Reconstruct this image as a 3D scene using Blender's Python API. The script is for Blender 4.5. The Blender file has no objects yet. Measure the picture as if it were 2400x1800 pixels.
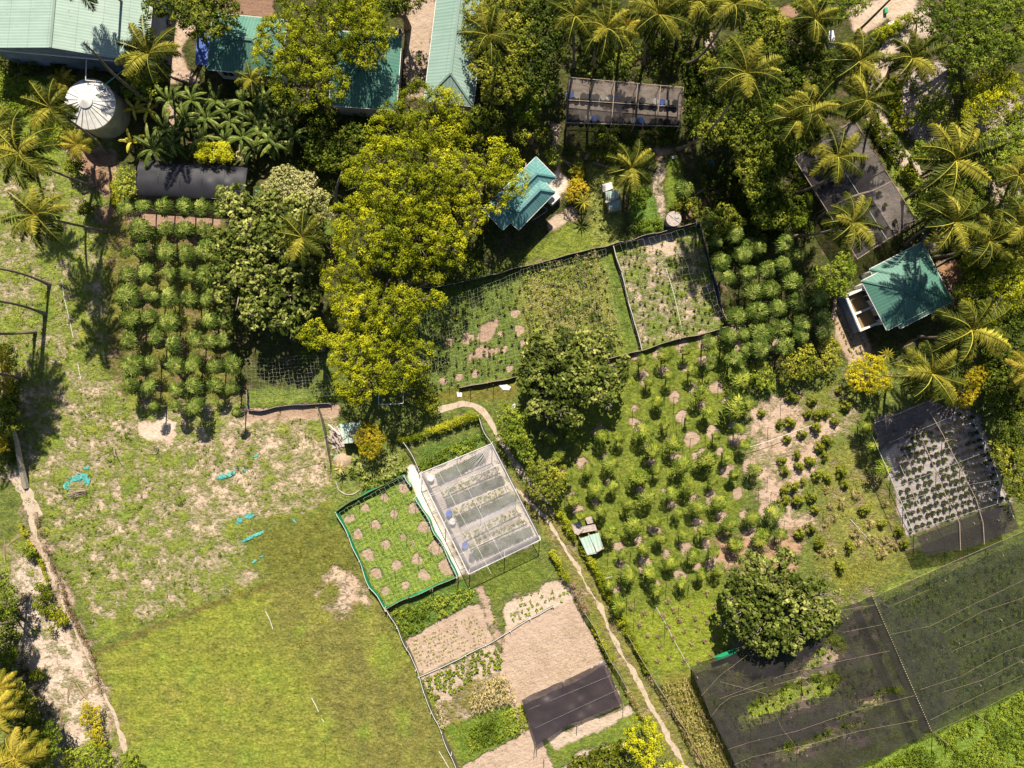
import bpy, math, random
import numpy as np
from mathutils import Vector

# ------------------------------------------------------------------ camera, world, sun, exposure
S = 0.0458            # metres per source pixel at ground level
H = 80.0              # height of the drone
sc = bpy.context.scene
C = sc.collection
cam_d = bpy.data.cameras.new("camera"); cam = bpy.data.objects.new("camera", cam_d); C.objects.link(cam)
cam.location = (0, 0, H); cam.rotation_euler = (0, 0, 0)
cam_d.sensor_width = 36; cam_d.lens = 36*H/(2400*S); cam_d.clip_end = 6000; cam_d.clip_start = 0.5
sc.camera = cam
EL = math.radians(48)
w_ = bpy.data.worlds.new("World"); sc.world = w_; w_.use_nodes = True
nt = w_.node_tree; bg = nt.nodes["Background"]
sky = nt.nodes.new("ShaderNodeTexSky"); sky.sky_type = 'NISHITA'; sky.sun_disc = False
sky.sun_elevation = EL; sky.sun_rotation = 0.0
nt.links.new(sky.outputs[0], bg.inputs[0]); bg.inputs[1].default_value = 0.05
sl = bpy.data.lights.new("sun", 'SUN'); so = bpy.data.objects.new("sun", sl); C.objects.link(so)
sl.energy = 5.0; sl.angle = math.radians(0.5); sl.color = (1.0, 0.91, 0.75)
so.rotation_euler = (-(math.pi/2-EL), 0, math.radians(-2))
so.location = (0, 40, 60)
sc.view_settings.view_transform = 'Standard'; sc.view_settings.look = 'None'
sc.view_settings.exposure = 0.66; sc.view_settings.gamma = 1
sc.cycles.max_bounces = 6; sc.cycles.diffuse_bounces = 1; sc.cycles.glossy_bounces = 2
sc.cycles.transmission_bounces = 4; sc.cycles.transparent_max_bounces = 14
sc.cycles.use_denoising = True

rng = np.random.default_rng(7); random.seed(7)
# ------------------------------------------------------------------ where things stand: photo tiles -> ground metres
k3 = 2.7656
TL = {'A':(0,0,k3),'B':(600,0,k3),'C':(1200,0,k3),'D':(1760,0,k3),'E':(0,600,k3),'F':(600,600,k3),'G':(1200,600,k3),
      'H':(1760,600,k3),'I':(0,1200,k3),'J':(600,1200,k3),'K':(1200,1200,k3),'L':(1760,1200,k3),
      'P1':(1640,480,4.1475),'P2':(1360,760,4.1475),'P3':(1300,1080,4.1475),'P4':(1640,840,3.318),'P5':(240,440,4.1475),
      'Q1':(240,720,5.53),'Q2':(2020,900,4.366),'Q3':(780,1000,3.771),'Q4':(960,520,2.9105),'Z':(0,0,1.0)}
def src(t, x, y):
    o = TL[t]; return o[0]+x/o[2], o[1]+y/o[2]
def W(px, py, z=0.0):
    f = (1-z/H)*S; return np.array([(px-1200)*f, (900-py)*f, z])
def w(t, x, y, z=0.0): return W(*src(t, x, y), z)
def poly(t, s, z=0.0):
    """'x,y x,y ...' in tile pixels -> (n,3) world points at height z"""
    return np.array([w(t, *[float(q) for q in p.split(',')], z) for p in s.split()])

# ------------------------------------------------------------------ materials
MATS = {}
def new_mat(name):
    m = bpy.data.materials.new(name); m.use_nodes = True; MATS[name] = m
    n = m.node_tree.nodes; n.clear(); return m, n, m.node_tree.links
def out(n, l, sh):
    o = n.new("ShaderNodeOutputMaterial"); l.new(sh, o.inputs[0])
def noise(n, l, scale, detail=4, rough=.6, vec=None):
    t = n.new("ShaderNodeTexNoise"); t.inputs['Scale'].default_value = scale; t.inputs['Detail'].default_value = detail
    t.inputs['Roughness'].default_value = rough
    if vec is None:
        g = n.new("ShaderNodeNewGeometry"); vec = g.outputs['Position']
    l.new(vec, t.inputs['Vector']); return t.outputs['Fac']
def mr(n, l, v, a, b, c, d, clamp=True):
    m = n.new("ShaderNodeMapRange"); m.clamp = clamp
    l.new(v, m.inputs[0])
    for i, q in enumerate((a, b, c, d)): m.inputs[1+i].default_value = q
    return m.outputs[0]
def mixc(n, l, f, a, b, mode='MIX'):
    m = n.new("ShaderNodeMix"); m.data_type = 'RGBA'; m.blend_type = mode
    for s, v in ((m.inputs[0], f), (m.inputs[6], a), (m.inputs[7], b)):
        if hasattr(v, 'is_linked') or hasattr(v, 'links'): l.new(v, s)
        elif isinstance(v, (tuple, list)): s.default_value = (*v[:3], 1)
        else: s.default_value = v
    return m.outputs[2]
def attr(n, name, color=False):
    a = n.new("ShaderNodeAttribute"); a.attribute_name = name
    return a.outputs['Color'] if color else a.outputs['Fac']
def math_(n, l, op, a, b):
    m = n.new("ShaderNodeMath"); m.operation = op
    for i, v in enumerate((a, b)):
        if isinstance(v, (int, float)): m.inputs[i].default_value = v
        else: l.new(v, m.inputs[i])
    return m.outputs[0]
def principled(n, l, col, rough=.7, metal=0, spec=.3):
    p = n.new("ShaderNodeBsdfPrincipled"); p.inputs['Roughness'].default_value = rough
    p.inputs['Metallic'].default_value = metal; p.inputs['Specular IOR Level'].default_value = spec
    if isinstance(col, (tuple, list)): p.inputs['Base Color'].default_value = (*col[:3], 1)
    else: l.new(col, p.inputs['Base Color'])
    return p
def bump(n, l, p, h, strength=.5, dist=.05):
    b = n.new("ShaderNodeBump"); b.inputs['Strength'].default_value = strength; b.inputs['Distance'].default_value = dist
    l.new(h, b.inputs['Height']); l.new(b.outputs[0], p.inputs['Normal'])

def simple(name, col, rough=.75, metal=0, var=.25, scale=3.0, spec=.3, bmp=0.0):
    m, n, l = new_mat(name)
    f = mr(n, l, noise(n, l, scale, 5), .3, .7, 1-var, 1+var*.6)
    c = mixc(n, l, 1.0, col, f, 'MULTIPLY')
    p = principled(n, l, c, rough, metal, spec)
    if bmp: bump(n, l, p, noise(n, l, scale*4, 4), .5, bmp)
    out(n, l, p.outputs[0]); return m

def foliage(name, dark, mid, light, trans=.28, gloss=.12, rough=.45):
    """leaf colour runs dark-mid-light with the per-leaf attribute v"""
    m, n, l = new_mat(name)
    r = n.new("ShaderNodeValToRGB"); e = r.color_ramp.elements
    e[0].position = 0.0; e[0].color = (*dark, 1); e[1].position = 1.0; e[1].color = (*light, 1)
    k = e.new(.5); k.color = (*mid, 1)
    l.new(attr(n, 'v'), r.inputs[0])
    f = mr(n, l, noise(n, l, .45, 2), .3, .7, .8, 1.2)
    c = mixc(n, l, 1.0, r.outputs[0], f, 'MULTIPLY')
    d = n.new("ShaderNodeBsdfDiffuse"); l.new(c, d.inputs[0])
    t = n.new("ShaderNodeBsdfTranslucent"); l.new(c, t.inputs[0])
    g = n.new("ShaderNodeBsdfGlossy"); g.inputs['Roughness'].default_value = .55; g.inputs[0].default_value = (.75, .75, .5, 1)
    a = n.new("ShaderNodeMixShader"); a.inputs[0].default_value = trans; l.new(d.outputs[0], a.inputs[1]); l.new(t.outputs[0], a.inputs[2])
    b = n.new("ShaderNodeMixShader"); b.inputs[0].default_value = gloss*.5; l.new(a.outputs[0], b.inputs[1]); l.new(g.outputs[0], b.inputs[2])
    out(n, l, b.outputs[0]); return m

foliage('leaf_yellow', (.045,.075,.006), (.26,.29,.010), (.60,.58,.024), .18, .02)
foliage('leaf_gold', (.24,.24,.015), (.50,.44,.018), (.78,.64,.03), .25, .02)
foliage('leaf_mango', (.020,.036,.006), (.115,.150,.018), (.50,.50,.14), .15, .05)
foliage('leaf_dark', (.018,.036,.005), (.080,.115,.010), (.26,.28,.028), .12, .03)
foliage('leaf_bright', (.045,.08,.008), (.18,.25,.018), (.42,.45,.06), .2, .03)
foliage('leaf_mid', (.035,.055,.006), (.15,.18,.014), (.42,.40,.045), .15, .03)
foliage('leaf_pale', (.15,.18,.045), (.38,.38,.12), (.66,.60,.30), .2, .02)
foliage('leaf_papaya', (.018,.036,.006), (.095,.150,.020), (.38,.43,.10), .2, .03)
foliage('leaf_papaya_young', (.030,.055,.007), (.14,.20,.022), (.46,.48,.07), .2, .03)
foliage('leaf_palm', (.012,.024,.004), (.085,.105,.010), (.50,.44,.06), .15, .04)
foliage('leaf_palm_gold', (.04,.05,.006), (.21,.20,.018), (.62,.48,.07), .15, .03)
foliage('leaf_banana', (.018,.038,.006), (.070,.115,.012), (.34,.37,.10), .15, .05)
foliage('leaf_banana_yellow', (.26,.25,.02), (.52,.47,.04), (.75,.66,.12), .25, .03)
foliage('leaf_dry', (.16,.10,.05), (.34,.24,.14), (.55,.43,.27), .1, .0)
foliage('leaf_straw', (.16,.15,.03), (.42,.34,.13), (.68,.54,.28), .2, .0)
foliage('leaf_hedge', (.05,.08,.006), (.21,.25,.012), (.48,.46,.035), .15, .0)
foliage('leaf_orange', (.16,.17,.01), (.42,.34,.02), (.66,.46,.04), .2, .0)
foliage('leaf_feather', (.14,.20,.04), (.32,.36,.09), (.55,.56,.20), .25, .0)
simple('bark', (.22,.17,.12), .9, scale=6, var=.4, bmp=.02)
simple('bark_pale', (.36,.31,.25), .9, scale=6, var=.4, bmp=.02)
simple('palm_bark', (.25,.20,.15), .9, scale=5, var=.45, bmp=.02)
simple('dead_wood', (.42,.33,.24), .9, scale=6, var=.4)
simple('plaster', (.48,.46,.42), .85, scale=1.2, var=.3)
simple('plaster_white', (.74,.72,.68), .8, scale=1.5, var=.2)
simple('plaster_blue', (.20,.25,.34), .85, scale=1.0, var=.35)
simple('concrete', (.42,.38,.33), .9, scale=2.0, var=.35, bmp=.01)
simple('tank_body', (.50,.47,.30), .85, scale=1.0, var=.3)
simple('window_glass', (.03,.04,.05), .15, spec=.6)
simple('steel', (.45,.46,.48), .4, .6, .15)
simple('white_pipe', (.75,.73,.70), .5, 0, .1)
simple('blue_plastic', (.04,.13,.55), .45, 0, .2)
simple('bed_sand', (.58,.47,.35), .95, 0, .3, 3)
simple('green_plastic', (.02,.35,.16), .5, 0, .3, 1.5)
simple('green_cloth', (.010,.26,.12), .7, 0, .45, 1.2)
simple('teal_cloth', (.10,.40,.36), .7, 0, .6, 5)
simple('blue_black_cloth', (.022,.04,.09), .55, 0, .6, .6)
simple('grey_cloth', (.20,.18,.15), .8, 0, .5, 1.0)
simple('white_sack', (.72,.70,.68), .7, 0, .2)
simple('timber', (.40,.32,.24), .85, 0, .4, 4)
simple('pallet_wood', (.46,.38,.34), .85, 0, .35, 5)
simple('string_white', (.5,.52,.38), .7, 0, .2)
simple('string_green', (.45,.60,.30), .7, 0, .2)
simple('plastic_black', (.02,.02,.022), .5, 0, .3)
simple('brown_water', (.30,.19,.09), .12, 0, .06, .6, .5)
simple('soil_heap', (.42,.31,.22), .95, 0, .3, 6, bmp=.03)
simple('coconut', (.42,.22,.06), .6, 0, .4)

def roof_mat(name, col, fade, period=.34):
    m, n, l = new_mat(name)
    uv = n.new("ShaderNodeUVMap"); uv.uv_map = 'uv'
    sep = n.new("ShaderNodeSeparateXYZ"); l.new(uv.outputs[0], sep.inputs[0])
    a = math_(n, l, 'MULTIPLY', sep.outputs[0], 2*math.pi/period)
    s = math_(n, l, 'SINE', a, 0)
    rib = mr(n, l, s, -1, 1, .80, 1.04)
    c = mixc(n, l, mr(n, l, noise(n, l, .35, 5, .65), .35, .7, 0, 1), col, fade)
    # sheet-to-sheet differences and streaks that run down the slope
    mp = n.new("ShaderNodeMapping"); mp.inputs['Scale'].default_value = (2.2, .15, 1); l.new(uv.outputs[0], mp.inputs[0])
    st = mr(n, l, noise(n, l, 1.0, 4, .7, mp.outputs[0]), .3, .7, .88, 1.08)
    c = mixc(n, l, 1.0, c, rib, 'MULTIPLY'); c = mixc(n, l, 1.0, c, st, 'MULTIPLY')
    lap = mr(n, l, math_(n, l, 'ABSOLUTE', math_(n, l, 'SINE', math_(n, l, 'MULTIPLY', sep.outputs[1], 1.35), 0), 0), 0, .07, .72, 1)
    c = mixc(n, l, 1.0, c, lap, 'MULTIPLY')
    c = mixc(n, l, mr(n, l, noise(n, l, .9, 7, .7), .52, .74, 0, .25), c, (.26,.30,.25))
    lit = mr(n, l, noise(n, l, 3.5, 4, .6), .66, .72, 0, .8); c = mixc(n, l, lit, c, (.20,.15,.08))
    rust = mr(n, l, noise(n, l, 1.3, 6, .75), .62, .78, 0, .5)
    c = mixc(n, l, rust, c, (.22,.17,.12))
    p = principled(n, l, c, .55, .0, .25)
    #bump(n, l, p, s, .3, .02)
    out(n, l, p.outputs[0]); return m
roof_mat('roof_mint', (.31,.43,.37), (.38,.49,.43), .30)
roof_mat('roof_mint_long', (.26,.39,.34), (.32,.44,.39))
roof_mat('roof_green', (.08,.22,.17), (.12,.26,.21))
roof_mat('roof_teal', (.12,.31,.31), (.20,.40,.40))
roof_mat('roof_blue', (.05,.10,.42), (.12,.20,.50), .25)
roof_mat('roof_pale', (.42,.60,.50), (.55,.66,.58))
roof_mat('tank_sheet', (.62,.61,.61), (.74,.73,.72), 50)

def net_mat(name, col, opac, var=.12, scale=.35, sheen=.0, weave=True, rough=.6):
    m, n, l = new_mat(name)
    d = n.new("ShaderNodeBsdfDiffuse"); d.inputs[0].default_value = (*col, 1)
    sh = d.outputs[0]
    if sheen:
        g = n.new("ShaderNodeBsdfGlossy"); g.inputs['Roughness'].default_value = rough; g.inputs[0].default_value = (.9,.9,.95,1)
        mx = n.new("ShaderNodeMixShader"); mx.inputs[0].default_value = sheen
        l.new(sh, mx.inputs[1]); l.new(g.outputs[0], mx.inputs[2]); sh = mx.outputs[0]
    t = n.new("ShaderNodeBsdfTransparent")
    o = mr(n, l, noise(n, l, scale, 4), .3, .7, opac-var, min(1, opac+var))
    o = math_(n, l, 'ADD', o, attr(n, 'v')); o = math_(n, l, 'MINIMUM', o, 1.0)
    mx = n.new("ShaderNodeMixShader"); l.new(o, mx.inputs[0]); l.new(t.outputs[0], mx.inputs[1]); l.new(sh, mx.inputs[2])
    out(n, l, mx.outputs[0]); return m
net_mat('shade_net', (.036,.032,.035), .66, .12)
net_mat('shade_net_thin', (.06,.055,.06), .25)
net_mat('shade_net_green', (.036,.042,.034), .54, .12)
net_mat('black_film', (.030,.030,.038), .94, .05, sheen=.03, rough=.5)
net_mat('purple_film', (.040,.030,.034), .86, .10, sheen=.07, rough=.38)
net_mat('clear_film', (.50,.48,.50), .30, .12, .6, sheen=.06, rough=.35)
net_mat('grey_fence_net', (.16,.15,.12), .42)

# ground
m, n, l = new_mat('ground_cover')
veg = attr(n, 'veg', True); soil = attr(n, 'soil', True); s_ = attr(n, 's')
nn = mr(n, l, math_(n, l, 'ADD', math_(n, l, 'MULTIPLY', noise(n, l, .55, 4, .6), .55), math_(n, l, 'MULTIPLY', noise(n, l, 2.3, 8, .72), .45)), .31, .69, 0.0, 1)
dd = math_(n, l, 'SUBTRACT', s_, nn)
mask = mr(n, l, dd, -.17, .15, 0, 1)
v1 = mr(n, l, noise(n, l, 3.2, 5, .7), .32, .68, .55, 1.4)
v2 = mr(n, l, noise(n, l, .9, 5, .65), .35, .68, 0, 1)
vg = mixc(n, l, v2, mixc(n, l, 1.0, mixc(n, l, .10, veg, (.16,.15,.10)), (.78,.82,.9), 'MULTIPLY'), mixc(n, l, 1.0, mixc(n, l, .12, veg, (.30,.28,.14)), (1.35,1.28,1.25), 'MULTIPLY'))
vg = mixc(n, l, 1.0, vg, v1, 'MULTIPLY')
sl1 = mr(n, l, noise(n, l, 2.5, 8, .7), .3, .7, .80, 1.12)
sg = mixc(n, l, 1.0, mixc(n, l, 1.0, soil, (.88,.84,.82), 'MULTIPLY'), sl1, 'MULTIPLY')
sg = mixc(n, l, mr(n, l, noise(n, l, .4, 6, .65), .48, .70, 0, .55), sg, mixc(n, l, 1.0, sg, (.68,.62,.55), 'MULTIPLY'))
sg = mixc(n, l, mr(n, l, noise(n, l, 4.5, 5, .7), .58, .70, 0, .55), sg, (.15,.16,.045))
twig = mr(n, l, noise(n, l, 9, 3, .6), .64, .70, 0, .35)
sg = mixc(n, l, twig, sg, (.20,.17,.09))
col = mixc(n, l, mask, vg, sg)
p = principled(n, l, col, .95, 0, .1)
h1 = math_(n, l, 'MULTIPLY', noise(n, l, 3.4, 6, .7), 1.0)
inv = mr(n, l, mask, 0, 1, 1.0, .55)
h1 = math_(n, l, 'ADD', h1, math_(n, l, 'MULTIPLY', noise(n, l, 1.1, 3, .6), 1.6))
bump(n, l, p, math_(n, l, 'MULTIPLY', h1, inv), 1.0, .22)
out(n, l, p.outputs[0])
m, n, l = new_mat('grass_blades')
cc = attr(n, 'c', True)
d = n.new("ShaderNodeBsdfDiffuse"); l.new(cc, d.inputs[0]); t = n.new("ShaderNodeBsdfTranslucent"); l.new(cc, t.inputs[0])
mx = n.new("ShaderNodeMixShader"); mx.inputs[0].default_value = .2; l.new(d.outputs[0], mx.inputs[1]); l.new(t.outputs[0], mx.inputs[2])
out(n, l, mx.outputs[0])
simple('path_sand', (.50,.40,.31), .95, 0, .22, 2.0, bmp=.03)
simple('white_sand', (.6,.57,.52), .95, 0, .15, 2.0)
M = MATS

# ------------------------------------------------------------------ mesh collecting
class MB:
    def __init__(s): s.v = []; s.t = []; s.q = []; s.tv = []; s.qv = []; s.n = 0; s.qc = []; s.uv = None
    def add(s, verts, quads=None, tris=None, val=0.5):
        verts = np.asarray(verts, float).reshape(-1, 3)
        if quads is not None and len(quads):
            quads = np.asarray(quads, int).reshape(-1, 4); s.q.append(quads+s.n)
            s.qv.append(np.broadcast_to(np.asarray(val, float), (len(quads),)).copy())
        if tris is not None and len(tris):
            tris = np.asarray(tris, int).reshape(-1, 3); s.t.append(tris+s.n)
            s.tv.append(np.broadcast_to(np.asarray(val, float), (len(tris),)).copy())
        s.v.append(verts); s.n += len(verts)
    def diamonds(s, c, d, side, L, Wd, v, droop=0.0, wide=.42):
        c, d, side = (np.asarray(q, float).reshape(-1, 3) for q in (c, d, side)); N = max(len(c), len(d), len(side))
        c = np.broadcast_to(c, (N,3)); d = np.broadcast_to(d, (N,3)); side = np.broadcast_to(side, (N,3))
        L = np.broadcast_to(L, (N,))[:, None]; Wd = np.broadcast_to(Wd, (N,))[:, None]
        mid = c+d*L*wide; tip = c+d*L; tip = tip+np.array([0,0,-1.0])*L*droop
        V = np.stack([c, mid-side*Wd/2, tip, mid+side*Wd/2], 1).reshape(-1, 3)
        s.add(V, np.arange(4*N).reshape(-1, 4), None, v)
    def tube(s, pts, rad, k=6, v=.5, cap=True):
        pts = np.asarray(pts, float); n_ = len(pts); rad = np.broadcast_to(rad, (n_,))
        a = np.linspace(0, 2*math.pi, k, endpoint=False); V = []
        for i in range(n_):
            d = pts[min(i+1, n_-1)]-pts[max(i-1, 0)]; d = d/(np.linalg.norm(d)+1e-9)
            u = np.cross(d, [0,0,1.0] if abs(d[2]) < .9 else [1.0,0,0]); u /= np.linalg.norm(u); b = np.cross(d, u)
            V.append(pts[i]+rad[i]*(np.cos(a)[:,None]*u+np.sin(a)[:,None]*b))
        Q = [(i*k+j, i*k+(j+1)%k, (i+1)*k+(j+1)%k, (i+1)*k+j) for i in range(n_-1) for j in range(k)]
        V = np.concatenate(V); T = []
        if cap:
            V = np.vstack([V, pts[-1], pts[0]]); e = len(V)
            T = [((n_-1)*k+j, (n_-1)*k+(j+1)%k, e-2) for j in range(k)]+[((j+1)%k, j, e-1) for j in range(k)]
        s.add(V, Q, T, v)
    def box(s, c, sx, sy, sz, rz=0, v=.5, tilt=None):
        x, y, z = sx/2, sy/2, sz/2
        V = np.array([(-x,-y,-z),(x,-y,-z),(x,y,-z),(-x,y,-z),(-x,-y,z),(x,-y,z),(x,y,z),(-x,y,z)])
        if tilt: ca, sa = math.cos(tilt), math.sin(tilt); V = np.stack([V[:,0]*ca+V[:,2]*sa, V[:,1], -V[:,0]*sa+V[:,2]*ca], 1)
        ca, sa = math.cos(rz), math.sin(rz)
        V = np.stack([V[:,0]*ca-V[:,1]*sa, V[:,0]*sa+V[:,1]*ca, V[:,2]], 1)+np.asarray(c, float)
        s.add(V, [(0,3,2,1),(4,5,6,7),(0,1,5,4),(1,2,6,5),(2,3,7,6),(3,0,4,7)], None, v)
    def bar(s, a, b, wd, ht, v=.5):
        a = np.asarray(a, float); b = np.asarray(b, float); d = b-a; L = np.linalg.norm(d)
        u = d/L; sd = np.cross(u, [0,0,1.0]); sd = sd/(np.linalg.norm(sd)+1e-9) if np.linalg.norm(sd) > 1e-6 else np.array([1.0,0,0])
        up = np.cross(sd, u); V = []
        for e in (a, b):
            for i, j in ((-1,-1),(1,-1),(1,1),(-1,1)): V.append(e+sd*i*wd/2+up*j*ht/2)
        s.add(V, [(3,2,1,0),(4,5,6,7),(0,1,5,4),(1,2,6,5),(2,3,7,6),(3,0,4,7)], None, v)
    def prism(s, pts, z0, z1, v=.5):
        """closed vertical prism over a convex or mild polygon; pts (n,2+)"""
        p = np.asarray(pts, float)[:, :2]; n_ = len(p)
        z1 = np.broadcast_to(z1, (n_,)); c = p.mean(0)
        V = [(*q, z0) for q in p]+[(*q, zz) for q, zz in zip(p, z1)]+[(*c, z0), (*c, z1.mean())]
        Q = [(i, (i+1)%n_, n_+(i+1)%n_, n_+i) for i in range(n_)]
        T = [(n_+i, n_+(i+1)%n_, 2*n_+1) for i in range(n_)]+[((i+1)%n_, i, 2*n_) for i in range(n_)]
        s.add(V, Q, T, v)
    def build(s, name, mat, parent=None, smooth=False, org=None, uv=None, obj=True):
        if org is None: org = world_org(parent) if obj and parent is not None else (0,0,0)
        me = bpy.data.meshes.new(name)
        V = np.concatenate(s.v)-np.asarray(org, float)
        t = np.concatenate(s.t) if s.t else np.zeros((0,3), int); q = np.concatenate(s.q) if s.q else np.zeros((0,4), int)
        lv = np.concatenate([t.ravel(), q.ravel()]).astype(np.int32)
        ls = np.concatenate([np.arange(len(t))*3, len(t)*3+np.arange(len(q))*4]).astype(np.int32)
        me.vertices.add(len(V)); me.vertices.foreach_set('co', V.astype(np.float32).ravel())
        me.loops.add(len(lv)); me.loops.foreach_set('vertex_index', lv)
        me.polygons.add(len(ls)); me.polygons.foreach_set('loop_start', ls)
        val = np.concatenate((s.tv if s.t else [])+(s.qv if s.q else [])) if (s.tv or s.qv) else np.zeros(0)
        me.update(calc_edges=True)
        a = me.attributes.new('v', 'FLOAT', 'FACE'); a.data.foreach_set('value', val.astype(np.float32))
        me.polygons.foreach_set('use_smooth', np.full(len(ls), bool(smooth)))
        me.materials.append(M[mat]); me.validate()
        if not obj: return me
        return link(name, me, parent, org)
def world_org(o):
    v = np.zeros(3)
    while o is not None: v = v+np.array(o.location); o = o.parent
    return v
def link(name, me, parent=None, org=(0,0,0)):
    o = bpy.data.objects.new(name, me); C.objects.link(o)
    if parent is not None: o.parent = parent
    else: o.location = org
    return o
def tag(o, label=None, cat=None, group=None, kind=None):
    if label: o['label'] = label
    if cat: o['category'] = cat
    if group: o['group'] = group
    if kind: o['kind'] = kind
    return o
def thing(name, label, cat, loc=(0,0,0), rz=0, group=None, scale=None):
    o = bpy.data.objects.new(name, None); C.objects.link(o); o.location = Vector([float(q) for q in loc]); o.rotation_euler = (0,0,rz)
    o.empty_display_size = .3
    if scale: o.scale = (scale, scale, scale) if not isinstance(scale, (tuple, list)) else scale
    return tag(o, label, cat, group)
def place(name, label, cat, parts, loc, rz=0, group=None, scale=None):
    """a thing whose parts share ready meshes; parts: [(part_name, mesh, (sub...)), ...]"""
    t = thing(name, label, cat, loc, rz, group, scale)
    for pn, me in parts:
        o = bpy.data.objects.new(pn, me); C.objects.link(o); o.parent = t
    return t
ORD = ['first','second','third','fourth','fifth','sixth','seventh','eighth','ninth','tenth','eleventh','twelfth','thirteenth',
       'fourteenth','fifteenth','sixteenth','seventeenth','eighteenth','nineteenth','twentieth']
def unit(a): a = np.asarray(a, float); return a/(np.linalg.norm(a, axis=-1, keepdims=True)+1e-9)
def vnoise(x, y, sc_, seed=0):
    r = np.random.default_rng(seed).random((256, 256)); x = np.asarray(x)*sc_+500; y = np.asarray(y)*sc_+500
    xi = np.floor(x).astype(int); yi = np.floor(y).astype(int); fx = x-xi; fy = y-yi; fx = fx*fx*(3-2*fx); fy = fy*fy*(3-2*fy)
    g = lambda a, b: r[a % 256, b % 256]
    return (g(xi,yi)*(1-fx)+g(xi+1,yi)*fx)*(1-fy)+(g(xi,yi+1)*(1-fx)+g(xi+1,yi+1)*fx)*fy
def inpoly(x, y, P):
    P = np.asarray(P)[:, :2]; ins = np.zeros(np.shape(x), bool); j = len(P)-1
    for i in range(len(P)):
        xi, yi = P[i]; xj, yj = P[j]
        c = ((yi > y) != (yj > y)) & (x < (xj-xi)*(y-yi)/(yj-yi+1e-12)+xi); ins ^= c; j = i
    return ins

# ------------------------------------------------------------------ ground: one sheet to the horizon, its plant cover and soil laid out plot by plot
gx = np.concatenate([[-3000,-1200,-500,-220,-120,-80], np.arange(-64, 64.01, .2), [80,120,220,500,1200,3000]])
gy = np.concatenate([[-3000,-1200,-500,-220,-120,-70], np.arange(-50, 50.01, .2), [70,120,220,500,1200,3000]])
GX, GY = np.meshgrid(gx, gy, indexing='ij')
veg = np.zeros((*GX.shape, 3)); veg[:] = (.13,.17,.03)
soil = np.zeros((*GX.shape, 3)); soil[:] = (.52,.40,.31)
ss = np.full(GX.shape, .18); tuft = np.full(GX.shape, .5)
def blur(a, k):
    if k < 1: return a
    for ax in (0, 1):
        c = np.cumsum(np.pad(a, [(k+1, k) if i == ax else (0, 0) for i in (0, 1)], mode='edge'), axis=ax)
        a = (np.take(c, range(2*k+1, c.shape[ax]), ax)-np.take(c, range(0, c.shape[ax]-2*k-1), ax))/(2*k+1)
    return a
_pc = [0]
def paint(P, s=None, v=None, so=None, tf=None, warp=.35, soft=1, ws=.8):
    _pc[0] += 1; P = np.asarray(P)[:, :2]; m_ = soft*.2+warp+.6
    i0, i1 = np.searchsorted(gx, [P[:,0].min()-m_, P[:,0].max()+m_]); j0, j1 = np.searchsorted(gy, [P[:,1].min()-m_, P[:,1].max()+m_])
    if i1 <= i0+1 or j1 <= j0+1: return
    sl_ = (slice(i0, i1), slice(j0, j1)); x = GX[sl_]; y = GY[sl_]
    dx = (vnoise(x, y, ws, _pc[0])-.5)*2*warp+(vnoise(x, y, ws*3, _pc[0]+50)-.5)*warp
    dy = (vnoise(x, y, ws, _pc[0]+100)-.5)*2*warp+(vnoise(x, y, ws*3, _pc[0]+150)-.5)*warp
    mk = blur(inpoly(x+dx, y+dy, P).astype(float), soft)
    if s is not None: ss[sl_] = ss[sl_]*(1-mk)+s*mk
    if v is not None: veg[sl_] = veg[sl_]*(1-mk[..., None])+np.array(v)*mk[..., None]
    if so is not None: soil[sl_] = soil[sl_]*(1-mk[..., None])+np.array(so)*mk[..., None]
    if tf is not None: tuft[sl_] = tuft[sl_]*(1-mk)+tf*mk
def PT(t, pts_, **k): paint(poly(t, pts_), **k)
def circ(c, r, **k):
    a = np.linspace(0, 2*math.pi, 14, endpoint=False); rr = r*(1+.12*np.sin(3*a+c[0]))
    paint(np.stack([c[0]+rr*np.cos(a), c[1]+rr*np.sin(a)], 1), **k)
def stroke(t, pts_, wd, **k):
    p = poly(t, pts_)[:, :2]; d = np.gradient(p, axis=0); nrm = unit(np.stack([-d[:,1], d[:,0]], 1))
    paint(np.vstack([p+nrm*wd/2, (p-nrm*wd/2)[::-1]]), **k)
# top half: littered ground under the trees, plant colour darkened to deepen the shade
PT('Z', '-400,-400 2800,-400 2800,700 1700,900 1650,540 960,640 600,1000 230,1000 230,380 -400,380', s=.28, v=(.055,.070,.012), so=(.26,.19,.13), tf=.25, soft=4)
PT('Z', '-400,150 280,190 270,450 250,960 -400,1080', s=.36, v=(.21,.265,.038), so=(.66,.53,.42), tf=.8, soft=3)
PT('Z', '-400,1000 250,880 620,940 800,1000 800,1260 640,1360 230,1500 60,1100 -400,1300', s=.43, v=(.20,.25,.036), so=(.70,.56,.44), tf=.6, soft=3)
PT('Z', '500,990 790,960 790,1130 640,1230 520,1240 420,1200 430,1080', s=.52, v=(.20,.25,.036), so=(.68,.54,.42), soft=4, warp=1.0)
PT('Z', '0,420 60,430 90,700 60,760 0,760', s=.40, soft=5, warp=1)
PT('Z', '60,190 110,180 160,300 120,420 20,380', s=.12, v=(.20,.27,.03), tf=1)
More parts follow.
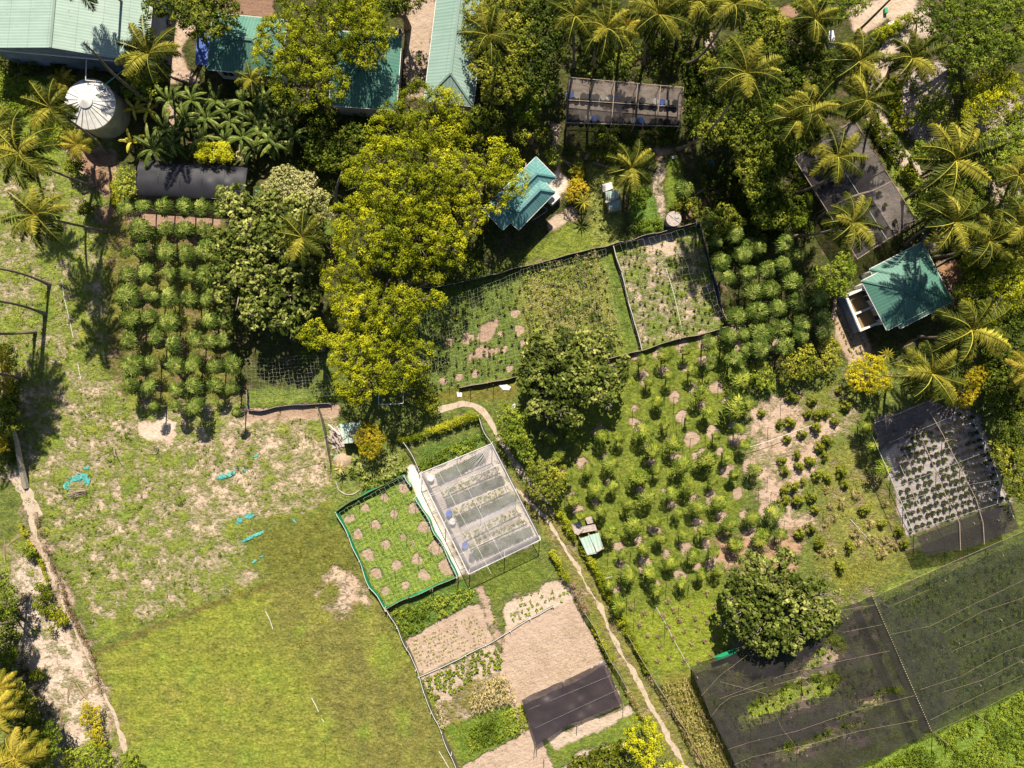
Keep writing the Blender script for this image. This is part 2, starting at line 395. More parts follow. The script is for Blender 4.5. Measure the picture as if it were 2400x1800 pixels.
# mown field and its rough brown end
PT('Z', '215,1540 400,1465 500,1420 640,1375 800,1330 905,1420 1100,1820 290,1850', s=-.05, v=(.225,.255,.030), so=(.5,.4,.28), tf=.25, warp=.5, soft=1)
PT('Z', '640,1355 880,1290 920,1430 1040,1650 1100,1820 880,1850 760,1700 700,1550 600,1480', s=-.02, v=(.175,.17,.038), tf=.6, soft=8, warp=1.6)
PT('Z', '560,1240 800,1180 850,1330 640,1375', s=.02, v=(.15,.16,.025), tf=.7, soft=5, warp=1)
PT('J', '820,840 880,830 950,960 860,1080 760,1000', s=0, v=(.20,.24,.03), soft=4, warp=.9)
PT('J', '910,1250 980,1260 990,1400 940,1430', s=0, v=(.21,.28,.03), soft=3, warp=.6)
PT('J', '1060,1500 1110,1500 1120,1600 1060,1600', s=0, v=(.21,.28,.03), soft=3, warp=.6)
PT('I', '900,1400 1300,1560 1280,1700 880,1700', s=0, v=(.21,.28,.03), soft=8, warp=1.5)
stroke('Z', '215,1540 380,1462 500,1415 640,1370', .35, v=(.16,.11,.03), s=.1, warp=.1, soft=1)
PT('J', '390,370 500,350 650,380 760,480 740,620 600,690 540,730 440,650 380,560', s=.60, so=(.66,.52,.40), soft=2, warp=.7)
# market beds below the glasshouse
PT('J', '845,640 1320,430 1400,470 1440,600 960,830', s=-.05, v=(.085,.16,.022), tf=1, warp=.2)
PT('J', '970,830 1300,640 1440,590 1540,840 1050,1060', s=1.1, so=(.55,.43,.34), warp=.12, tf=0)
PT('J', '1050,1060 1560,850 1640,1020 1700,1200 1210,1400 1140,1200', s=.75, v=(.12,.2,.02), so=(.60,.49,.39), tf=.2, warp=.2)
PT('J', '1400,1080 1640,1020 1700,1200 1380,1330 1240,1390 1170,1240', s=.42, v=(.20,.19,.04), tf=.4, warp=.4)
PT('J', '1215,1400 1720,1230 1770,1430 1340,1640', s=-.02, v=(.13,.20,.02), tf=.9, warp=.2)
PT('J', '1340,1640 1500,1560 1770,1420 1960,1390 2060,1700 1340,1720', s=1.1, so=(.57,.45,.36), tf=0, warp=.15)
PT('Z', '1175,1420 1330,1350 1350,1400 1190,1480', s=.88, so=(.66,.55,.45), tf=.1, warp=.2)
PT('K', '-50,790 390,560 600,950 720,1250 80,1500 -60,1060', s=1.1, so=(.56,.44,.35), tf=0, warp=.12)
PT('J', '1610,890 1770,800 1770,1300 1700,1200', s=1.1, so=(.56,.44,.35), tf=0, warp=.1)
PT('J', '1380,400 1750,240 1900,420 1480,600', s=.02, v=(.14,.19,.025), tf=.7, warp=.3)
PT('J', '1420,480 1480,470 1610,880 1540,830', s=.75, soft=1, warp=.15)
PT('K', '190,1480 800,1240 860,1330 870,1659 290,1700', s=.05, v=(.15,.21,.025), tf=.6, warp=.15)
PT('K', '230,1450 770,1250 800,1310 270,1540', s=.85, so=(.62,.52,.42), tf=.1, warp=.25)
PT('K', '430,1540 760,1480 740,1700 290,1700', s=.6, so=(.60,.5,.4), v=(.1,.16,.03), tf=.3, warp=.2)
# fenced net garden of round beds
PT('Q3', '45,735 635,415 700,520 1110,1310 470,1600', s=-.05, v=(.18,.26,.028), tf=.6, warp=.1)
for q in '630,530,62 460,620,42 285,712,45 145,790,58 540,772,42 718,718,52 380,862,45 805,893,60 222,955,52 622,970,40 472,1033,45 910,1070,68 310,1120,58 735,1172,50 567,1225,50 1010,1235,80 395,1290,52 810,1312,54 643,1392,42 463,1452,42 700,1010,22 700,1060,18'.split():
    a, b, r = map(float, q.split(',')); circ(w('Q3', a, b), r/3.771*S, s=1.05, so=(.50,.37,.28), tf=0, warp=.10, soft=1)
PT('Q3', '645,345 740,350 1165,1290 1100,1315 690,520', s=1.3, so=(1.0,.95,.88), tf=0, warp=.12)
PT('Q3', '765,415 1405,150 1835,1000 1200,1305', s=1, so=(.60,.54,.50), tf=0, warp=.05)
PT('Q3', '740,210 1340,20 1400,150 770,400', s=.08, v=(.095,.17,.025), tf=1, warp=.4)
PT('Q3', '120,220 640,200 650,400 60,700 0,600', s=.1, v=(.17,.21,.045), tf=.8, warp=.4)
# long net gardens in the middle
PT('Q4', '0,480 740,320 1370,160 1570,880 1360,935 740,1060 20,1180', s=.08, v=(.115,.175,.022), so=(.52,.40,.30), tf=.6, warp=.2)
PT('Q4', '740,330 1290,180 1460,840 1360,930 830,1000 760,700', s=.14, v=(.23,.245,.04), so=(.52,.40,.30), tf=1, warp=.5, soft=3)
PT('Q4', '1375,170 1955,20 2165,715 1570,880', s=.46, v=(.16,.225,.03), so=(.62,.50,.39), tf=.6, warp=.2)
PT('Q4', '1600,110 1780,80 1850,200 1800,280 1620,200', s=.95, warp=.5, soft=2)
PT('Q4', '470,700 620,640 560,800 470,820', s=1, so=(.48,.34,.26), tf=0, warp=.15)
PT('Q4', '400,900 480,850 620,860 590,900 400,960', s=1, so=(.48,.34,.26), tf=0, warp=.15)
for q in '395,795,40 745,740,38 715,630,30 630,760,20 225,1085,30 330,1060,32 450,1035,30 680,995,25 270,820,28 770,830,25 655,870,20'.split():
    a, b, r = map(float, q.split(',')); circ(w('Q4', a, b), r/2.91*S, s=1.1, so=(.50,.37,.28), tf=0, warp=.15, soft=0)
PT('Q4', '0,1180 340,1130 740,1060 770,1120 700,1222 0,1222', s=.12, v=(.17,.16,.025), so=(.50,.38,.27), tf=.3, warp=.3)
PT('E', '1600,850 2150,880 2130,960 1610,990', s=.12, v=(.15,.21,.025), tf=.5, warp=.2)
PT('E', '1560,990 2200,960 2180,1040 1800,1060 1600,1080', s=.85, so=(.47,.34,.25), tf=.1, warp=.2)
PT('C', '60,1659 330,1440 560,1500 780,1520 700,1600 380,1680', s=.05, v=(.17,.215,.025), tf=.5, warp=.4)
PT('C', '230,1420 400,1350 420,1440 240,1510', s=.95, so=(.58,.47,.36), warp=.3)
PT('C', '230,1180 290,1090 390,1190 340,1260 290,1260 320,1300 250,1320', s=1.1, so=(.78,.70,.62), tf=0, warp=.15)
PT('C', '750,1200 900,1210 1000,1480 790,1530', s=-.05, v=(.10,.19,.022), tf=1, warp=.15)
PT('C', '890,1200 940,1060 1000,1000 1005,1400 960,1440', s=.55, so=(.62,.52,.42), warp=.3)
PT('C', '1000,1040 1100,1000 1100,1250 1060,1350 1000,1350', s=0, v=(.15,.22,.02), warp=.2)
PT('C', '900,950 1070,960 1000,1010 960,1050', s=.95, so=(.48,.36,.25))
PT('C', '430,350 650,360 640,500 420,500', s=.1, v=(.18,.23,.04), tf=1)
PT('C', '250,780 320,800 310,1090 280,1090 270,900', s=.9, so=(.58,.48,.38), warp=.3)
PT('C', '1100,1400 1300,1200 1480,1200 1400,1350 1200,1400', s=.6, so=(.35,.22,.14), warp=.6)
PT('C', '500,1050 720,1100 700,1659 520,1659', s=.15, v=(.22,.25,.05), tf=1)
# orchards
PT('Z', '245,455 520,455 540,940 300,950 260,900', s=.36, v=(.16,.17,.025), so=(.40,.27,.19), tf=.5, warp=.5, soft=2)
PT('P5', '230,230 1150,230 1150,360 250,350', s=.95, so=(.42,.29,.21), warp=.2)
PT('E', '900,1070 1140,1080 1130,1180 960,1200', s=1.1, so=(.72,.60,.49), tf=0, warp=.4)
PT('Z', '1440,830 1700,770 1760,900 1720,1010 1740,1200 1690,1330 1700,1400 1650,1560 1560,1570 1440,1600 1290,1180 1330,1080 1330,900', s=.02, v=(.155,.20,.020), so=(.50,.36,.27), tf=.55, warp=.4, soft=2)
PT('K', '720,700 1300,500 1400,860 1280,960 1160,1010 960,1050 780,820', s=.02, v=(.21,.26,.02), tf=.5, soft=3)
PT('P4', '400,380 640,290 830,240 830,420 1060,350 1200,330 1200,570 940,660 960,900 850,960 700,1160 950,1180 950,1330 600,1330 470,1050 380,700', s=.64, v=(.18,.24,.03), so=(.60,.46,.36), tf=.3, warp=.7, soft=3)
PT('P4', '830,250 1150,200 1220,500 1090,420 850,500', s=.34, v=(.17,.20,.03), tf=.9, warp=.6, soft=3)
PT('P4', '960,760 1200,600 1400,900 1640,1450 1659,1620 900,1659 920,1350 960,1100 880,1000', s=.30, v=(.215,.225,.045), so=(.50,.36,.26), tf=.8, warp=.6, soft=4)
PT('H', '540,280 640,330 770,560 780,620 640,700 560,560 520,400', s=1.1, so=(.56,.43,.33), tf=0, warp=.15)
PT('H', '1200,40 1340,20 1380,120 1290,240', s=.95, so=(.40,.24,.14), warp=.3)
PT('L', '400,300 1080,370 900,420 700,520 560,560 520,400', s=.12, v=(.19,.20,.03), tf=.8, soft=3)
PT('L', '-250,130 330,130 330,420 0,500 -300,300', s=.62, v=(.15,.2,.03), so=(.50,.33,.22), soft=4, warp=.8)
PT('K', '960,1060 1160,1030 1230,1240 1420,1620 1430,1720 1230,1720', s=.18, v=(.21,.205,.03), so=(.46,.36,.25), tf=.6, warp=.2)
# under the nets
PT('Q2', '200,680 470,560 640,470 1000,270 1200,330 1290,640 1520,1200 1000,1370 450,1540', s=1.1, so=(.72,.67,.66), tf=0, warp=.25)
PT('Q2', '130,390 660,180 1000,250 470,560 200,690', s=.9, so=(.34,.29,.27), tf=0, warp=.4)
PT('Q2', '540,1530 1000,1400 1520,1200 1600,1480 1250,1659 640,1720', s=.35, v=(.13,.16,.03), so=(.36,.28,.22), tf=.5, warp=.3)
PT('L', '-389,1010 0,900 770,540 1660,170 1800,130 1900,1100 1175,1430 600,1700 -99,1700', s=.15, v=(.20,.26,.035), so=(.46,.36,.30), tf=.8, warp=.3)
for i, (a, b) in enumerate([(600,.40),(760,.55),(880,.62),(1000,.58),(1130,.3),(1260,.6),(1400,.45),(1540,.6)]):
    P = poly('L', f'-240,{a+125} 0,{a+60} 760,{a-130} 860,{a-80} 860,{a-50} 0,{a+130} -220,{a+190}')
    paint(P, s=b+.08, so=(.42,.33,.27), warp=.9, soft=3)
PT('L', '800,560 1660,180 1900,100 1900,1060 1180,1400', s=.30, v=(.15,.20,.03), so=(.36,.28,.20), tf=1, warp=.3)
PT('L', '1175,1430 1770,1140 1900,1080 1900,1800 500,1800 620,1680', s=.04, v=(.165,.255,.028), tf=1, warp=.2)
PT('L', '700,1700 1010,1560 1010,1700', s=0, v=(.23,.30,.02), warp=.3)
PT('D', '780,540 870,560 960,850 1100,1150 1070,1180 900,860', s=.1, v=(.15,.2,.02), warp=.2)
PT('D', '870,860 960,1000 1080,1210 1100,1400 1060,1430 980,1300 860,1050', s=.2, v=(.19,.25,.03), so=(.55,.43,.33), tf=.5, warp=.2)
PT('C', '370,500 1110,570 1085,820 350,795', s=.9, so=(.50,.44,.40), tf=0, warp=.1)
PT('Z', '2002,282 2147,517 2009,607 1860,370', s=.92, so=(.46,.42,.40), tf=0, warp=.1)
# sandy yards and the sand road of the top right
PT('D', '640,60 760,0 1060,-60 1060,120 1000,190 880,120 760,230 680,220', s=1, so=(.66,.54,.43), tf=0, warp=.3)
PT('D', '930,480 1000,420 1250,420 1350,620 1250,900 1130,960 1050,880 980,800 920,640', s=.85, so=(.55,.48,.43), tf=.1, warp=.5, soft=2)
PT('D', '1350,700 1770,600 1900,900 1500,900 1300,800', s=.75, so=(.55,.47,.41), tf=.1, warp=.7, soft=3)
PT('D', '1050,60 1120,0 1200,200 1150,260 1060,220', s=.9, so=(.62,.52,.43), warp=.3)
PT('D', '1480,1150 1770,1200 1770,1300 1560,1310', s=.8, so=(.52,.42,.34), warp=.4)
PT('D', '1080,1500 1250,1480 1250,1640 1160,1640', s=.9, so=(.55,.5,.46), warp=.2)
PT('D', '180,60 260,20 310,90 270,120 200,110', s=1, so=(.40,.26,.18), warp=.2)
PT('C', '1250,230 1300,180 1300,310 1240,300', s=1, so=(.6,.5,.4), warp=.2)
PT('C', '1300,0 1600,0 1550,130 1350,120', s=.6, so=(.45,.36,.27), warp=.4)
PT('A', '1070,0 1140,30 1270,180 1180,300 1200,420 1300,540 1100,540 1050,300', s=1.05, so=(.60,.47,.37), tf=0, warp=.15)
PT('A', '1300,0 1770,-20 1770,120 1500,90', s=1, so=(.30,.19,.14), tf=0, warp=.1)
PT('B', '980,640 960,400 1000,-20 1180,-20 1090,640', s=.92, so=(.54,.43,.34), tf=.1, warp=.15)
PT('B', '1060,200 1090,400 1080,600 1010,580 1040,420', s=.4, v=(.16,.19,.03), warp=.3)
PT('A', '420,980 560,960 750,990 760,1240 680,1290 600,1200 540,1130', s=1, so=(.38,.24,.17), tf=.1, warp=.3)
PT('A', '600,1300 720,1320 720,1440 600,1440', s=.9, so=(.42,.30,.2), warp=.3)
PT('A', '1040,640 1160,700 1160,860 1090,840', s=.9, so=(.5,.38,.3), warp=.3)
# far left bottom: sandy waste land
PT('I', '-200,250 60,180 230,300 330,560 460,800 560,950 640,1180 830,1540 800,1720 -200,1720', s=.42, v=(.20,.25,.03), so=(.62,.50,.40), tf=.5, warp=.7, soft=3)
PT('I', '200,830 330,790 470,820 520,1000 620,1200 560,1260 390,1250 240,1150', s=.74, so=(.80,.70,.60), tf=0, warp=.9, soft=2)
PT('I', '110,950 200,900 260,1150 280,1350 200,1300', s=.9, so=(.52,.38,.28), warp=.4)
PT('I', '280,1280 500,1250 520,1400 420,1500 300,1450', s=.95, so=(.55,.42,.34), warp=.4)
# thin bare circle round every young papaya of the right orchard is painted further down
stroke('K', '-60,-200 60,-110 200,0 300,150 410,340 560,600 640,780 760,1000 820,1100 900,1240 960,1370 1040,1500 1140,1690', 2.3, s=.30, v=(.21,.20,.045), so=(.50,.40,.29), tf=.3, warp=.3, soft=2)
stroke('I', '170,-60 215,100 285,280 370,450 450,680 520,830 600,980 670,1170 745,1330 820,1560', 2.0, s=.60, so=(.52,.40,.31), warp=.4, soft=2)
PT('I', '60,300 240,330 400,720 560,980 700,1280 760,1500 520,1500 300,1450 240,1100 130,900 80,600', s=.62, so=(.72,.60,.50), warp=.9, soft=3)
# wear and weeds in the mown field
for q in '260,1560 420,1520 600,1500 760,1560|300,1640 480,1600 640,1640 820,1760|330,1720 520,1690 700,1740|700,1400 760,1500 840,1640 900,1790|230,1540 280,1640 320,1760|640,1380 720,1440 830,1480 930,1560'.split('|'):
    stroke('Z', q, .7, v=(.21,.21,.04), s=.08, warp=.5, soft=4)
_r = np.random.default_rng(5)
for _ in range(70):
    x_, y_ = _r.uniform(240, 1000), _r.uniform(1380, 1790)
    circ(W(x_, y_), _r.uniform(.3, 1.1), v=[(.20,.26,.03),(.25,.25,.045),(.18,.20,.03),(.23,.29,.03)][_%4], s=[.02,.2,.0,.02][_%4], warp=.6, soft=2)
for _ in range(60):
    x_, y_ = _r.uniform(60, 800), _r.uniform(420, 1300); circ(W(x_, y_), _r.uniform(.3, 1.0), v=[(.12,.19,.025),(.27,.30,.05),(.16,.24,.03)][_%3], s=[.1,.3,.05][_%3], warp=.6, soft=2)

# ------------------------------------------------------------------ papaya positions (crown seen at ~1.6-3 m), needed by the ground too
def lst(t, s): return [(t, *map(float, q.split(','))) for q in s.split()]
PAP_L = [lst('P5','210,195,85 390,165,95 590,190,90 790,185,95 970,195,100 1160,200,85'),
 lst('P5','370,400,110 600,400,95 795,405,100 1010,430,110'),
 lst('P5','225,620,70 370,610,105 610,620,105 810,640,105 1000,610,100'),
 lst('P5','225,845,90 410,820,95 635,835,80 825,850,80 1000,840,100'),
 lst('P5','235,1045,110 470,1055,85 640,1065,100 840,1080,100 1000,1080,85'),
 lst('P5','275,1285,90 450,1260,95 635,1305,105 1035,1290,95 1180,1300,90'),
 lst('P5','250,1490,85 500,1460,100 680,1520,90 890,1475,85 1050,1500,100 1180,1480,80'),
 lst('Q1','365,750,125 610,730,125 930,750,110 1150,740,130 1450,770,105 1675,740,115'),
 lst('Q1','340,1010,120 590,1020,120 950,1080,115 1170,1020,125 1460,1020,120 1670,1060,105'),
 lst('Q1','660,1290,85 950,1280,120 1180,1290,140'), lst('Q1','1730,1365,75')]
PAP_D = lst('P1','75,180,80 350,280,95 160,345,80 590,410,90 430,480,110 205,540,90 280,705,75 480,660,90 665,625,105 840,370,100 980,480,100 820,570,80 '
 '900,750,105 1170,900,115 700,820,100 520,850,105 960,950,105 770,1000,100 560,1040,105 365,1095,100 1200,1090,90 1010,1140,100 800,1200,105 '
 '600,1230,105 290,1280,85 430,1260,65 1230,1210,110 1000,1270,95 95,1340,95 590,1400,110 470,1400,80 830,1370,100 350,1490,90 110,1530,95')
PAP_Y = lst('P2','600,350,75 830,300,80 1035,250,65 1090,450,55 870,500,65 665,550,60 425,400,70 1570,540,105 1180,660,85 760,755,60 1245,840,60 1510,800,115 1640,780,80 '
 '1550,1020,75 830,970,60 610,1030,90 215,1080,70 380,1090,70 915,1160,90 1330,1080,50 700,1230,80 1050,920,35 1430,1270,65 1230,1320,80 985,1370,95 290,1350,90 70,1410,70 '
 '740,1410,70 575,1490,90 1290,1520,50 1500,1470,60 1050,1570,95 320,1570,60 155,1600,80 1600,1170,60')+lst('P3','180,390,70 120,160,70 1130,310,65 890,370,85 710,430,80 '
 '455,490,60 1380,450,85 1600,400,80 1200,500,60 250,540,60 985,590,65 760,640,85 530,690,85 1240,720,55 1470,670,90 1030,760,60 870,850,85 1550,890,85 650,910,60 1340,920,70 '
 '1130,1000,75 710,1100,75 940,1090,85 1430,1120,60 1600,1060,80 1250,1190,60 540,1220,65 1000,1260,75 620,1400,80 600,1330,50')+lst('P4','430,870,65 580,1200,75 410,1240,60 '
 '225,1290,60 480,1400,80 630,1370,50 280,900,40 280,1450,60')+lst('G','245,1175,50 380,1170,50 300,1300,50')
def pap(q, z):
    t, x, y, r = q; c = w(t, x, y, z); return c, r/TL[t][2]*S*(1-z/H)
for q in PAP_Y+PAP_D[-10:]:
    c, r = pap(q, 1.7)
    if rng.random() < .65: circ((c[0]-.15+rng.uniform(-.3,.2), c[1]+.35), rng.uniform(.45,.85), s=.85, so=(.50,.38,.29), tf=0, warp=.3, soft=1)
for q in '1340,610,55 925,710,55 985,900,60 1080,1105,75 1280,1040,60 1150,1290,60 515,820,35 1650,1400,50 1520,1640,50 800,1600,40'.split():
    a, b, r = map(float, q.split(',')); circ(w('P2', a, b), r/4.1475*S, s=.95, so=(.52,.40,.31), tf=0, warp=.25, soft=1)
for q in '290,1065,45 345,1215,45 490,1180,35 375,850,35 90,570,45 165,720,38 110,210,40 230,880,25'.split():
    a, b, r = map(float, q.split(',')); circ(w('P4', a, b), r/3.318*S, s=.95, so=(.52,.40,.31), tf=0, warp=.25, soft=1)

me = bpy.data.meshes.new('ground'); nx, ny = GX.shape
co = np.stack([GX, GY, np.zeros_like(GX)], -1).reshape(-1, 3).astype(np.float32)
ii, jj = np.meshgrid(np.arange(nx-1), np.arange(ny-1), indexing='ij'); a0 = ii*ny+jj
q_ = np.stack([a0, a0+ny, a0+ny+1, a0+1], -1).reshape(-1, 4).astype(np.int32)
me.vertices.add(len(co)); me.vertices.foreach_set('co', co.ravel())
me.loops.add(q_.size); me.loops.foreach_set('vertex_index', q_.ravel())
me.polygons.add(len(q_)); me.polygons.foreach_set('loop_start', (np.arange(len(q_))*4).astype(np.int32)); me.update(calc_edges=True)
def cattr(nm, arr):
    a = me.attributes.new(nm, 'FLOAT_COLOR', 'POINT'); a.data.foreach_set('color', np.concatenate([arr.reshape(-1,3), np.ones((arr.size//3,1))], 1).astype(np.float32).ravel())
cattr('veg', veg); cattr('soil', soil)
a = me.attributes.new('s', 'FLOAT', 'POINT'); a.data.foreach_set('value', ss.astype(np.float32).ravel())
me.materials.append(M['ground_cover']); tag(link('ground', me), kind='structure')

# ------------------------------------------------------------------ grass and weeds as short blades over the ground (nobody could count them)
def samp(arr, x, y):
    i = np.clip(np.searchsorted(gx, x), 0, len(gx)-1); j = np.clip(np.searchsorted(gy, y), 0, len(gy)-1); return arr[i, j]
NOGRASS = [poly('Q3','765,415 1405,150 1835,1000 1200,1305'), poly('H','605,255 885,485 980,490 1310,290 1110,-86 765,85')]
N = 150000
x = rng.uniform(-57, 57, N); y = rng.uniform(-43, 43, N)
cl = vnoise(x, y, 1.1, 3)*.6+vnoise(x, y, 3.1, 4)*.4
keep = (rng.random(N) < samp(tuft, x, y)*np.clip((cl-.30)*3.0, 0.08, 1)) & (samp(ss, x, y) < .55+.3*(cl-.5))
for P in NOGRASS: keep &= ~inpoly(x, y, P)
x, y, cl = x[keep], y[keep], cl[keep]; N = len(x)
vc = samp(veg, x, y)
K = 4
X = np.repeat(x, K)+rng.normal(0, .07, N*K); Y = np.repeat(y, K)+rng.normal(0, .07, N*K)
az = rng.uniform(0, 2*math.pi, N*K); elv = rng.uniform(.15, 1.1, N*K)
d = np.stack([np.cos(az)*np.cos(elv), np.sin(az)*np.cos(elv), np.sin(elv)], 1); sd = np.stack([-np.sin(az), np.cos(az), np.zeros(N*K)], 1)
hgt = np.repeat(.10+.16*samp(tuft, x, y)*cl, K)*rng.uniform(.6, 1.3, N*K)
g = MB(); g.diamonds(np.stack([X, Y, np.full(N*K, .004)], 1), d, sd, hgt, hgt*.42, .5)
go = g.build('grass', 'grass_blades')
ca = go.data.attributes.new('c', 'FLOAT_COLOR', 'FACE')
cc = np.repeat(vc, K, 0)*rng.uniform(.7, 1.55, (N*K, 1))*np.array([1.12, 1.05, 1.0])+rng.random((N*K,1))**6*np.array([.25,.2,.05])
ca.data.foreach_set('color', np.concatenate([cc, np.ones((N*K, 1))], 1).astype(np.float32).ravel())
tag(go, 'short grass and weeds spread over the open plots', 'grass', kind='stuff')

# ------------------------------------------------------------------ paths and sand road
def path(name, t, s, wd, mat='path_sand', z=.006, edge=.14, kind='structure'):
    p = poly(t, s)[:, :2]; L = np.concatenate([[0], np.cumsum(np.linalg.norm(np.diff(p, axis=0), axis=1))])
    n_ = int(L[-1]/.3)+2; u = np.linspace(0, L[-1], n_); px = np.interp(u, L, p[:,0]); py = np.interp(u, L, p[:,1])
    for _ in range(6): px[1:-1] = (px[:-2]+px[1:-1]*2+px[2:])/4; py[1:-1] = (py[:-2]+py[1:-1]*2+py[2:])/4
    d = unit(np.stack([np.gradient(px), np.gradient(py)], 1)); nr = np.stack([-d[:,1], d[:,0]], 1)
    sd_ = int(abs(p[0,0])*10)+3
    w1 = wd/2+(vnoise(u, u*0, .8, sd_)-.5)*edge*2+(vnoise(u, u*0, 3, sd_+1)-.5)*edge; w2 = wd/2+(vnoise(u, u*0+9, .8, sd_)-.5)*edge*2+(vnoise(u, u*0+9, 4, sd_+1)-.5)*edge
    A = np.stack([px, py], 1)+nr*w1[:, None]; B = np.stack([px, py], 1)-nr*w2[:, None]
    V = np.concatenate([np.c_[A, np.full(n_, z)], np.c_[B, np.full(n_, z)]]); i = np.arange(n_-1)
    mb = MB(); mb.add(V, np.stack([n_+i, n_+i+1, i+1, i], 1)); return tag(mb.build(name, mat), kind=kind)
path('path', 'K', '-60,-200 60,-110 200,0 300,150 410,340 560,600 640,780 760,1000 820,1100 900,1240 960,1370 1040,1500 1140,1690', .42, edge=.20)
path('path', 'F', '1180,1000 1290,970 1400,960 1480,1010 1530,1080 1565,1160 1640,1280 1700,1370 1800,1500 1900,1600', .60, z=.010)
path('sand_road', 'D', '1040,130 940,270 860,400 820,540 800,660 830,800 920,930 1010,1050 1080,1150 1170,1210', 1.9, edge=.35)
path('dirt_track', 'I', '170,-60 215,100 285,280 370,450 450,680 520,830 600,980 670,1170 745,1330 820,1560', .45, z=.010, edge=.2)
path('footpath', 'E', '100,1400 140,1500 190,1600 240,1700', 1.0, z=.006, edge=.4)

# ------------------------------------------------------------------ buildings
def cross2(a, b): return a[0]*b[1]-a[1]*b[0]
def roof_faces(name, faces, mat, parent, thick=.06):
    """each face a list of 3-4 world points; uv.x runs along the eave so the ribs follow the slope"""
    V = []; T = []; Q = []; UV = []
    for f in faces:
        f = np.array(f, float); nrm = np.cross(f[1]-f[0], f[2]-f[0])
        if nrm[2] < 0: f = f[::-1]; nrm = -nrm
        nrm = unit(nrm); u = unit(np.cross([0,0,1.0], nrm)) if abs(nrm[2]) < .9999 else np.array([1.0,0,0]); v = np.cross(nrm, u)
        b = len(V); V += list(f); UV += [(p@u, p@v) for p in f]
        lo = f-nrm*thick; V += list(lo); UV += [(p@u, p@v) for p in lo]; k = len(f)
        (Q if k == 4 else T).append([b+i for i in range(k)]); (Q if k == 4 else T).append([b+k+i for i in range(k)][::-1])
        for i in range(k): j = (i+1) % k; Q.append([b+i, b+k+i, b+k+j, b+j])
    mb = MB(); mb.add(V, Q, T); o = mb.build(name, mat, parent); me = o.data
    ul = me.uv_layers.new(name='uv'); vi = np.zeros(len(me.loops), np.int32); me.loops.foreach_get('vertex_index', vi)
    if len(me.vertices) == len(UV): ul.data.foreach_set('uv', np.array(UV, np.float32)[vi].ravel())
    return o
def rect4(c4):
    """square up four world corners"""
    c = np.array([np.array(q)[:2] for q in c4]); m = c.mean(0); u = unit((c[1]-c[0])+(c[2]-c[3])); v = np.array([-u[1], u[0]])
    if (c[3]-c[0])@v < 0: v = -v
    hw = (abs((c[1]-c[0])@u)+abs((c[2]-c[3])@u))/4; hd = (abs((c[3]-c[0])@v)+abs((c[2]-c[1])@v))/4
    return m, u, v, hw, hd
def hip(parent, c4, zE, zR, mat, gable=False, hipend=(1,1), caps=True, cap_mat=None, walls='plaster', inset=.45, base=0.0, win=3, thick=.06):
    m_, u, v, hw, hd = rect4(c4)
    if hd > hw: u, v, hw, hd = v, -u, hd, hw
    P = lambda a, b, z: np.array([*(m_+u*a+v*b), z])
    A, B_, C_, D_ = P(-hw,-hd,zE), P(hw,-hd,zE), P(hw,hd,zE), P(-hw,hd,zE)
    r0 = -hw+(0 if gable or not hipend[0] else hd); r1 = hw-(0 if gable or not hipend[1] else hd)
    R0, R1 = P(r0,0,zR), P(r1,0,zR); F = [[A,B_,R1,R0],[C_,D_,R0,R1]]
    if r0 > -hw+.01: F.append([D_,A,R0])
    if r1 < hw-.01: F.append([B_,C_,R1])
    ro = roof_faces('roof', F, mat, parent, thick)
    if caps:
        mb = MB(); up = np.array([0,0,.03]); mb.bar(R0+up, R1+up, .26, .05)
        if r0 > -hw+.01: mb.bar(A+up, R0+up, .18, .05); mb.bar(D_+up, R0+up, .18, .05)
        if r1 < hw-.01: mb.bar(B_+up, R1+up, .18, .05); mb.bar(C_+up, R1+up, .18, .05)
        mb.build('ridge_cap', cap_mat or mat, ro)
        mb = MB(); dn = np.array([0,0,-.09])
        for a, b in ((A,B_),(B_,C_),(C_,D_),(D_,A)): mb.bar(a+dn, b+dn, .12, .12)
        mb.build('gutter', 'plaster_white', ro)
    if walls:
        a, b = hw-inset, hd-inset; mb = MB(); zt = zE-.1
        c = [P(-a,-b,0), P(a,-b,0), P(a,b,0), P(-a,b,0)]
        for i in range(4):
            p, q = c[i], c[(i+1)%4]; mb.bar(p+[0,0,(zt+base)/2], q+[0,0,(zt+base)/2], .18, zt-base)
        if gable:
            for e, R in ((-a, R0), (a, R1)): 
                q = [P(e,-b,zt), P(e,b,zt), P(e,0,zR-.12)]; dq = np.array([*(u*.09), 0]); mb.add([q[0]-dq,q[1]-dq,q[2]-dq,q[0]+dq,q[1]+dq,q[2]+dq], [(0,1,4,3),(1,2,5,4),(2,0,3,5)], [(2,1,0),(3,4,5)])
        mb.build('wall', walls, parent)
        for sgn in (-1, 1):
            for i in range(win):
                e = -a+(i+.5)*2*a/win; q = P(e, sgn*(b+.11), zE*.52)
                wb = MB(); wb.box(q, 1.15, .06, 1.1, math.atan2(u[1], u[0])); wo = wb.build('window', 'window_glass', parent)
                fb = MB()
                for dx_, dz_, sx_, sz_ in ((0,.58,1.3,.08),(0,-.58,1.3,.08),(-.62,0,.08,1.1),(.62,0,.08,1.1),(0,0,.05,1.1)):
                    fb.box(q+np.array([*(u*dx_), dz_])+np.array([*(v*sgn*.03), 0]), sx_, .07, sz_, math.atan2(u[1], u[0]))
                fb.build('window_frame', 'plaster_white', wo)
        q = P(a*.3, -(b+.12), 1.05); db = MB(); db.box(q, .95, .06, 2.1, math.atan2(u[1], u[0])); do = db.build('door', 'timber', parent)
        hb = MB(); hb.box(q+np.array([*(u*.36), 0])+np.array([*(-v*.06), 0]), .12, .05, .05, math.atan2(u[1], u[0])); hb.build('handle', 'steel', do)
    return m_, u, v, hw, hd
def wl(t, s, z): return [w(t, *map(float, p.split(',')), z) for p in s.split()]
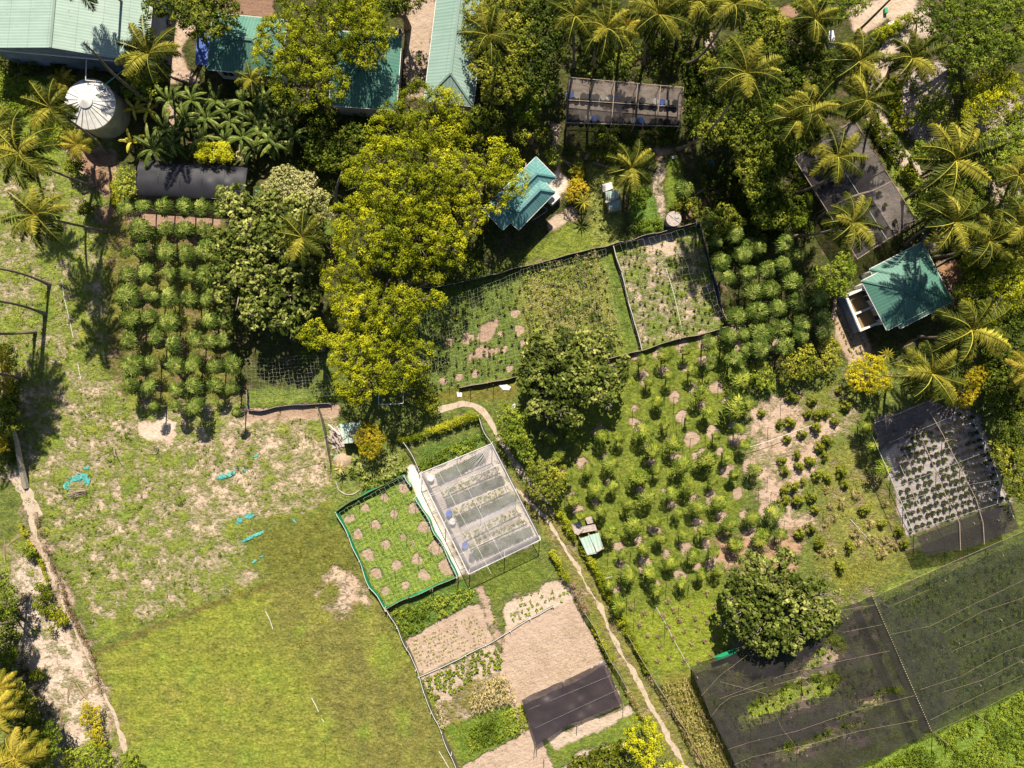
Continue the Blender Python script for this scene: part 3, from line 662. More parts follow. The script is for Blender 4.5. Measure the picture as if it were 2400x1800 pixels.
# big mint hall at top left (gable end towards the camera)
b = thing('farm_hall', 'large hall with pale mint corrugated gable roof beside the round water tank', 'building', w('A', 300, 0))
R1 = w('A', 300, 305, 6.4); E1 = w('A', 925, 408, 4.6); L1 = np.array([*(2*R1[:2]-E1[:2]), 4.6]); axis = unit(w('A', 345, -60, 6.4)[:2]-R1[:2])*26.0
mv = lambda p: np.array([*(p[:2]+axis), p[2]])
hip(b, [L1, E1, mv(E1), mv(L1)], 4.6, 6.4, 'roof_mint', gable=True, walls='plaster_blue', win=5, inset=.6)
# house with blue awning, hip roof
b = thing('farm_house', 'dark green hip roofed house with a blue awning on its left side', 'house', w('A', 1560, 300))
mu = hip(b, wl('A', '1365,85 1850,125 1830,500 1355,445', 3.2), 3.2, 4.5, 'roof_green', walls='plaster_white', win=3)
a4 = wl('A', '1270,200 1392,215 1370,425 1255,405', 2.7); a4 = [p-np.array([0,0,q]) for p, q in zip(a4, (.35,0,0,.35))]
aw = roof_faces('awning', [[a4[0], a4[1], a4[2], a4[3]]], 'roof_blue', b)
for i in (0, 3): mb = MB(); mb.tube([a4[i]-[0,0,.05], [a4[i][0]+.1, a4[i][1], 0]], .05, 6); mb.build('awning_post', 'steel', aw)
b = thing('farm_house', 'dark green hip roofed house half under the big yellow tree, beside the sandy alley', 'house', w('B', 740, 480))
hip(b, wl('B', '480,190 975,238 880,705 500,690', 3.6), 3.6, 5.1, 'roof_green', walls='plaster', win=3)
tb = MB(); tb.prism(poly('B', '890,175 945,190 955,230 895,235', 2.6), 2.55, 2.62); tag(tb.build('tarp', 'purple_film'), 'small dark tarpaulin stretched beside the sandy alley', 'tarpaulin')
b = thing('long_house', 'long narrow house with pale mint corrugated roof right of the sandy alley', 'house', w('B', 1260, 250))
hip(b, wl('B', '1191,-150 1500,-110 1412,688 1085,650', 4.0), 4.0, 5.3, 'roof_mint_long', hipend=(1,1), walls='plaster', win=6)
# teal cottage in the middle
b = thing('cottage', 'teal cottage with stepped hip roofs half hidden under the yellow tree', 'cottage', w('C', 120, 1250))
hip(b, wl('C', '150,1010 280,1142 -54,1495 -184,1363', 3.1), 3.1, 4.2, 'roof_teal', walls='plaster_white', win=3)
mu = hip(b, wl('C', '173,1141 278,1243 45,1492 -60,1390', 3.35), 3.35, 4.45, 'roof_teal', walls='plaster_white', win=2, inset=.6)
v_ = MB(); v_.tube([w('C', 90, 1055, 3.9), w('C', 85, 1150, 4.0), w('C', 130, 1185, 3.7), w('C', 235, 1200, 3.3)], .07, 5); v_.build('valley_flashing', 'dead_wood', b)
for lab, s_q, zz in (('pale concrete block on the sand at the teal cottage corner', '270,1240 315,1275 262,1325 235,1300', 1.0),):
    mb = MB(); mb.prism(poly('C', s_q, zz), 0, zz); o = mb.build('water_trough', 'plaster_white'); tag(o, lab, 'trough')
# green house of the right with concrete basins
b = thing('cottage', 'green hip roofed cottage on the right with a palm shadow on its roof', 'cottage', w('H', 1000, 250))
hip(b, wl('H', '765,85 1110,-86 1310,290 975,470', 3.1), 3.1, 4.7, 'roof_green', walls='plaster_white', win=3)
hip(b, wl('H', '720,165 885,485 1180,325 1015,5', 3.4), 3.4, 4.95, 'roof_green', walls='plaster_white', win=2, hipend=(1,1), inset=.6)
b = thing('basin_block', 'white concrete twin basin with brown water against the green cottage', 'basin', w('H', 730, 360))
c = wl('H', '600,262 740,200 868,425 720,485', 1.9); mb = MB()
m_, u, v, hw, hd = rect4(c); P = lambda a, q, z: np.array([*(m_+u*a+v*q), z]); ang = math.atan2(u[1], u[0])
mb.box(P(0,0,.25), 2*hw, 2*hd, .5, ang); mb.build('floor_slab', 'plaster_white', b)
for nm, a, q, sx, sy, zt in (('wall',0,hd-.1,2*hw,.2,1.9),('wall',0,-hd+.1,2*hw,.2,1.9),('wall',-hw+.12,0,.24,2*hd-.4,1.903),('wall',hw-.1,0,.2,2*hd-.4,1.903),('divider',0,.08*hd,2*hw-.44,.2,1.8)):
    mb = MB(); mb.box(P(a, q, (zt+.5)/2), sx, sy, zt-.5, ang); mb.build(nm, 'plaster_white', b)
mb = MB(); mb.box(P(0,0,.9), 2*hw-.3, 2*hd-.3, .8, ang); mb.build('water', 'brown_water', b)
mb = MB(); mb.box(P(-hw-.04,0,.95), .06, 2*hd-.1, 1.8, ang); mb.build('blue_side', 'plaster_blue', b)  # thin dark blue slab along the basin's left side
# round water tank
b = thing('water_tank', 'round concrete water tank with a white conical sheet roof and radial ribs', 'water tank', (0,0,0))
zc_ = 3.3; c0 = w('A', 583, 675, zc_)[:2]; R = 2.62; b.location = (c0[0], c0[1], 0)
a = np.linspace(0, 2*math.pi, 48, endpoint=False)
mb = MB(); mb.tube([(*c0,0),(*c0,zc_)], R-.12, 40); mb.build('tank_wall', 'tank_body', b, smooth=False, org=(*c0,0))
mb = MB(); rim = np.stack([c0[0]+R*np.cos(a), c0[1]+R*np.sin(a), np.full(48, zc_+.02)], 1); mid = np.stack([c0[0]+.62*np.cos(a), c0[1]+.62*np.sin(a), np.full(48, zc_+.85)], 1)
low = rim-[0,0,.18]; i = np.arange(48); j = (i+1) % 48
mb.add(np.concatenate([rim, mid, low]), np.concatenate([np.stack([i, j, 48+j, 48+i], 1), np.stack([96+i, 96+j, j, i], 1)])); rf = mb.build('roof', 'plaster_white', b, org=(*c0,0))
mb = MB()
for k in range(22):
    t_ = k*2*math.pi/22+.1; e = np.array([math.cos(t_), math.sin(t_)]); mb.bar((*(c0+e*.6), zc_+.89), (*(c0+e*(R+.02)), zc_+.06), .035, .05)
mb.build('rib', 'steel', rf, org=(*c0,0))
mb = MB(); a2 = np.linspace(0, 2*math.pi, 24, endpoint=False); r2 = np.stack([c0[0]+.75*np.cos(a2), c0[1]+.75*np.sin(a2), np.full(24, zc_+.90)], 1)
mb.add(np.vstack([r2, [(*c0, zc_+1.35)], r2-[0,0,.06]]), [(25+i, 25+(i+1)%24, (i+1)%24, i) for i in range(24)], [(i, (i+1)%24, 24) for i in range(24)]); mb.build('cap', 'plaster_white', rf, org=(*c0,0))
hx = w('A', 650, 572, zc_+.3); mb = MB(); mb.box(hx, .55, .5, .12, .5); mb.build('hatch', 'steel', b, org=(*c0,0))
mb = MB(); mb.tube([w('A',655,565,3.7), w('A',655,530,3.95), w('A',555,520,3.95)], .05, 6); mb.tube([w('A',555,520,3.95), w('A',560,385,4.4)], .05, 6); mb.build('inlet_pipe', 'white_pipe', b, org=(*c0,0))
mb = MB(); mb.tube([w('A',660,565,3.7), w('A',790,462,4.4)], .05, 6); mb.build('outlet_pipe', 'teal_cloth', b, org=(*c0,0))
mb = MB(); lx = w('A', 790, 700, 2.0)
mb.tube([w('A',735,650,3.15), w('A',835,735,0)], .04, 5); mb.tube([w('A',720,665,3.15), w('A',815,755,0)], .04, 5)
for k in range(10): f = k/10; p = w('A',735,650,3.15)*(1-f)+w('A',835,735,0)*f; q = w('A',720,665,3.15)*(1-f)+w('A',815,755,0)*f; mb.tube([p, q], .025, 4)
mb.build('ladder', 'steel', b, org=(*c0,0))
# small round well tank by the net garden
c0 = w('C', 1048, 1418, 1.5)[:2]; b = thing('well', 'small round concrete well with a cracked lid above the net garden corner', 'well', (*c0, 0))
mb = MB(); mb.tube([(0,0,0),(0,0,1.45)], .74, 24); mb.build('ring', 'concrete', b, org=(0,0,0))
mb = MB(); mb.tube([(0,0,1.46),(0,0,1.56)], .80, 24); mb.build('lid', 'pallet_wood', b, org=(0,0,0))
mb = MB(); mb.bar((-.6,.5,1.59), (.65,-.45,1.59), .07, .05); mb.box((.35,.15,1.61), .35, .22, .08, .5); mb.build('lid_bar', 'steel', b, org=(0,0,0))
# little sheds
def shed(name, label, t, quads, z, mats, post=True):
    c = np.mean([w(t, *map(float, p.split(',')), z) for p in quads[0].split()], 0); b = thing(name, label, 'shed', (c[0], c[1], 0))
    for s_q, mt, dz in zip(quads, mats, range(len(quads))):
        f = wl(t, s_q, z-.12*dz); f[2] = f[2]-[0,0,.25]; f[3] = f[3]-[0,0,.25]
        ro = roof_faces('roof', [f], mt, b, .04)
        mb = MB()
        for p in f: mb.tube([(p[0], p[1], 0), (p[0], p[1], p[2]-.05)], .05, 5)
        mb.build('post', 'timber', b)
        q = np.array(f); cc_ = q.mean(0); q = cc_+(q-cc_)*.9; mb = MB()
        for i in (1, 2, 3): mb.bar((*q[i][:2], z*.45), (*q[(i+1)%4][:2], z*.45), .05, z*.8)
        mb.build('wall', 'timber', b)
    return b
shed('tool_shed', 'two small mint tin roofed hutches in the vegetable garden', 'C', ['605,1243 688,1230 698,1280 612,1300', '620,1308 700,1290 706,1350 632,1366'], 1.6, ['roof_pale', 'roof_mint'])
mb = MB(); c = w('C', 617, 1212, .9); mb.prism(poly('C', '583,1195 645,1182 655,1222 590,1245', .8), 0, [.75,.95,.8,.9]); tag(mb.build('sack', 'white_sack'), 'white plastic sack lying above the mint tin hutches', 'sack')
mb = MB(); mb.bar(w('C',605,1310,1.75), w('C',690,1278,1.7), .22, .06); tag(mb.build('board', 'pallet_wood'), 'weathered board lying across the mint tin hutches', 'board')
shed('tool_shed', 'mint tin roofed hutch with sticks on its roof beside the orange bush', 'F', ['540,1090 612,1082 622,1212 566,1218', '614,1083 680,1076 684,1203 624,1212'], 1.9, ['roof_pale', 'roof_mint'])
shed('tool_shed', 'pale green tin hutch behind the hedge at the papaya orchard', 'K', ['440,175 500,152 548,272 490,285', '502,150 562,135 597,243 550,270'], 1.5, ['roof_pale', 'roof_pale'])
for i, (s_q, lab) in enumerate((('385,82 440,62 470,110 430,152 405,140', 'weathered boards beside the pale green tin hutch, under a papaya'), ('440,100 540,80 552,120 450,138', 'weathered flat platform directly above the pale green tin hutch'), ('475,40 515,30 530,70 490,80', 'small weathered board lying furthest above the pale green hutch'))):
    mb = MB(); mb.prism(poly('K', s_q, .9-.15*i), .7-.15*i, .8-.15*i); tag(mb.build('board', 'pallet_wood'), lab, 'board')
# wood pile by the hutch
for i in range(16):
    a_ = rng.uniform(60, 150)*math.pi/180; p = w('F', rng.uniform(475, 545), rng.uniform(1100, 1230), .2+.06*i); L = rng.uniform(.7, 1.9)
    d_ = np.array([math.cos(a_), math.sin(a_), rng.uniform(-.1,.1)])*L/2
    if i == 0: WP = thing('wood_pile', 'heap of pale sticks and boards left of the hutch by the orange bush', 'wood pile', (p[0], p[1], 0)); wo = p
    mb = MB(); mb.bar(p-d_, p+d_, rng.uniform(.05,.12), .04); mb.build('stick', ['pallet_wood','dead_wood','plaster_white'][i%3], WP, org=(wo[0], wo[1], 0))
mb = MB(); mb.prism(poly('F', '475,1120 560,1110 575,1235 495,1250', .1), .05, .12); mb.build('pallet', 'pallet_wood', WP, org=(wo[0], wo[1], 0))
for i, s_q in enumerate(('560,1180 650,1120', '575,1150 640,1165', '590,1130 600,1210')):
    f = poly('F', s_q, 2.0+.05*i); mb = MB(); mb.tube(f, .04, 5); tag(mb.build('branch', 'dead_wood'), ['longest dry stick slanting over the mint hutch roof', 'dry stick lying flat across the mint hutch roof', 'dry stick lying along the mint hutch roof slope'][i], 'branch')
mb = MB(); mb.tube(poly('F', '795,860 795,965 955,955 953,860 795,860', 1.0), .06, 6)
o = mb.build('cage', 'white_pipe'); tag(o, 'white pipe frame of a small cage below the lowest yellow tree', 'frame')

# ------------------------------------------------------------------ nets, film and fences
def sheet(name, mat, P, z, step=.35, sag=.12, holes=(), parent=None, org=(0,0,0), ridge=None, seed=1, wr=.05, tilt=None, torn=0):
    """cloth laid over polygon P (world xy), waved, with real openings"""
    P = np.asarray(P)[:, :2]; x0, y0 = P.min(0)-step; x1, y1 = P.max(0)+step
    xs = np.arange(x0, x1, step); ys = np.arange(y0, y1, step); X, Y = np.meshgrid(xs, ys, indexing='ij')
    Z = z+(vnoise(X, Y, .30, seed)-.5)*2*sag+(vnoise(X, Y, 1.1, seed+1)-.5)*2*wr
    if tilt is not None: Z = Z+tilt(X, Y)
    ins = inpoly(X, Y, P); E = []
    # snap the outside neighbours of the border onto the polygon edge for clean outlines
    A = P; B = np.roll(P, -1, 0)
    def snap(x, y):
        p = np.array([x, y]); ab = B-A; t = np.clip(((p-A)*ab).sum(1)/(ab**2).sum(1), 0, 1); q = A+ab*t[:, None]; k = ((q-p)**2).sum(1).argmin(); return q[k]
    nx_, ny_ = X.shape; use = np.zeros((nx_-1, ny_-1), bool)
    use |= ins[:-1,:-1] | ins[1:,:-1] | ins[:-1,1:] | ins[1:,1:]
    for hpoly in holes:
        hx = X[:-1,:-1]+step/2; hy = Y[:-1,:-1]+step/2; use &= ~inpoly(hx+(vnoise(hx, hy, 1.2, 9)-.5)*.5, hy, hpoly)
    if torn: hx = X[:-1,:-1]; hy = Y[:-1,:-1]; use &= vnoise(hx, hy, 2.6, seed) > torn
    need = np.zeros_like(ins); need[:-1,:-1] |= use; need[1:,:-1] |= use; need[:-1,1:] |= use; need[1:,1:] |= use
    for i, j in zip(*np.where(need & ~ins)):
        q = snap(X[i,j], Y[i,j]); X[i,j], Y[i,j] = q
    idx = -np.ones(X.shape, int); idx[need] = np.arange(need.sum())
    V = np.stack([X[need], Y[need], Z[need]], 1); i, j = np.where(use)
    mb = MB(); mb.add(V, np.stack([idx[i,j], idx[i+1,j], idx[i+1,j+1], idx[i,j+1]], 1), None, rng.uniform(-.03, .03, len(i)))
    return mb.build(name, mat, parent, smooth=True, org=org)
def fence(label, t, s, h, mat='grey_cloth', post='timber', gap=2.4, wav=.06, group=None, name='net_fence', jit=.05, cat='fence', rail=True, thick=.05):
    p = poly(t, s)[:, :2]; L = np.concatenate([[0], np.cumsum(np.linalg.norm(np.diff(p, axis=0), axis=1))])
    n_ = max(3, int(L[-1]/.4)); u = np.linspace(0, L[-1], n_); x = np.interp(u, L, p[:,0]); y = np.interp(u, L, p[:,1]); sd_ = int(abs(x[0]*7))
    x = x+(vnoise(u, u*0, .7, sd_)-.5)*wav*2; y = y+(vnoise(u, u*0, .7, sd_+5)-.5)*wav*2
    hh = h*(1+(vnoise(u, u*0, .9, sd_+8)-.5)*.25); b = thing(name, label, cat, (x[0], y[0], 0), 0, group); org = (x[0], y[0], 0)
    lean = (vnoise(u, u*0, .5, sd_+2)-.5)*.5
    lo = np.c_[x, y, np.full(n_, .02)]; hi = np.c_[x+lean*.4, y+lean*.4, hh]; mid = (lo+hi)/2+np.c_[(vnoise(u, u*0, 1.5, sd_+3)-.5)*.25, (vnoise(u, u*0, 1.5, sd_+4)-.5)*.25, np.zeros(n_)]
    i = np.arange(n_-1); mb = MB(); off = np.array([thick, thick, 0])
    V = np.concatenate([lo, mid, hi, hi+off, mid+off, lo+off]); Q = np.concatenate([np.stack([r*n_+i, r*n_+i+1, (r+1)*n_+i+1, (r+1)*n_+i], 1) for r in range(5)])
    mb.add(V, Q, None, rng.uniform(-.1, .1, len(Q))); mb.build('netting', mat, b, org=org)
    k = max(2, int(L[-1]/gap)+1)
    for q in np.linspace(0, n_-1, k).astype(int):
        mb = MB(); mb.tube([lo[q]-[0,0,.02], hi[q]+[rng.normal(0,jit), rng.normal(0,jit), .25]], .04, 5); mb.build('post', post, b, org=org)
    if rail: mb = MB(); mb.tube(hi[::max(1, n_//40)]+[0,0,.03], .028, 5); mb.build('top_rope', 'dead_wood' if post == 'timber' else post, b, org=org)
    return b
def trellis(label, c4, z, nx_, ny_, mat='string_white', wdt=.032, holes=(), name='trellis_net', jit=.05, sag=.15, clip=None, drop=.08):
    """horizontal string grid hung over a plot"""
    c = [np.array(q)[:2] for q in c4]; mb = MB()
    def pt(a, b_): return (c[0]*(1-a)+c[1]*a)*(1-b_)+(c[3]*(1-a)+c[2]*a)*b_
    G = np.zeros((nx_+1, ny_+1, 3))
    for i in range(nx_+1):
        for j in range(ny_+1):
            p = pt(i/nx_, j/ny_); n1 = vnoise(p[0], p[1], .35, 21)-.5; n2 = vnoise(p[0], p[1], .35, 22)-.5
            G[i,j] = (p[0]+n1*.4+rng.normal(0,jit), p[1]+n2*.4+rng.normal(0,jit), z+(vnoise(p[0], p[1], .3, 23)-.5)*2*sag)
    def seg(a, b_):
        if rng.random() < drop: return
        m_ = (a+b_)/2
        if clip is not None and not inpoly(np.array(m_[0]), np.array(m_[1]), clip): return
        d = unit(b_-a); sd = np.array([-d[1], d[0], 0])*wdt/2; up = np.array([0,0,wdt/2])
        mb.add([a-sd, a+up, a+sd, b_-sd, b_+up, b_+sd], [(0,1,4,3),(1,2,5,4),(2,0,3,5)])
    for i in range(nx_+1):
        for j in range(ny_+1):
            if i < nx_: seg(G[i,j], G[i+1,j])
            if j < ny_: seg(G[i,j], G[i,j+1])
    return tag(mb.build(name, mat), label, 'net')
def pole(label, t, x, y, h=2.0, r=.035, mat='bark', lean=(0,0), name='stake', group=None):
    p = w(t, x, y); mb = MB(); mb.tube([p, p+[lean[0], lean[1], h]], r, 5)
    return tag(mb.build(name, mat), label, 'stake', group)
def posts(parent, P, h, org, mat='timber', r=.05, name='post'):
    for p in P: mb = MB(); mb.tube([(p[0], p[1], 0), (p[0], p[1], h)], r, 6); mb.build(name, mat, parent, org=org)
# black film tunnel at the left
b = thing('film_tunnel', 'low tunnel covered in wrinkled black film above the left papaya orchard', 'tunnel', (0,0,0))
P = poly('A', '905,1030 1605,1080 1598,1308 890,1282', 1.8)[:, :2]; u = unit(P[1]-P[0]); v = np.array([-u[1], u[0]]); org = (*P.mean(0), 0); b.location = org
ym = P.mean(0)@v; hw = abs((P[0]-P[3])@v)/2
sheet('cover', 'black_film', P, 1.0, .22, .05, (), b, org, seed=31, wr=.07, tilt=lambda X, Y: 1.25*np.sqrt(np.clip(1-(((X*v[0]+Y*v[1])-ym)/(hw*1.08))**2, 0.02, 1)))
for k in range(6):
    f = k/5; A = P[0]*(1-f)+P[1]*f; B = P[3]*(1-f)+P[2]*f; mb = MB()
    mb.tube([(*(A*(1-q)+B*q), 1.0+1.3*math.sin(math.pi*q)**.6 if 0 < q < 1 else 1.0) for q in np.linspace(0, 1, 12)], .035, 5); mb.build('hoop', 'plastic_black', b, org=org)
for e in (P[0], P[1], P[2], P[3], (P[2]+P[3])/2, (P[0]+P[1])/2): mb = MB(); mb.tube([(*e, 0), (*e, 1.1)], .05, 5); mb.build('post', 'timber', b, org=org)
# garden netted nursery of top middle
b = thing('shade_house', 'black shade net nursery with blue trays showing through, under the tall palms', 'shade house', (0,0,0))
P = poly('C', '370,505 1110,570 1085,822 350,797', 2.4)[:, :2]; org = (*P.mean(0), 0); b.location = org
sheet('shade_net', 'shade_net', P, 2.4, .3, .06, (), b, org, seed=41, wr=.03)
for k in range(6):
    f = k/5; A = P[0]*(1-f)+P[1]*f; B = P[3]*(1-f)+P[2]*f; mb = MB(); mb.tube([(*A, 2.5), (*B, 2.5)], .035, 5, .5); mb.build('rafter', 'dead_wood' if k in (0,5) else 'timber', b, org=org)
    for e in (A, B): mb = MB(); mb.tube([(*e, 0), (*e, 2.5)], .05, 5); mb.build('post', 'timber', b, org=org)
for A, B in ((P[0],P[1]), (P[3],P[2]), ((P[0]+P[3])/2,(P[1]+P[2])/2)): mb = MB(); mb.tube([(*A, 2.52), (*B, 2.52)], .035, 5); mb.build('purlin', 'dead_wood', b, org=org)
cols = ['blue_plastic','plastic_black','white_sack','plastic_black','concrete','concrete','plastic_black']
for i in range(34):
    fx = (i % 17+.5)/17; fy = .22+.5*(i//17); A = P[0]*(1-fx)+P[1]*fx; B = P[3]*(1-fx)+P[2]*fx; p = A*(1-fy)+B*fy; mt = cols[(i*5) % 7]
    big = mt == 'blue_plastic'; mb = MB()
    if i % 3 == 0: mb.box((0,0,.5), .8, .55, .12); mb.box((0,0,.22), .7, .45, .42); nm, ct, ds = 'nursery_table', 'table', 'table'
    else:
        mb.tube([(0,0,0),(0,0,.02),(0,0,.55),(0,0,.6)], [.26,.30,.34,.34], 12); nm, ct, ds = ('barrel', 'barrel', 'barrel')
    o = mb.build(nm, mt); o.location = (p[0], p[1], 0); o.rotation_euler[2] = rng.uniform(-.2,.2)
    tag(o, f"{ {'blue_plastic':'blue','plastic_black':'black','white_sack':'white','concrete':'grey'}[mt]} {ds}, {ORD[i%17]} from left in the {'upper' if i<17 else 'lower'} row under the top nursery net", ct, 'barrels and tables under the nursery net')
# slanting shade house at right, over pots
SH2 = np.array([W(2002,282,2.6)[:2], W(2147,517,2.6)[:2], W(2009,607,2.6)[:2], W(1860,370,2.6)[:2]])
b = thing('shade_house', 'slanting black shade net house crossed by a bare pale trunk at right', 'shade house', (*SH2.mean(0), 0)); org = (*SH2.mean(0), 0)
sheet('shade_net', 'shade_net', SH2, 2.6, .3, .08, (), b, org, seed=43, wr=.04)
for A, B in ((0,1),(1,2),(2,3),(3,0)): mb = MB(); mb.tube([(*SH2[A], 2.66), (*SH2[B], 2.66)], .035, 5); mb.build('rail', 'timber', b, org=org)
mb = MB(); mb.tube([(*((SH2[0]+SH2[3])/2), 2.7), (*((SH2[1]+SH2[2])/2), 2.7)], .03, 5); mb.build('rail', 'string_white', b, org=org)
posts(b, [*SH2, *(SH2+np.roll(SH2, 1, 0))/2], 2.7, org)
# big potted nursery net (right)
P = poly('Q2', '105,405 660,180 1110,190 1230,340 1600,1480 1180,1640 660,1720 520,1700', 2.5)[:, :2]; org = (*P.mean(0), 0)
b = thing('shade_house', 'large thin black net over the rows of potted seedlings at right', 'shade house', org)
sheet('shade_net', 'shade_net_thin', P, 2.5, .4, .12, (poly('Q2', '420,250 640,180 660,300 480,380'),), b, org, seed=44, wr=.05)
sheet('shade_net_lower', 'shade_net', poly('Q2', '560,1560 1000,1400 1530,1210 1610,1480 1190,1650 650,1760', 2.35), 2.35, .4, .1, (), b, org, seed=45)
for s_q in ('700,290 830,520 1000,850 1170,1180 1240,1420 1255,1640', '560,450 640,620 760,900 900,1240 1000,1420 1010,1700', '390,830 470,1010 580,1260 650,1400', '1140,380 1290,640 1400,980 1560,1380', '130,400 430,280 640,190', '105,520 290,950 400,1200 520,1500'):
    mb = MB(); mb.tube(poly('Q2', s_q, 2.62), .035, 5); mb.build('ridge_wire', 'timber' if s_q[0] != '1' else 'string_white', b, org=org)
for s_q in ('280,600 1000,300', '360,1050 1200,720', '400,1200 900,1060 1400,980', '440,1530 1500,1190'): mb = MB(); mb.tube(poly('Q2', s_q, 2.60), .015, 4); mb.build('wire', 'steel', b, org=org)
posts(b, [w('Q2', a, c) for a, c in ((130,420),(420,290),(660,200),(290,950),(420,1280),(530,1540),(1000,1380),(1240,1350),(1500,1180),(1340,760),(1200,400),(820,560),(640,640),(760,900),(1000,880),(900,1200),(1100,1080))], 2.6, org)
# two great nets at the bottom right
BN = poly('L', '-389,1010 -230,945 -30,905 40,860 555,640 790,548 1175,1430 900,1560 600,1700 300,1850 -20,1850 -99,1659 -139,1560 -299,1240', 2.6)[:, :2]; org = (*BN.mean(0), 0)
b = thing('shade_house', 'huge torn black shade net left of the diagonal seam at bottom right', 'shade house', org)
hl = [poly('L', q, 2.6) for q in ('-40,1255 150,1150 300,1080 470,1040 600,1050 605,1110 500,1190 240,1260 0,1345', '490,800 560,780 640,870 610,950 440,1000 330,1030 400,940', '670,1235 830,1150 980,1125 970,1180 830,1190 820,1250', '300,1520 420,1460 560,1400 740,1350 760,1380 560,1430 420,1510 300,1580', '215,1480 280,1470 300,1540 250,1580 210,1540', '560,1310 600,1320 590,1370 555,1350')]
sagf = lambda X, Y: -.30*np.abs(np.sin(X*.75+Y*.35))*np.abs(np.sin(Y*.75-X*.35))+.10*(vnoise(X*.35+Y*.9, Y*.35-X*.12, 1.6, 57)-.5)
sheet('shade_net', 'shade_net', BN, 2.7, .25, .30, hl, b, org, seed=51, wr=.14, tilt=sagf)
fold = poly('L', '740,560 790,548 1175,1430 1110,1430 1000,1150 870,880', 2.68)
sheet('doubled_edge', 'shade_net', fold, 2.72, .3, .05, (), b, org, seed=52, wr=.03)
band = poly('L', '-270,1300 0,1370 560,1240 650,1290 300,1480 0,1560 -160,1520', 2.75); sheet('doubled_strip', 'shade_net_thin', band, 2.8, .35, .12, (), b, org, seed=53)
for s_q in ('-320,1190 -200,1060 0,910', '-200,1210 200,1060 420,1000 900,900', '-150,1540 0,1490 300,1420 700,1280 1060,1190', '-110,1640 0,1590 400,1500 700,1420 1080,1350', '-260,1330 -200,1250 -130,1200 300,1080', '560,640 820,600', '600,780 850,730', '-200,1100 100,1180 200,1400 300,1530'):
    mb = MB(); mb.tube(poly('L', s_q, 2.85), .009, 4); mb.build('wire', 'dead_wood', b, org=org)
posts(b, [w('L', a, c) for a, c in ((-385,1012),(-30,905),(555,640),(330,1070),(600,1110),(-120,1600),(0,1400),(300,1500),(620,1390),(0,1650),(590,1620),(200,1260),(850,860))], 2.7, org)
BR = poly('L', '790,548 1160,385 1660,170 1800,110 2000,60 2000,1010 1770,1140 1175,1430', 2.7)[:, :2]; org = (*BR.mean(0), 0)
b = thing('shade_house', 'huge intact greenish black shade net right of the diagonal seam', 'shade house', org)
sheet('shade_net', 'shade_net_green', BR, 2.85, .25, .20, (), b, org, seed=55, wr=.10, tilt=sagf)
sheet('second_layer', 'shade_net_thin', poly('L', '800,555 1080,690 1250,790 1280,860 1370,1060 1175,1430 1000,1050', 2.95), 3.0, .35, .1, (), b, org, seed=56)
mb = MB(); sd = []
for k in range(60):
    f = k/60; p = w('L', 790+385*f, 548+882*f, 2.98); mb.box(p, .10, .06, .05, 1.1)
mb.build('seam_stitches', 'dead_wood', b, org=org)
for s_q in ('800,548 1160,388 1660,172 1800,110', '1245,785 1510,640 1770,555 1900,520', '1380,1055 1640,910 1800,850', '930,600 1160,500', '900,795 1160,740 1400,620 1770,440', '1240,1170 1500,1090 1800,940', '1160,1350 1500,1180 1760,1060', '1175,1430 1440,1310 1770,1140', '1100,1150 1380,1060', '1300,905 1770,700'):
    mb = MB(); mb.tube(poly('L', s_q, 3.02), .014 if s_q[0] in '8' else .008, 4); mb.build('wire', 'dead_wood', b, org=org)
posts(b, [w('L', a, c) for a, c in ((800,560),(1160,400),(1520,240),(1245,790),(1510,645),(1380,1055),(1175,1420),(1440,1300),(1770,1130),(960,900),(1770,560),(1640,910))], 2.95, org)
mb = MB(); mb.prism(poly('K', '1315,935 1450,880 1470,905 1380,945 1325,965', 1.5), 1.45, [1.5,1.6,1.5,1.55,1.5]); tag(mb.build('tarp', 'green_plastic'), 'bright green tarpaulin corner poking out at the torn net edge', 'tarpaulin')
# dark purple film canopy over the seed beds
P = poly('K', '62,1212 140,1170 330,1090 480,1020 603,965 660,1100 720,1250 560,1310 330,1400 160,1508 110,1360', 1.3)[:, :2]; org = (*P.mean(0), 0)
b = thing('film_canopy', 'dark purple film canopy sagging over the sandy seed bed beside the track', 'canopy', org)
sheet('film', 'purple_film', P, 1.3, .2, .35, (), b, org, seed=61, wr=.16)
for a, c in ((62,1212),(330,1100),(600,970),(660,1100),(720,1250),(420,1370),(160,1505)): mb = MB(); mb.tube([w('K', a, c), w('K', a, c)+[0,0,1.45]], .04, 5); mb.build('post', 'timber', b, org=org)
for s_q in ('110,1280 400,1160 640,1060', '150,1400 430,1270 690,1150'): mb = MB(); mb.tube(poly('K', s_q, 1.62), .008, 4); mb.build('wire', 'steel', b, org=org)
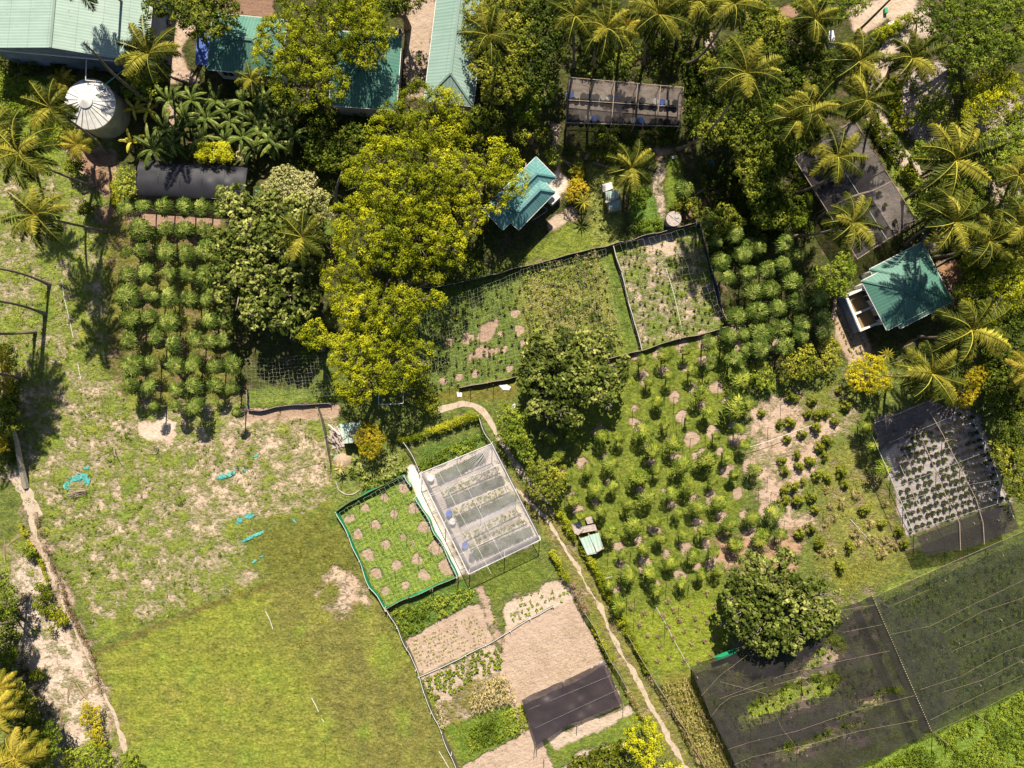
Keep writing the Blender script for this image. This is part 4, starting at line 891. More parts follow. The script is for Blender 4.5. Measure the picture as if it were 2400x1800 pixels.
# clear film glasshouse
P = poly('Q3', '765,415 1405,150 1835,1000 1200,1305', 2.6)[:, :2]; org = (*P.mean(0), 0)
b = thing('greenhouse', 'greenhouse roofed with clear wrinkled film over striped vegetable beds', 'greenhouse', org)
sheet('film', 'clear_film', P, 2.6, .22, .10, (), b, org, seed=71, wr=.06)
P2 = poly('Q3', '1020,965 1650,640 1665,690 1180,920 1040,1000', 2.75); sheet('film_overlap', 'clear_film', P2, 2.78, .22, .03, (), b, org, seed=72)
mb = MB()
for k in range(11):      # gathered creases fanning out from the corner
    e = w('Q3', 1395, 165, 2.74); q = w('Q3', 1150+k*16, 330+k*14+rng.uniform(-15, 15), 2.70); mb.tube([e, (e*.5+q*.5)+[0,0,.05], q], [.010,.03,.006], 4)
mb.build('crease', 'clear_film', b, org=org)
for s_q in ('765,415 1405,150', '1405,150 1835,1000', '1835,1000 1200,1305', '1200,1305 765,415', '1080,320 1260,680 1505,1170', '920,590 1490,330', '1050,720 1570,500', '870,610 1300,430', '1120,1130 1740,830', '920,370 1400,1300', '850,600 1480,330'):
    mb = MB(); mb.tube(poly('Q3', s_q, 2.55 if len(s_q) > 17 else 2.6), .04 if s_q in ('765,415 1405,150','1405,150 1835,1000','1835,1000 1200,1305','1200,1305 765,415') else .018, 5); mb.build('beam', 'white_pipe', b, org=org)
posts(b, [*P, *((P+np.roll(P, 1, 0))/2), P.mean(0)], 2.6, org, 'white_pipe')
mb = MB()
for A, B in ((P[1],P[2]), (P[2],P[3]), (P[3],P[0])):
    d_ = unit(B-A); mb.bar((*A, .35), (*B, .35), .05, .7)
mb.build('skirt', 'grey_cloth', b, org=org)
# fences
fence('net fence with green cloth along the left side of the round bed garden', 'Q3', '45,740 160,975 250,1200 340,1400 470,1598', .85, 'green_cloth', 'white_pipe', wav=.08)
fence('green cloth fence along the bottom of the round bed garden', 'Q3', '470,1598 640,1510 860,1420 960,1370 1110,1310', .85, 'green_cloth', 'timber', wav=.08)
fence('dark green cloth fence along the top of the round bed garden', 'Q3', '45,735 200,640 400,540 635,418', .85, 'green_cloth', 'bark', wav=.08)
fence('green cloth fence beside the white sand strip, long lower piece', 'Q3', '737,620 830,790 930,970 1030,1170 1108,1305', .85, 'green_cloth', 'white_pipe', wav=.08)
fence('short green cloth fence end beside the white sand strip', 'Q3', '637,418 660,470 700,520', .8, 'green_cloth', 'white_pipe', wav=.1)
fence('low wall of blue and black cloth above the middle net gardens', 'Q4', '0,480 300,430 740,322 1040,250 1370,162 1700,85 1955,12', 1.0, 'blue_black_cloth', 'timber', wav=.1)
fence('blue cloth fence down the right side of the net gardens', 'Q4', '1958,15 2010,160 2050,350 2105,540 2165,718', .9, 'blue_black_cloth', 'dead_wood', wav=.08)
fence('grey cloth fence along the lower right edge of the net gardens', 'Q4', '1350,935 1570,882 1840,800 2165,718', .6, 'grey_cloth', 'timber', wav=.08)
fence('grey cloth fence along the lower left edge of the net gardens', 'Q4', '340,1132 520,1095 660,1080 760,1050', .6, 'grey_cloth', 'timber', wav=.08)
fence('cloth partition between the leafy and the sandy net garden', 'Q4', '1372,165 1420,300 1475,520 1510,670 1570,880', .75, 'grey_cloth', 'white_pipe', wav=.08)
fence('low dark cloth fence below the left net enclosure, beside the papaya', 'E', '1610,870 1620,1000 1700,1010 1790,985 1960,965 2150,950', .5, 'blue_black_cloth', 'timber', wav=.1)
fence('clear net fence from the hedge end down to the greenhouse corner', 'F', '1440,1030 1480,1120 1530,1215', .9, 'grey_fence_net', 'white_pipe')
fence('pale net fence piece above the white sand strip', 'F', '965,1205 1020,1290 1055,1390', .9, 'grey_fence_net', 'white_pipe')
fence('net fence along the left side of the market beds', 'Z', '905,1420 950,1500 985,1585 1020,1680 1060,1760 1080,1810', .8, 'grey_fence_net', 'white_pipe')
fence('low string fence between the seedling bed and the squash bed', 'J', '1055,1060 1300,960 1600,800 1770,690 1930,610', .22, 'grey_fence_net', 'white_pipe')
fence('cloth edge of the torn net along the maize strip', 'K', '1160,1015 1250,1240 1340,1400 1420,1560 1460,1680', 1.6, 'shade_net', 'timber')
fence('grey net fence along the left of the track, middle stretch', 'K', '470,640 560,800 620,920 740,1120', 1.1, 'grey_fence_net', 'timber')
fence('grey net fence along the right of the track, lower stretch', 'K', '740,780 820,930 960,1150 1080,1340 1200,1560 1260,1680', 1.0, 'grey_fence_net', 'timber')
fence('net fence between the wood pile and the sandy weed field', 'F', '410,985 460,1150 490,1360', .8, 'grey_fence_net', 'timber')
# string trellises
trellis('white string net hung over the round bed garden', [*poly('Q3', '55,745 635,430 1095,1300 475,1580', 1.5)], 1.5, 16, 25, 'string_green', .016, jit=.04)
trellis('white string net over the shaded bare soil garden at left of the vines', [*poly('Q4', '20,620 740,340 870,1000 60,1170', 1.9)], 1.9, 34, 24, 'string_white', .010, drop=.03)
trellis('white string net over the leafy vine garden', [*poly('Q4', '745,330 1330,190 1470,860 870,1000', 1.9)], 1.9, 26, 26, 'string_white', .010, drop=.05)
trellis('white string net over the sandy right net garden', [*poly('Q4', '1385,170 1950,20 2150,700 1570,870', 1.9)], 1.9, 14, 14, 'string_white', .010, drop=.15)
trellis('white string net over the shaded enclosure right of the left papaya orchard', [*poly('F', '-60,660 450,640 500,900 -60,960', 1.6)], 1.6, 20, 12, 'string_white', .010, drop=.05)
# poles in the gardens (each casts its long shadow)
k = 0
for t, s_q, lab in (('Q3', '238,660 345,850 545,740 630,455 735,680 655,950 448,1050 845,870 762,1150 548,1260 945,1020 870,1060 680,1480 1112,1330 880,1420 457,560', 'round bed garden'),
               ('Q4', '480,740 275,830 375,670 645,760 780,840 540,880 660,870 315,930 205,960 385,950 1657,110 1740,270 1850,350 1815,650 1480,200 990,400 1180,470 1350,590 820,700 1030,600 275,1090 575,1110 415,1140', 'long net gardens'),
               ('P4', '630,360 530,540 525,925 555,1040 885,940 828,1080 960,1170 458,1000 660,1260', 'sandy cassava plot'),
               ('P2', '570,480 620,620 820,700 1070,560 910,710 1340,580 510,820 990,900 785,960 1070,1110 930,950 1215,1030 575,1200 800,1150 1000,1100 1370,1240', 'right papaya orchard, upper part'),
               ('P3', '975,290 1095,500 870,600 740,880 520,900 1085,1180 700,1330 780,1320 965,1440 1205,1420 1300,1150 320,270 100,330 640,1120 1300,1200', 'right papaya orchard, lower part'),
               ('K', '790,690 990,720 145,1510 205,1600 700,1060 650,980', 'beds around the track'), ('J', '1150,490 995,580 1315,430 1595,820 450,1500', 'market beds and field')):
    pts_ = sorted([tuple(map(float, q.split(','))) for q in s_q.split()], key=lambda q: q[0])
    for i, (a, c) in enumerate(pts_):
        if i < 20: pole(f"{ORD[i]} thin dark stake from the left in the {lab}", t, a, c, rng.uniform(1.5, 2.1), .03, 'bark', (rng.normal(0,.06), rng.normal(0,.06)), group='thin stakes standing in the gardens')

# ------------------------------------------------------------------ foliage builders
def ortho(d):
    r = rng.normal(size=d.shape); return unit(np.cross(d, r))
def puffs(mb, Cn, pr, K, leaf, v0, vs=.22, up=.35, flat=1.0, aspect=.55, under=.3):
    """leaf clusters: centres Cn (n,3), radius pr, K leaves each set on the cluster's outside"""
    n_ = len(Cn); pr = np.broadcast_to(pr, (n_,)); d = unit(rng.normal(size=(n_*K, 3))); d[:,2] = np.where(d[:,2] < -under, -d[:,2], d[:,2])
    rr = np.repeat(pr, K)*rng.uniform(.45, 1.05, n_*K)
    c = np.repeat(Cn, K, 0)+d*rr[:, None]*np.array([1,1,flat])
    nrm = unit(d+np.array([0,0,up])+rng.normal(size=d.shape)*.30); t = ortho(nrm); b_ = np.cross(nrm, t)
    L = leaf*rng.uniform(.7, 1.3, n_*K); v = np.repeat(v0, K)+rng.normal(0, vs, n_*K)*.6+d[:,2]*.04  # upward leaves a touch lighter: cluster shading put into the leaf tone
    mb.diamonds(c-t*L[:,None]/2, t, b_, L, L*aspect, np.clip(v, 0, 1), wide=.5)
def crown_pts(blobs, spacing, depth=.86, squash=.75, lower=-.35):
    Pn = []; A = np.array([[*c, r] for c, r in blobs])
    for c, r in blobs:
        n_ = max(6, int(4*math.pi*r*r*.62/spacing**2)); k = np.arange(n_)+.5
        z_ = 1-(1-lower)*k/n_; th = math.pi*(1+5**.5)*k+rng.uniform(0, 6); s_q = np.sqrt(np.clip(1-z_*z_, 0, 1))
        d = np.stack([s_q*np.cos(th), s_q*np.sin(th), z_], 1); d = unit(d+rng.normal(0, .10, d.shape))
        rad = r*(1+(vnoise(d[:,0]*r+c[0], d[:,1]*r+c[1]+d[:,2]*r, .55, 77)-.5)*.55+(vnoise(d[:,0]*r+c[0], d[:,1]*r+c[1], 1.3, 78)-.5)*.35*min(1, 1.6/r)+rng.normal(0, .07, n_))
        p = np.array(c)+d*rad[:, None]*np.array([1,1,squash])
        q = (p[:,None,:]-A[None,:,:3])/np.array([1,1,squash]); dist = np.linalg.norm(q, axis=2)/A[None,:,3]
        p = p[dist.min(1) > depth-.16]; Pn.append(p)
    return np.concatenate(Pn)
SPEC = {  # puff radius, leaves per puff, leaf length, spacing, aspect
 'leaf_yellow': (.50, 60, .175, .84, .6), 'leaf_gold': (.30, 26, .16, .45, .55), 'leaf_mango': (.40, 11, .40, .56, .6), 'leaf_dark': (.46, 28, .26, .66, .55),
 'leaf_bright': (.40, 28, .22, .60, .5), 'leaf_mid': (.42, 28, .24, .62, .5), 'leaf_pale': (.30, 12, .22, .42, .6), 'leaf_hedge': (.28, 16, .17, .36, .6),
 'leaf_orange': (.26, 20, .17, .36, .5), 'leaf_feather': (.40, 26, .30, .5, .16), 'leaf_dry': (.28, 14, .24, .4, .2), 'leaf_straw': (.28, 16, .22, .38, .25)}
def tree(name, label, cat, t, s, zc, leaf, hold=None, bark='bark', squash=.8, group=None, trunk=True, jz=.25, vb=.5, gaps=0.0):
    """s: 'x,y,r ...' lobes as seen; zc height of the lobe centres"""
    L = []
    for q in s.split():
        f = q.split(','); tt = t
        if not f[0].lstrip('-').replace('.','').isdigit(): tt = f.pop(0)
        x, y, r = map(float, f[:3]); z = (float(f[3]) if len(f) > 3 else zc); R = r/TL[tt][2]*S*(1-z/H)
        z += rng.uniform(-jz, jz)*R*.5; L.append((w(tt, x, y, z), R*.96))
    A = np.array([c for c, r in L]); Rr = np.array([r for c, r in L]); base = (A*Rr[:,None]**2).sum(0)/(Rr**2).sum(); base[2] = 0
    if hold is not None: base = w(*hold)
    b = thing(name, label, cat, base, 0, group)
    pr, K, lf, sp, asp = SPEC[leaf]
    P = crown_pts(L, sp, squash=squash); P = P[P[:,2] > .15]
    if leaf in ('leaf_yellow','leaf_mango') and cat == 'tree': gaps = .19 if leaf == 'leaf_yellow' else .27
    if gaps: P = P[vnoise(P[:,0], P[:,1], .8, int(base[0]*3)+500) > gaps]
    cv = vb+rng.normal(0, .05)+(vnoise(P[:,0], P[:,1]+P[:,2], .8, 12)-.5)*.6+(vnoise(P[:,0], P[:,1], .2, 13)-.5)*.4+rng.normal(0, .08, len(P))
    mb = MB(); puffs(mb, P, rng.uniform(.75, 1.2, len(P))*pr, K, lf, cv, aspect=asp)
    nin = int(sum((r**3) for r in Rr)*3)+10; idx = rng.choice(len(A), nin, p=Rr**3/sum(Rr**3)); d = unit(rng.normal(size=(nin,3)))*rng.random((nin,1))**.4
    c = A[idx]+d*Rr[idx][:,None]*.75*np.array([1,1,squash]); c = c[c[:,2] > .2]; puffs(mb, c, .45, 8, lf*1.4, np.full(len(c), .2), aspect=asp)  # inner leaves toned darker, so the crown's inner shade is partly colour
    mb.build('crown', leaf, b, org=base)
    if trunk:
        mb = MB(); top = np.array([*(A[:,:2].mean(0)*.5+base[:2]*.5), zc*.55]); tr = .10+.03*zc+.02*sum(Rr)**.5
        mb.tube([base, base*.7+top*.3+[.08,.05,0], top], [tr*1.35, tr, tr*.8], 8)
        for c, r in L:
            st = base*.35+top*.65; m1 = st*.5+c*.5+rng.normal(0, .12*r, 3); mb.tube([st, m1, c, c+[0,0,r*squash*.5]], [tr*.55, tr*.36, tr*.2, .02], 5)
            for _ in range(int(2+r*(4 if bark == 'bark_pale' else 1.6))):
                d = unit(rng.normal(size=3)+[0,0,.8]); e = c+d*r*np.array([1,1,squash])*(rng.uniform(.95, 1.15) if bark == 'bark_pale' else rng.uniform(.8, 1.02)); mb.tube([c*.6+m1*.4, (c+e)/2+rng.normal(0,.1,3), e], [.06+.02*r, .04, .015], 4)
        mb.build('trunk', bark, b, org=base)
    return b
Y = 'leaf_yellow'
tree('tree', 'big yellow green tree spreading over both dark green roofs at the top', 'tree', 'B', '330,60,210 560,60,200 150,240,150 360,260,180 520,200,150 90,390,90 330,420,180 240,560,110 430,560,140 330,640,80 160,480,90 480,440,110 60,330,60 230,120,120', 7.2, Y, ('B',360,560))
tree('tree', 'yellow green tree beside it, right lobe over the green roof', 'tree', 'B', '680,60,120 700,170,110 760,200,90 820,200,75 740,290,110 680,370,70 790,330,70 640,260,80 720,400,50 560,330,60', 7.0, Y, ('B',700,330))
tree('tree', 'dark leafy tree over the brown yard at the very top left', 'tree', 'A', '1080,20,100 1230,60,110 1320,110,130 1400,30,130 1450,100,80 1000,60,60 1350,190,70', 6.5, 'leaf_dark', ('A',1300,200))
tree('tree', 'yellow green tree touching the bottom end of the long mint house', 'tree', 'B', '1130,760,190 1230,690,100 1300,800,90 950,800,120 860,880,120 1000,900,140 1200,880,140 1180,620,50 980,680,60 1280,900,80 780,900,60', 7.0, Y, ('B',1080,900))
tree('tree', 'broadest yellow green tree in the middle of the grove', 'tree', 'B', '850,1060,170 1010,1040,150 1130,1100,170 730,1130,130 660,1200,100 800,1220,150 950,1240,190 1120,1250,150 700,1020,60 640,1100,70 930,960,60 1240,1050,90 690,1310,60', 7.6, Y, ('B',900,1250))
tree('tree', 'yellow green tree leaning over the teal cottage roof', 'tree', 'B', '1330,1100,120 1480,1010,110 1530,1110,130 1620,1040,90 1600,1200,120 1690,1130,80 1470,1230,130 1700,1220,60 1350,1230,110 1560,950,50 1560,1300,80 1400,1350,90 1420,1440,60', 7.2, Y, ('B',1450,1260))
tree('tree', 'yellow green tree below the broadest one, left of the net garden corner', 'tree', 'B', '620,1420,110 780,1430,130 920,1490,170 1090,1420,130 700,1560,150 880,1600,160 1060,1590,140 1230,1520,110 1250,1620,90 600,1580,90 1190,1370,70 520,1400,60 1000,1340,70', 7.4, Y, ('B',860,1560))
tree('tree', 'yellow green tree reaching right with a long low bough over the net garden', 'tree', 'F', '520,120,110 640,90,110 540,230,90 700,220,110 840,290,120 960,290,90 1060,280,80 1140,270,60 1190,290,40 900,380,120 740,340,110 620,360,100 1000,410,60 560,320,70 930,60,70 1080,130,60 1180,150,30', 6.6, Y, ('F',760,330))
tree('tree', 'small yellow green tree left of the lowest grove tree', 'tree', 'F', '370,470,50 350,520,60 410,520,60 450,545,45 390,560,30', 6.0, Y, ('F',430,600))
tree('tree', 'lowest yellow green tree of the grove above the shadowed cage', 'tree', 'F', '640,500,80 800,560,130 950,570,110 1060,620,80 560,640,100 700,680,140 850,680,150 990,680,120 640,800,110 780,780,130 900,780,110 600,860,60 680,880,60 1080,690,50 520,560,40 640,920,35', 5.8, Y, ('F',800,760))
# broad leaved trees
Mg = 'leaf_mango'
tree('tree', 'large open crowned tree with pale branches right of the left papaya orchard', 'tree', 'Z', '560,500,45 620,490,45 600,560,55 660,560,60 550,590,45 620,640,55 690,630,50 560,680,45 640,700,55 700,700,45 600,740,35 670,760,40 530,640,35 520,460,25 560,450,22 700,500,40 590,610,40 550,530,35', 5.2, Mg, ('Z',620,660), 'bark_pale')
tree('tree', 'pale vine smothered tree top above the large open crowned tree', 'tree', 'Z', '670,430,38 700,455,35 740,470,30 640,450,30 720,430,25 620,470,26 760,500,20', 4.2, 'leaf_pale', ('Z',690,470), 'bark_pale')
tree('tree', 'round broad leaved tree between the net garden and the right papaya orchard', 'tree', 'G', '180,640,110 320,600,110 470,620,100 600,640,80 570,540,60 640,580,40 130,750,90 260,740,130 410,740,130 560,760,120 680,760,70 160,870,110 300,880,130 450,860,120 590,880,90 180,1000,90 300,1020,100 400,1050,60 90,830,50 720,680,40 690,840,40 460,500,40 380,520,35 200,560,35 640,960,45', 4.6, Mg, ('G',380,850), 'bark_pale')
tree('tree', 'big round broad leaved tree standing at the torn net edge', 'tree', 'L', '60,400,80 0,320,60 230,310,60 160,420,110 330,480,110 470,530,80 0,520,110 150,560,140 320,620,140 480,650,90 530,700,45 -60,640,110 90,700,130 250,760,120 400,730,90 150,820,80 260,840,60 0,800,80 -110,560,70 -80,430,70 -100,740,60 80,860,45 200,260,30', 4.0, Mg, ('L',180,640), 'bark_pale')
Dk = 'leaf_dark'; Md = 'leaf_mid'
tree('tree', 'wide yellowish citrus tree mass right of the long mint house', 'tree', 'B', '1450,60,100 1580,40,110 1700,60,110 1430,180,80 1560,180,120 1700,200,120 1450,320,90 1580,320,120 1700,340,110 1460,450,80 1580,460,100 1560,580,90 1650,560,90 1690,470,90', 6.2, 'leaf_mid', ('B',1580,330), vb=.6)
tree('tree', 'dark leaved tree beside the citrus mass, under the first top palm', 'tree', 'C', '130,120,130 260,90,120 60,260,90 210,230,120 300,200,100 80,400,110 220,360,100 150,500,90 60,520,80 240,460,60 230,560,60 210,620,60 300,330,50', 6.0, Dk, ('C',160,300))
tree('tree', 'small round tree left of the sandy footpath above the teal cottage', 'tree', 'C', '80,690,75 110,640,55 60,740,55 130,750,50', 3.8, 'leaf_bright', ('C',90,700))
tree('tree', 'small dark round tree below the long mint house', 'tree', 'B', '1440,760,60 1530,800,80 1460,860,70 1560,880,50 1400,820,50', 4.0, Dk, ('B',1490,820))
tree('tree', 'dark tree with yellow tinged top right of the upper nursery net', 'tree', 'C', '1440,330,80 1560,330,90 1650,240,110 1620,140,90 1700,350,90 1500,450,70 1400,420,50', 6.3, Dk, ('C',1560,330), vb=.6)
tree('tree', 'broad dark tree crossed by the long leaning palm trunk', 'tree', 'C', '1260,640,70 1380,620,90 1500,620,100 1620,600,90 1700,660,80 1260,760,80 1400,760,110 1540,760,120 1660,780,100 1330,870,60 1480,890,90 1610,900,100 1700,560,60 1220,690,40 1230,850,50', 5.8, Dk, ('C',1460,740), vb=.55)
tree('tree', 'dark tree below the crossed one, with a few pale bare twigs', 'tree', 'C', '1560,1000,90 1640,1010,90 1540,1110,80 1640,1120,90 1600,1210,70 1700,1100,60 1500,1030,50 1560,1260,40', 5.2, Dk, ('C',1600,1110), vb=.6)
tree('tree', 'dark yellowish tree filling the top edge left of the sand yard', 'tree', 'D', '20,120,90 120,200,100 220,240,110 90,300,90 300,280,90 380,330,70 40,60,60 0,230,70 60,20,50', 6.4, Md, ('D',160,260))
tree('tree', 'bright leaved tree at the very top left of the sand yard', 'tree', 'D', '330,20,60 430,30,80 530,30,80 610,60,60 560,110,40 660,20,70 730,20,40 480,90,50', 5.5, 'leaf_bright', ('D',500,60))
tree('tree', 'wide dark tree left of the two palms over the sand road', 'tree', 'D', '200,430,90 310,410,90 420,430,90 520,430,70 240,540,100 370,540,100 480,530,80 140,480,70 560,480,40 330,610,60', 5.6, Dk, ('D',350,500), vb=.6)
tree('tree', 'dark tree left of the twin palm with orange fruit stalks', 'tree', 'D', '30,640,70 100,700,80 20,760,70 120,620,50 60,840,70 150,780,50 10,900,60', 5.4, Dk, ('D',70,740), vb=.6)
tree('tree', 'low dark tree left of the slanting net, below the orange stalked palm', 'tree', 'D', '60,980,90 170,960,80 130,1080,90 40,1100,80 220,1060,60 100,1190,70 20,1200,60 300,930,50', 5.0, Dk, ('D',110,1070), vb=.55)
tree('tree', 'huge bright green tree filling the top right corner', 'tree', 'D', '1130,90,70 1250,50,110 1400,60,130 1560,50,130 1700,80,120 1180,170,80 1320,180,120 1480,180,130 1640,210,120 1280,290,100 1420,310,120 1560,330,110 1680,330,90 1380,400,70 1260,370,50 1740,200,70 1480,410,50', 6.5, 'leaf_bright', ('D',1440,220), vb=.45)
tree('bush', 'yellow flowering tree right of the sandy yard', 'bush', 'D', '1560,470,60 1640,480,60 1480,540,60 1560,560,80 1660,580,80 1420,580,50 1620,670,90 1520,660,80 1400,700,45 1720,640,70 1500,740,70 1600,750,70 1390,770,30 1690,760,40', 4.2, Y, ('D',1560,620), vb=.6)
tree('bush', 'small green bush with orange leaves beside the sand road', 'bush', 'D', '1130,680,50 1200,660,50 1250,680,40 1090,740,45 1170,760,60 1240,730,40 1060,780,35', 2.0, 'leaf_bright', ('D',1160,720), vb=.6)
tree('bush', 'small dark green bush between the orange bush and the flowering tree', 'bush', 'D', '1280,820,50 1340,850,40 1310,580,35 1290,540,30', 2.0, 'leaf_bright', ('D',1290,780))
tree('tree', 'bright feathery tree at the right edge beside the fringed palm', 'tree', 'D', '1560,920,70 1640,900,80 1700,960,80 1580,1010,80 1680,1050,80 1520,960,50 1740,870,50 1600,1100,60 1740,1020,50', 5.0, 'leaf_bright', ('D',1640,980))
tree('tree', 'bright rounded tree below the leaning palm at right', 'tree', 'D', '1130,1210,60 1230,1200,80 1340,1190,80 1450,1210,60 1260,1290,80 1380,1290,80 1160,1290,60 1430,1330,60 1120,1370,60 1230,1390,60 1090,1330,40', 4.5, 'leaf_bright', ('D',1270,1270))
tree('tree', 'bright rounded tree at the right edge above the last palms', 'tree', 'D', '1600,1340,70 1690,1320,70 1560,1420,60 1660,1430,80 1750,1400,70 1540,1490,40 1740,1290,40', 4.5, 'leaf_bright', ('D',1650,1390))
tree('tree', 'wide dark yellowish tree right of the green cottage', 'tree', 'H', '1430,40,80 1550,30,100 1680,50,110 1420,150,80 1530,150,100 1660,170,120 1380,240,50 1480,260,90 1600,280,100 1740,260,90 1560,370,60 1730,130,70', 5.6, Y, ('H',1570,160), vb=.35)
tree('tree', 'dark tree behind the largest palm right of the green cottage', 'tree', 'H', '1660,430,90 1740,400,80 1620,530,70 1720,540,90 1660,620,70 1560,600,50 1750,650,60', 4.6, Dk, ('H',1690,520))
tree('tree', 'yellow speckled tree at the top of the potted nursery net', 'tree', 'H', '1280,860,50 1360,890,60 1430,810,60 1480,760,50 1300,930,40 1390,930,45 1440,880,40 1200,870,45 1130,860,45 1240,800,40 1500,800,30', 3.4, 'leaf_orange', ('H',1370,850))
tree('tree', 'dark tree in the gloom right of the potted nursery', 'tree', 'H', '1640,820,80 1740,860,90 1600,930,80 1700,990,100 1640,1080,70 1740,1120,80 1570,850,50 1740,740,50', 4.6, Dk, ('H',1670,950))
tree('tree', 'dark bright edged tree at the right edge below the gloom', 'tree', 'H', '1640,1200,60 1710,1230,70 1610,1290,60 1700,1330,80 1740,1420,70 1690,1480,60 1760,1520,70 1600,1220,40', 3.8, Md, ('H',1700,1330))
tree('bush', 'brightest yellow bush below the seedling plot of the cottage', 'bush', 'H', '690,720,45 760,690,55 820,690,40 670,790,40 740,780,60 820,780,55 690,840,40 780,850,50 860,840,45 890,800,25 640,760,25', 2.0, 'leaf_gold', ('H',770,780), vb=.62)
tree('bush', 'light green feathery shrub left of the green cottage', 'bush', 'H', '600,40,45 560,90,55 500,130,55 600,130,55 540,190,60 620,80,50 480,200,35 450,110,40 590,220,40 430,190,30', 2.4, 'leaf_bright', ('H',550,140), vb=.5)
tree('bush', 'dark yellow edged shrub at the lower end of the dense papayas', 'bush', 'H', '480,580,35 540,600,35 500,650,40 400,700,45 460,720,45 360,760,40 540,690,40 520,560,25', 1.6, Md, ('H',460,670), vb=.6)
tree('bush', 'yellow squash leaved bush at the lower left end of the dense papayas', 'bush', 'H', '30,790,40 80,740,35 110,790,35 60,830,30 20,740,25 220,800,22 130,840,20', 1.2, 'leaf_bright', ('H',70,790), vb=.75)
tree('bush', 'tall green yellow bush in shade between the papayas', 'bush', 'H', '350,600,40 370,650,45 310,680,45 290,740,50 340,760,35 240,700,45', 2.2, Md, ('H',320,690), vb=.5)
tree('bush', 'upright orange yellow bush right of the mint tin hutch', 'bush', 'F', '700,1130,45 760,1140,45 690,1190,45 750,1200,55 800,1180,35 730,1250,50 780,1240,40 750,1290,30 710,1100,25', 2.4, 'leaf_orange', ('F',740,1190), vb=.55)
tree('bush', 'green yellow bush right of the curving footpath', 'bush', 'F', '1600,1040,40 1650,1020,50 1710,1060,55 1620,1110,55 1690,1130,60 1600,1170,40 1660,1190,45 1730,1180,40 1620,980,30', 2.6, 'leaf_bright', ('F',1660,1090), vb=.62)
tree('bush', 'yellow green bush at the left foot of the round broad leaved tree', 'bush', 'G', '30,1020,35 60,1070,40 40,1130,45 90,1180,35 50,1210,40 100,1250,40 110,1310,35 60,1280,30', 2.4, 'leaf_bright', ('G',60,1150), vb=.5)
tree('tree', 'feathery tree with drooping dark branches beside the track', 'tree', 'G', '150,1390,50 230,1380,50 130,1460,50 220,1470,60 290,1440,45 300,1500,40 180,1530,40 250,1550,35 330,1400,30', 3.0, 'leaf_mid', ('G',220,1440), vb=.62)
tree('tree', 'bright yellow green tree beside the track at the bottom edge', 'tree', 'K', '830,1390,55 880,1380,50 790,1440,50 860,1460,70 920,1450,45 780,1510,45 850,1550,60 920,1540,50 880,1600,40', 3.2, Y, ('K',850,1470), vb=.75)
tree('tree', 'lowest yellow green tree cut by the bottom edge beside the track', 'tree', 'K', '900,1630,50 980,1620,60 1050,1640,50 930,1690,60 1020,1700,60', 2.8, Y, ('K',970,1670), vb=.75)
tree('bush', 'square cut bright bush left of the black film tunnel', 'bush', 'A', '790,1140,35 840,1140,40 780,1190,35 830,1200,45 870,1170,30 850,1240,35 800,1250,30', 1.9, 'leaf_bright', ('A',820,1195), vb=.6)
tree('bush', 'bright green bush under the palm between hall and bananas', 'bush', 'A', '860,520,45 920,510,55 980,520,45 850,580,40 920,590,55 990,590,40', 2.4, 'leaf_bright', ('A',920,560))
tree('bush', 'dark green low bush left of the fallen fronds', 'bush', 'A', '480,1070,35 520,1060,30 490,1110,35 450,1090,25', 1.2, Md, ('A',490,1085))
tree('bush', 'small dark bush left of the first papaya row', 'bush', 'A', '560,1340,30 590,1360,22 540,1365,20', 1.0, Md, ('A',565,1350))
tree('bush', 'yellow flowering shrub above the black film tunnel', 'bush', 'A', '1320,960,30 1370,970,40 1390,1010,30 1310,1010,25 1450,960,25 1470,1020,30', 2.8, Y, ('A',1370,990), vb=.7)
tree('bush', 'small grey green vine bush right of the bananas', 'bush', 'A', '1590,970,35 1570,1010,30 1620,1000,25 1650,960,20', 1.8, 'leaf_pale', ('A',1595,990))
tree('bush', 'bushy yellow plant behind the spiky young palm in the vegetable garden', 'bush', 'C', '400,1200,40 450,1230,45 390,1260,40 440,1180,25 420,1110,28 440,1140,25', 1.6, 'leaf_orange', ('C',415,1220), vb=.55)
tree('bush', 'dark green undergrowth bush right of the papaya in the vegetable garden', 'bush', 'C', '1110,1300,40 1170,1330,35 1060,1330,35 1200,1380,30', 1.4, Md, ('C',1130,1330))
tree('bush', 'green bush beside the curved path above the teal cottage', 'bush', 'C', '250,1000,30 280,1040,35 300,960,25 410,1120,35 430,1080,25', 1.3, 'leaf_bright', ('C',280,1010))
tree('bush', 'bushy undergrowth beside the fallen pale log', 'bush', 'C', '560,930,45 630,920,50 600,990,50 520,980,40 680,960,35', 1.2, Md, ('C',590,950))
tree('bush', 'dark tree crown cut by the left edge at the lower left', 'tree', 'I', '20,420,50 30,500,50 60,600,50 20,660,50 80,640,30', 4.0, 'leaf_bright', ('I',20,600), vb=.4)
tree('tree', 'small leafy tree cut by the left edge above the rocky ground', 'tree', 'I', '40,900,45 80,930,40 30,970,50 90,890,25 0,920,40', 3.4, 'leaf_bright', ('I',40,930), vb=.3)
tree('tree', 'dark leafy tree between the leaning palm trunks at the lower left', 'tree', 'I', '130,1170,55 180,1230,50 190,1300,45 110,1260,50 60,1300,60 120,1350,60 200,1350,30', 4.0, Dk, ('I',130,1260), vb=.6)
tree('tree', 'green leafy tree right of the bottom left palm', 'tree', 'I', '270,1400,50 340,1400,50 300,1470,60 240,1500,50 350,1470,40 290,1560,60 350,1540,40 240,1600,60', 3.4, 'leaf_bright', ('I',300,1480), vb=.4)
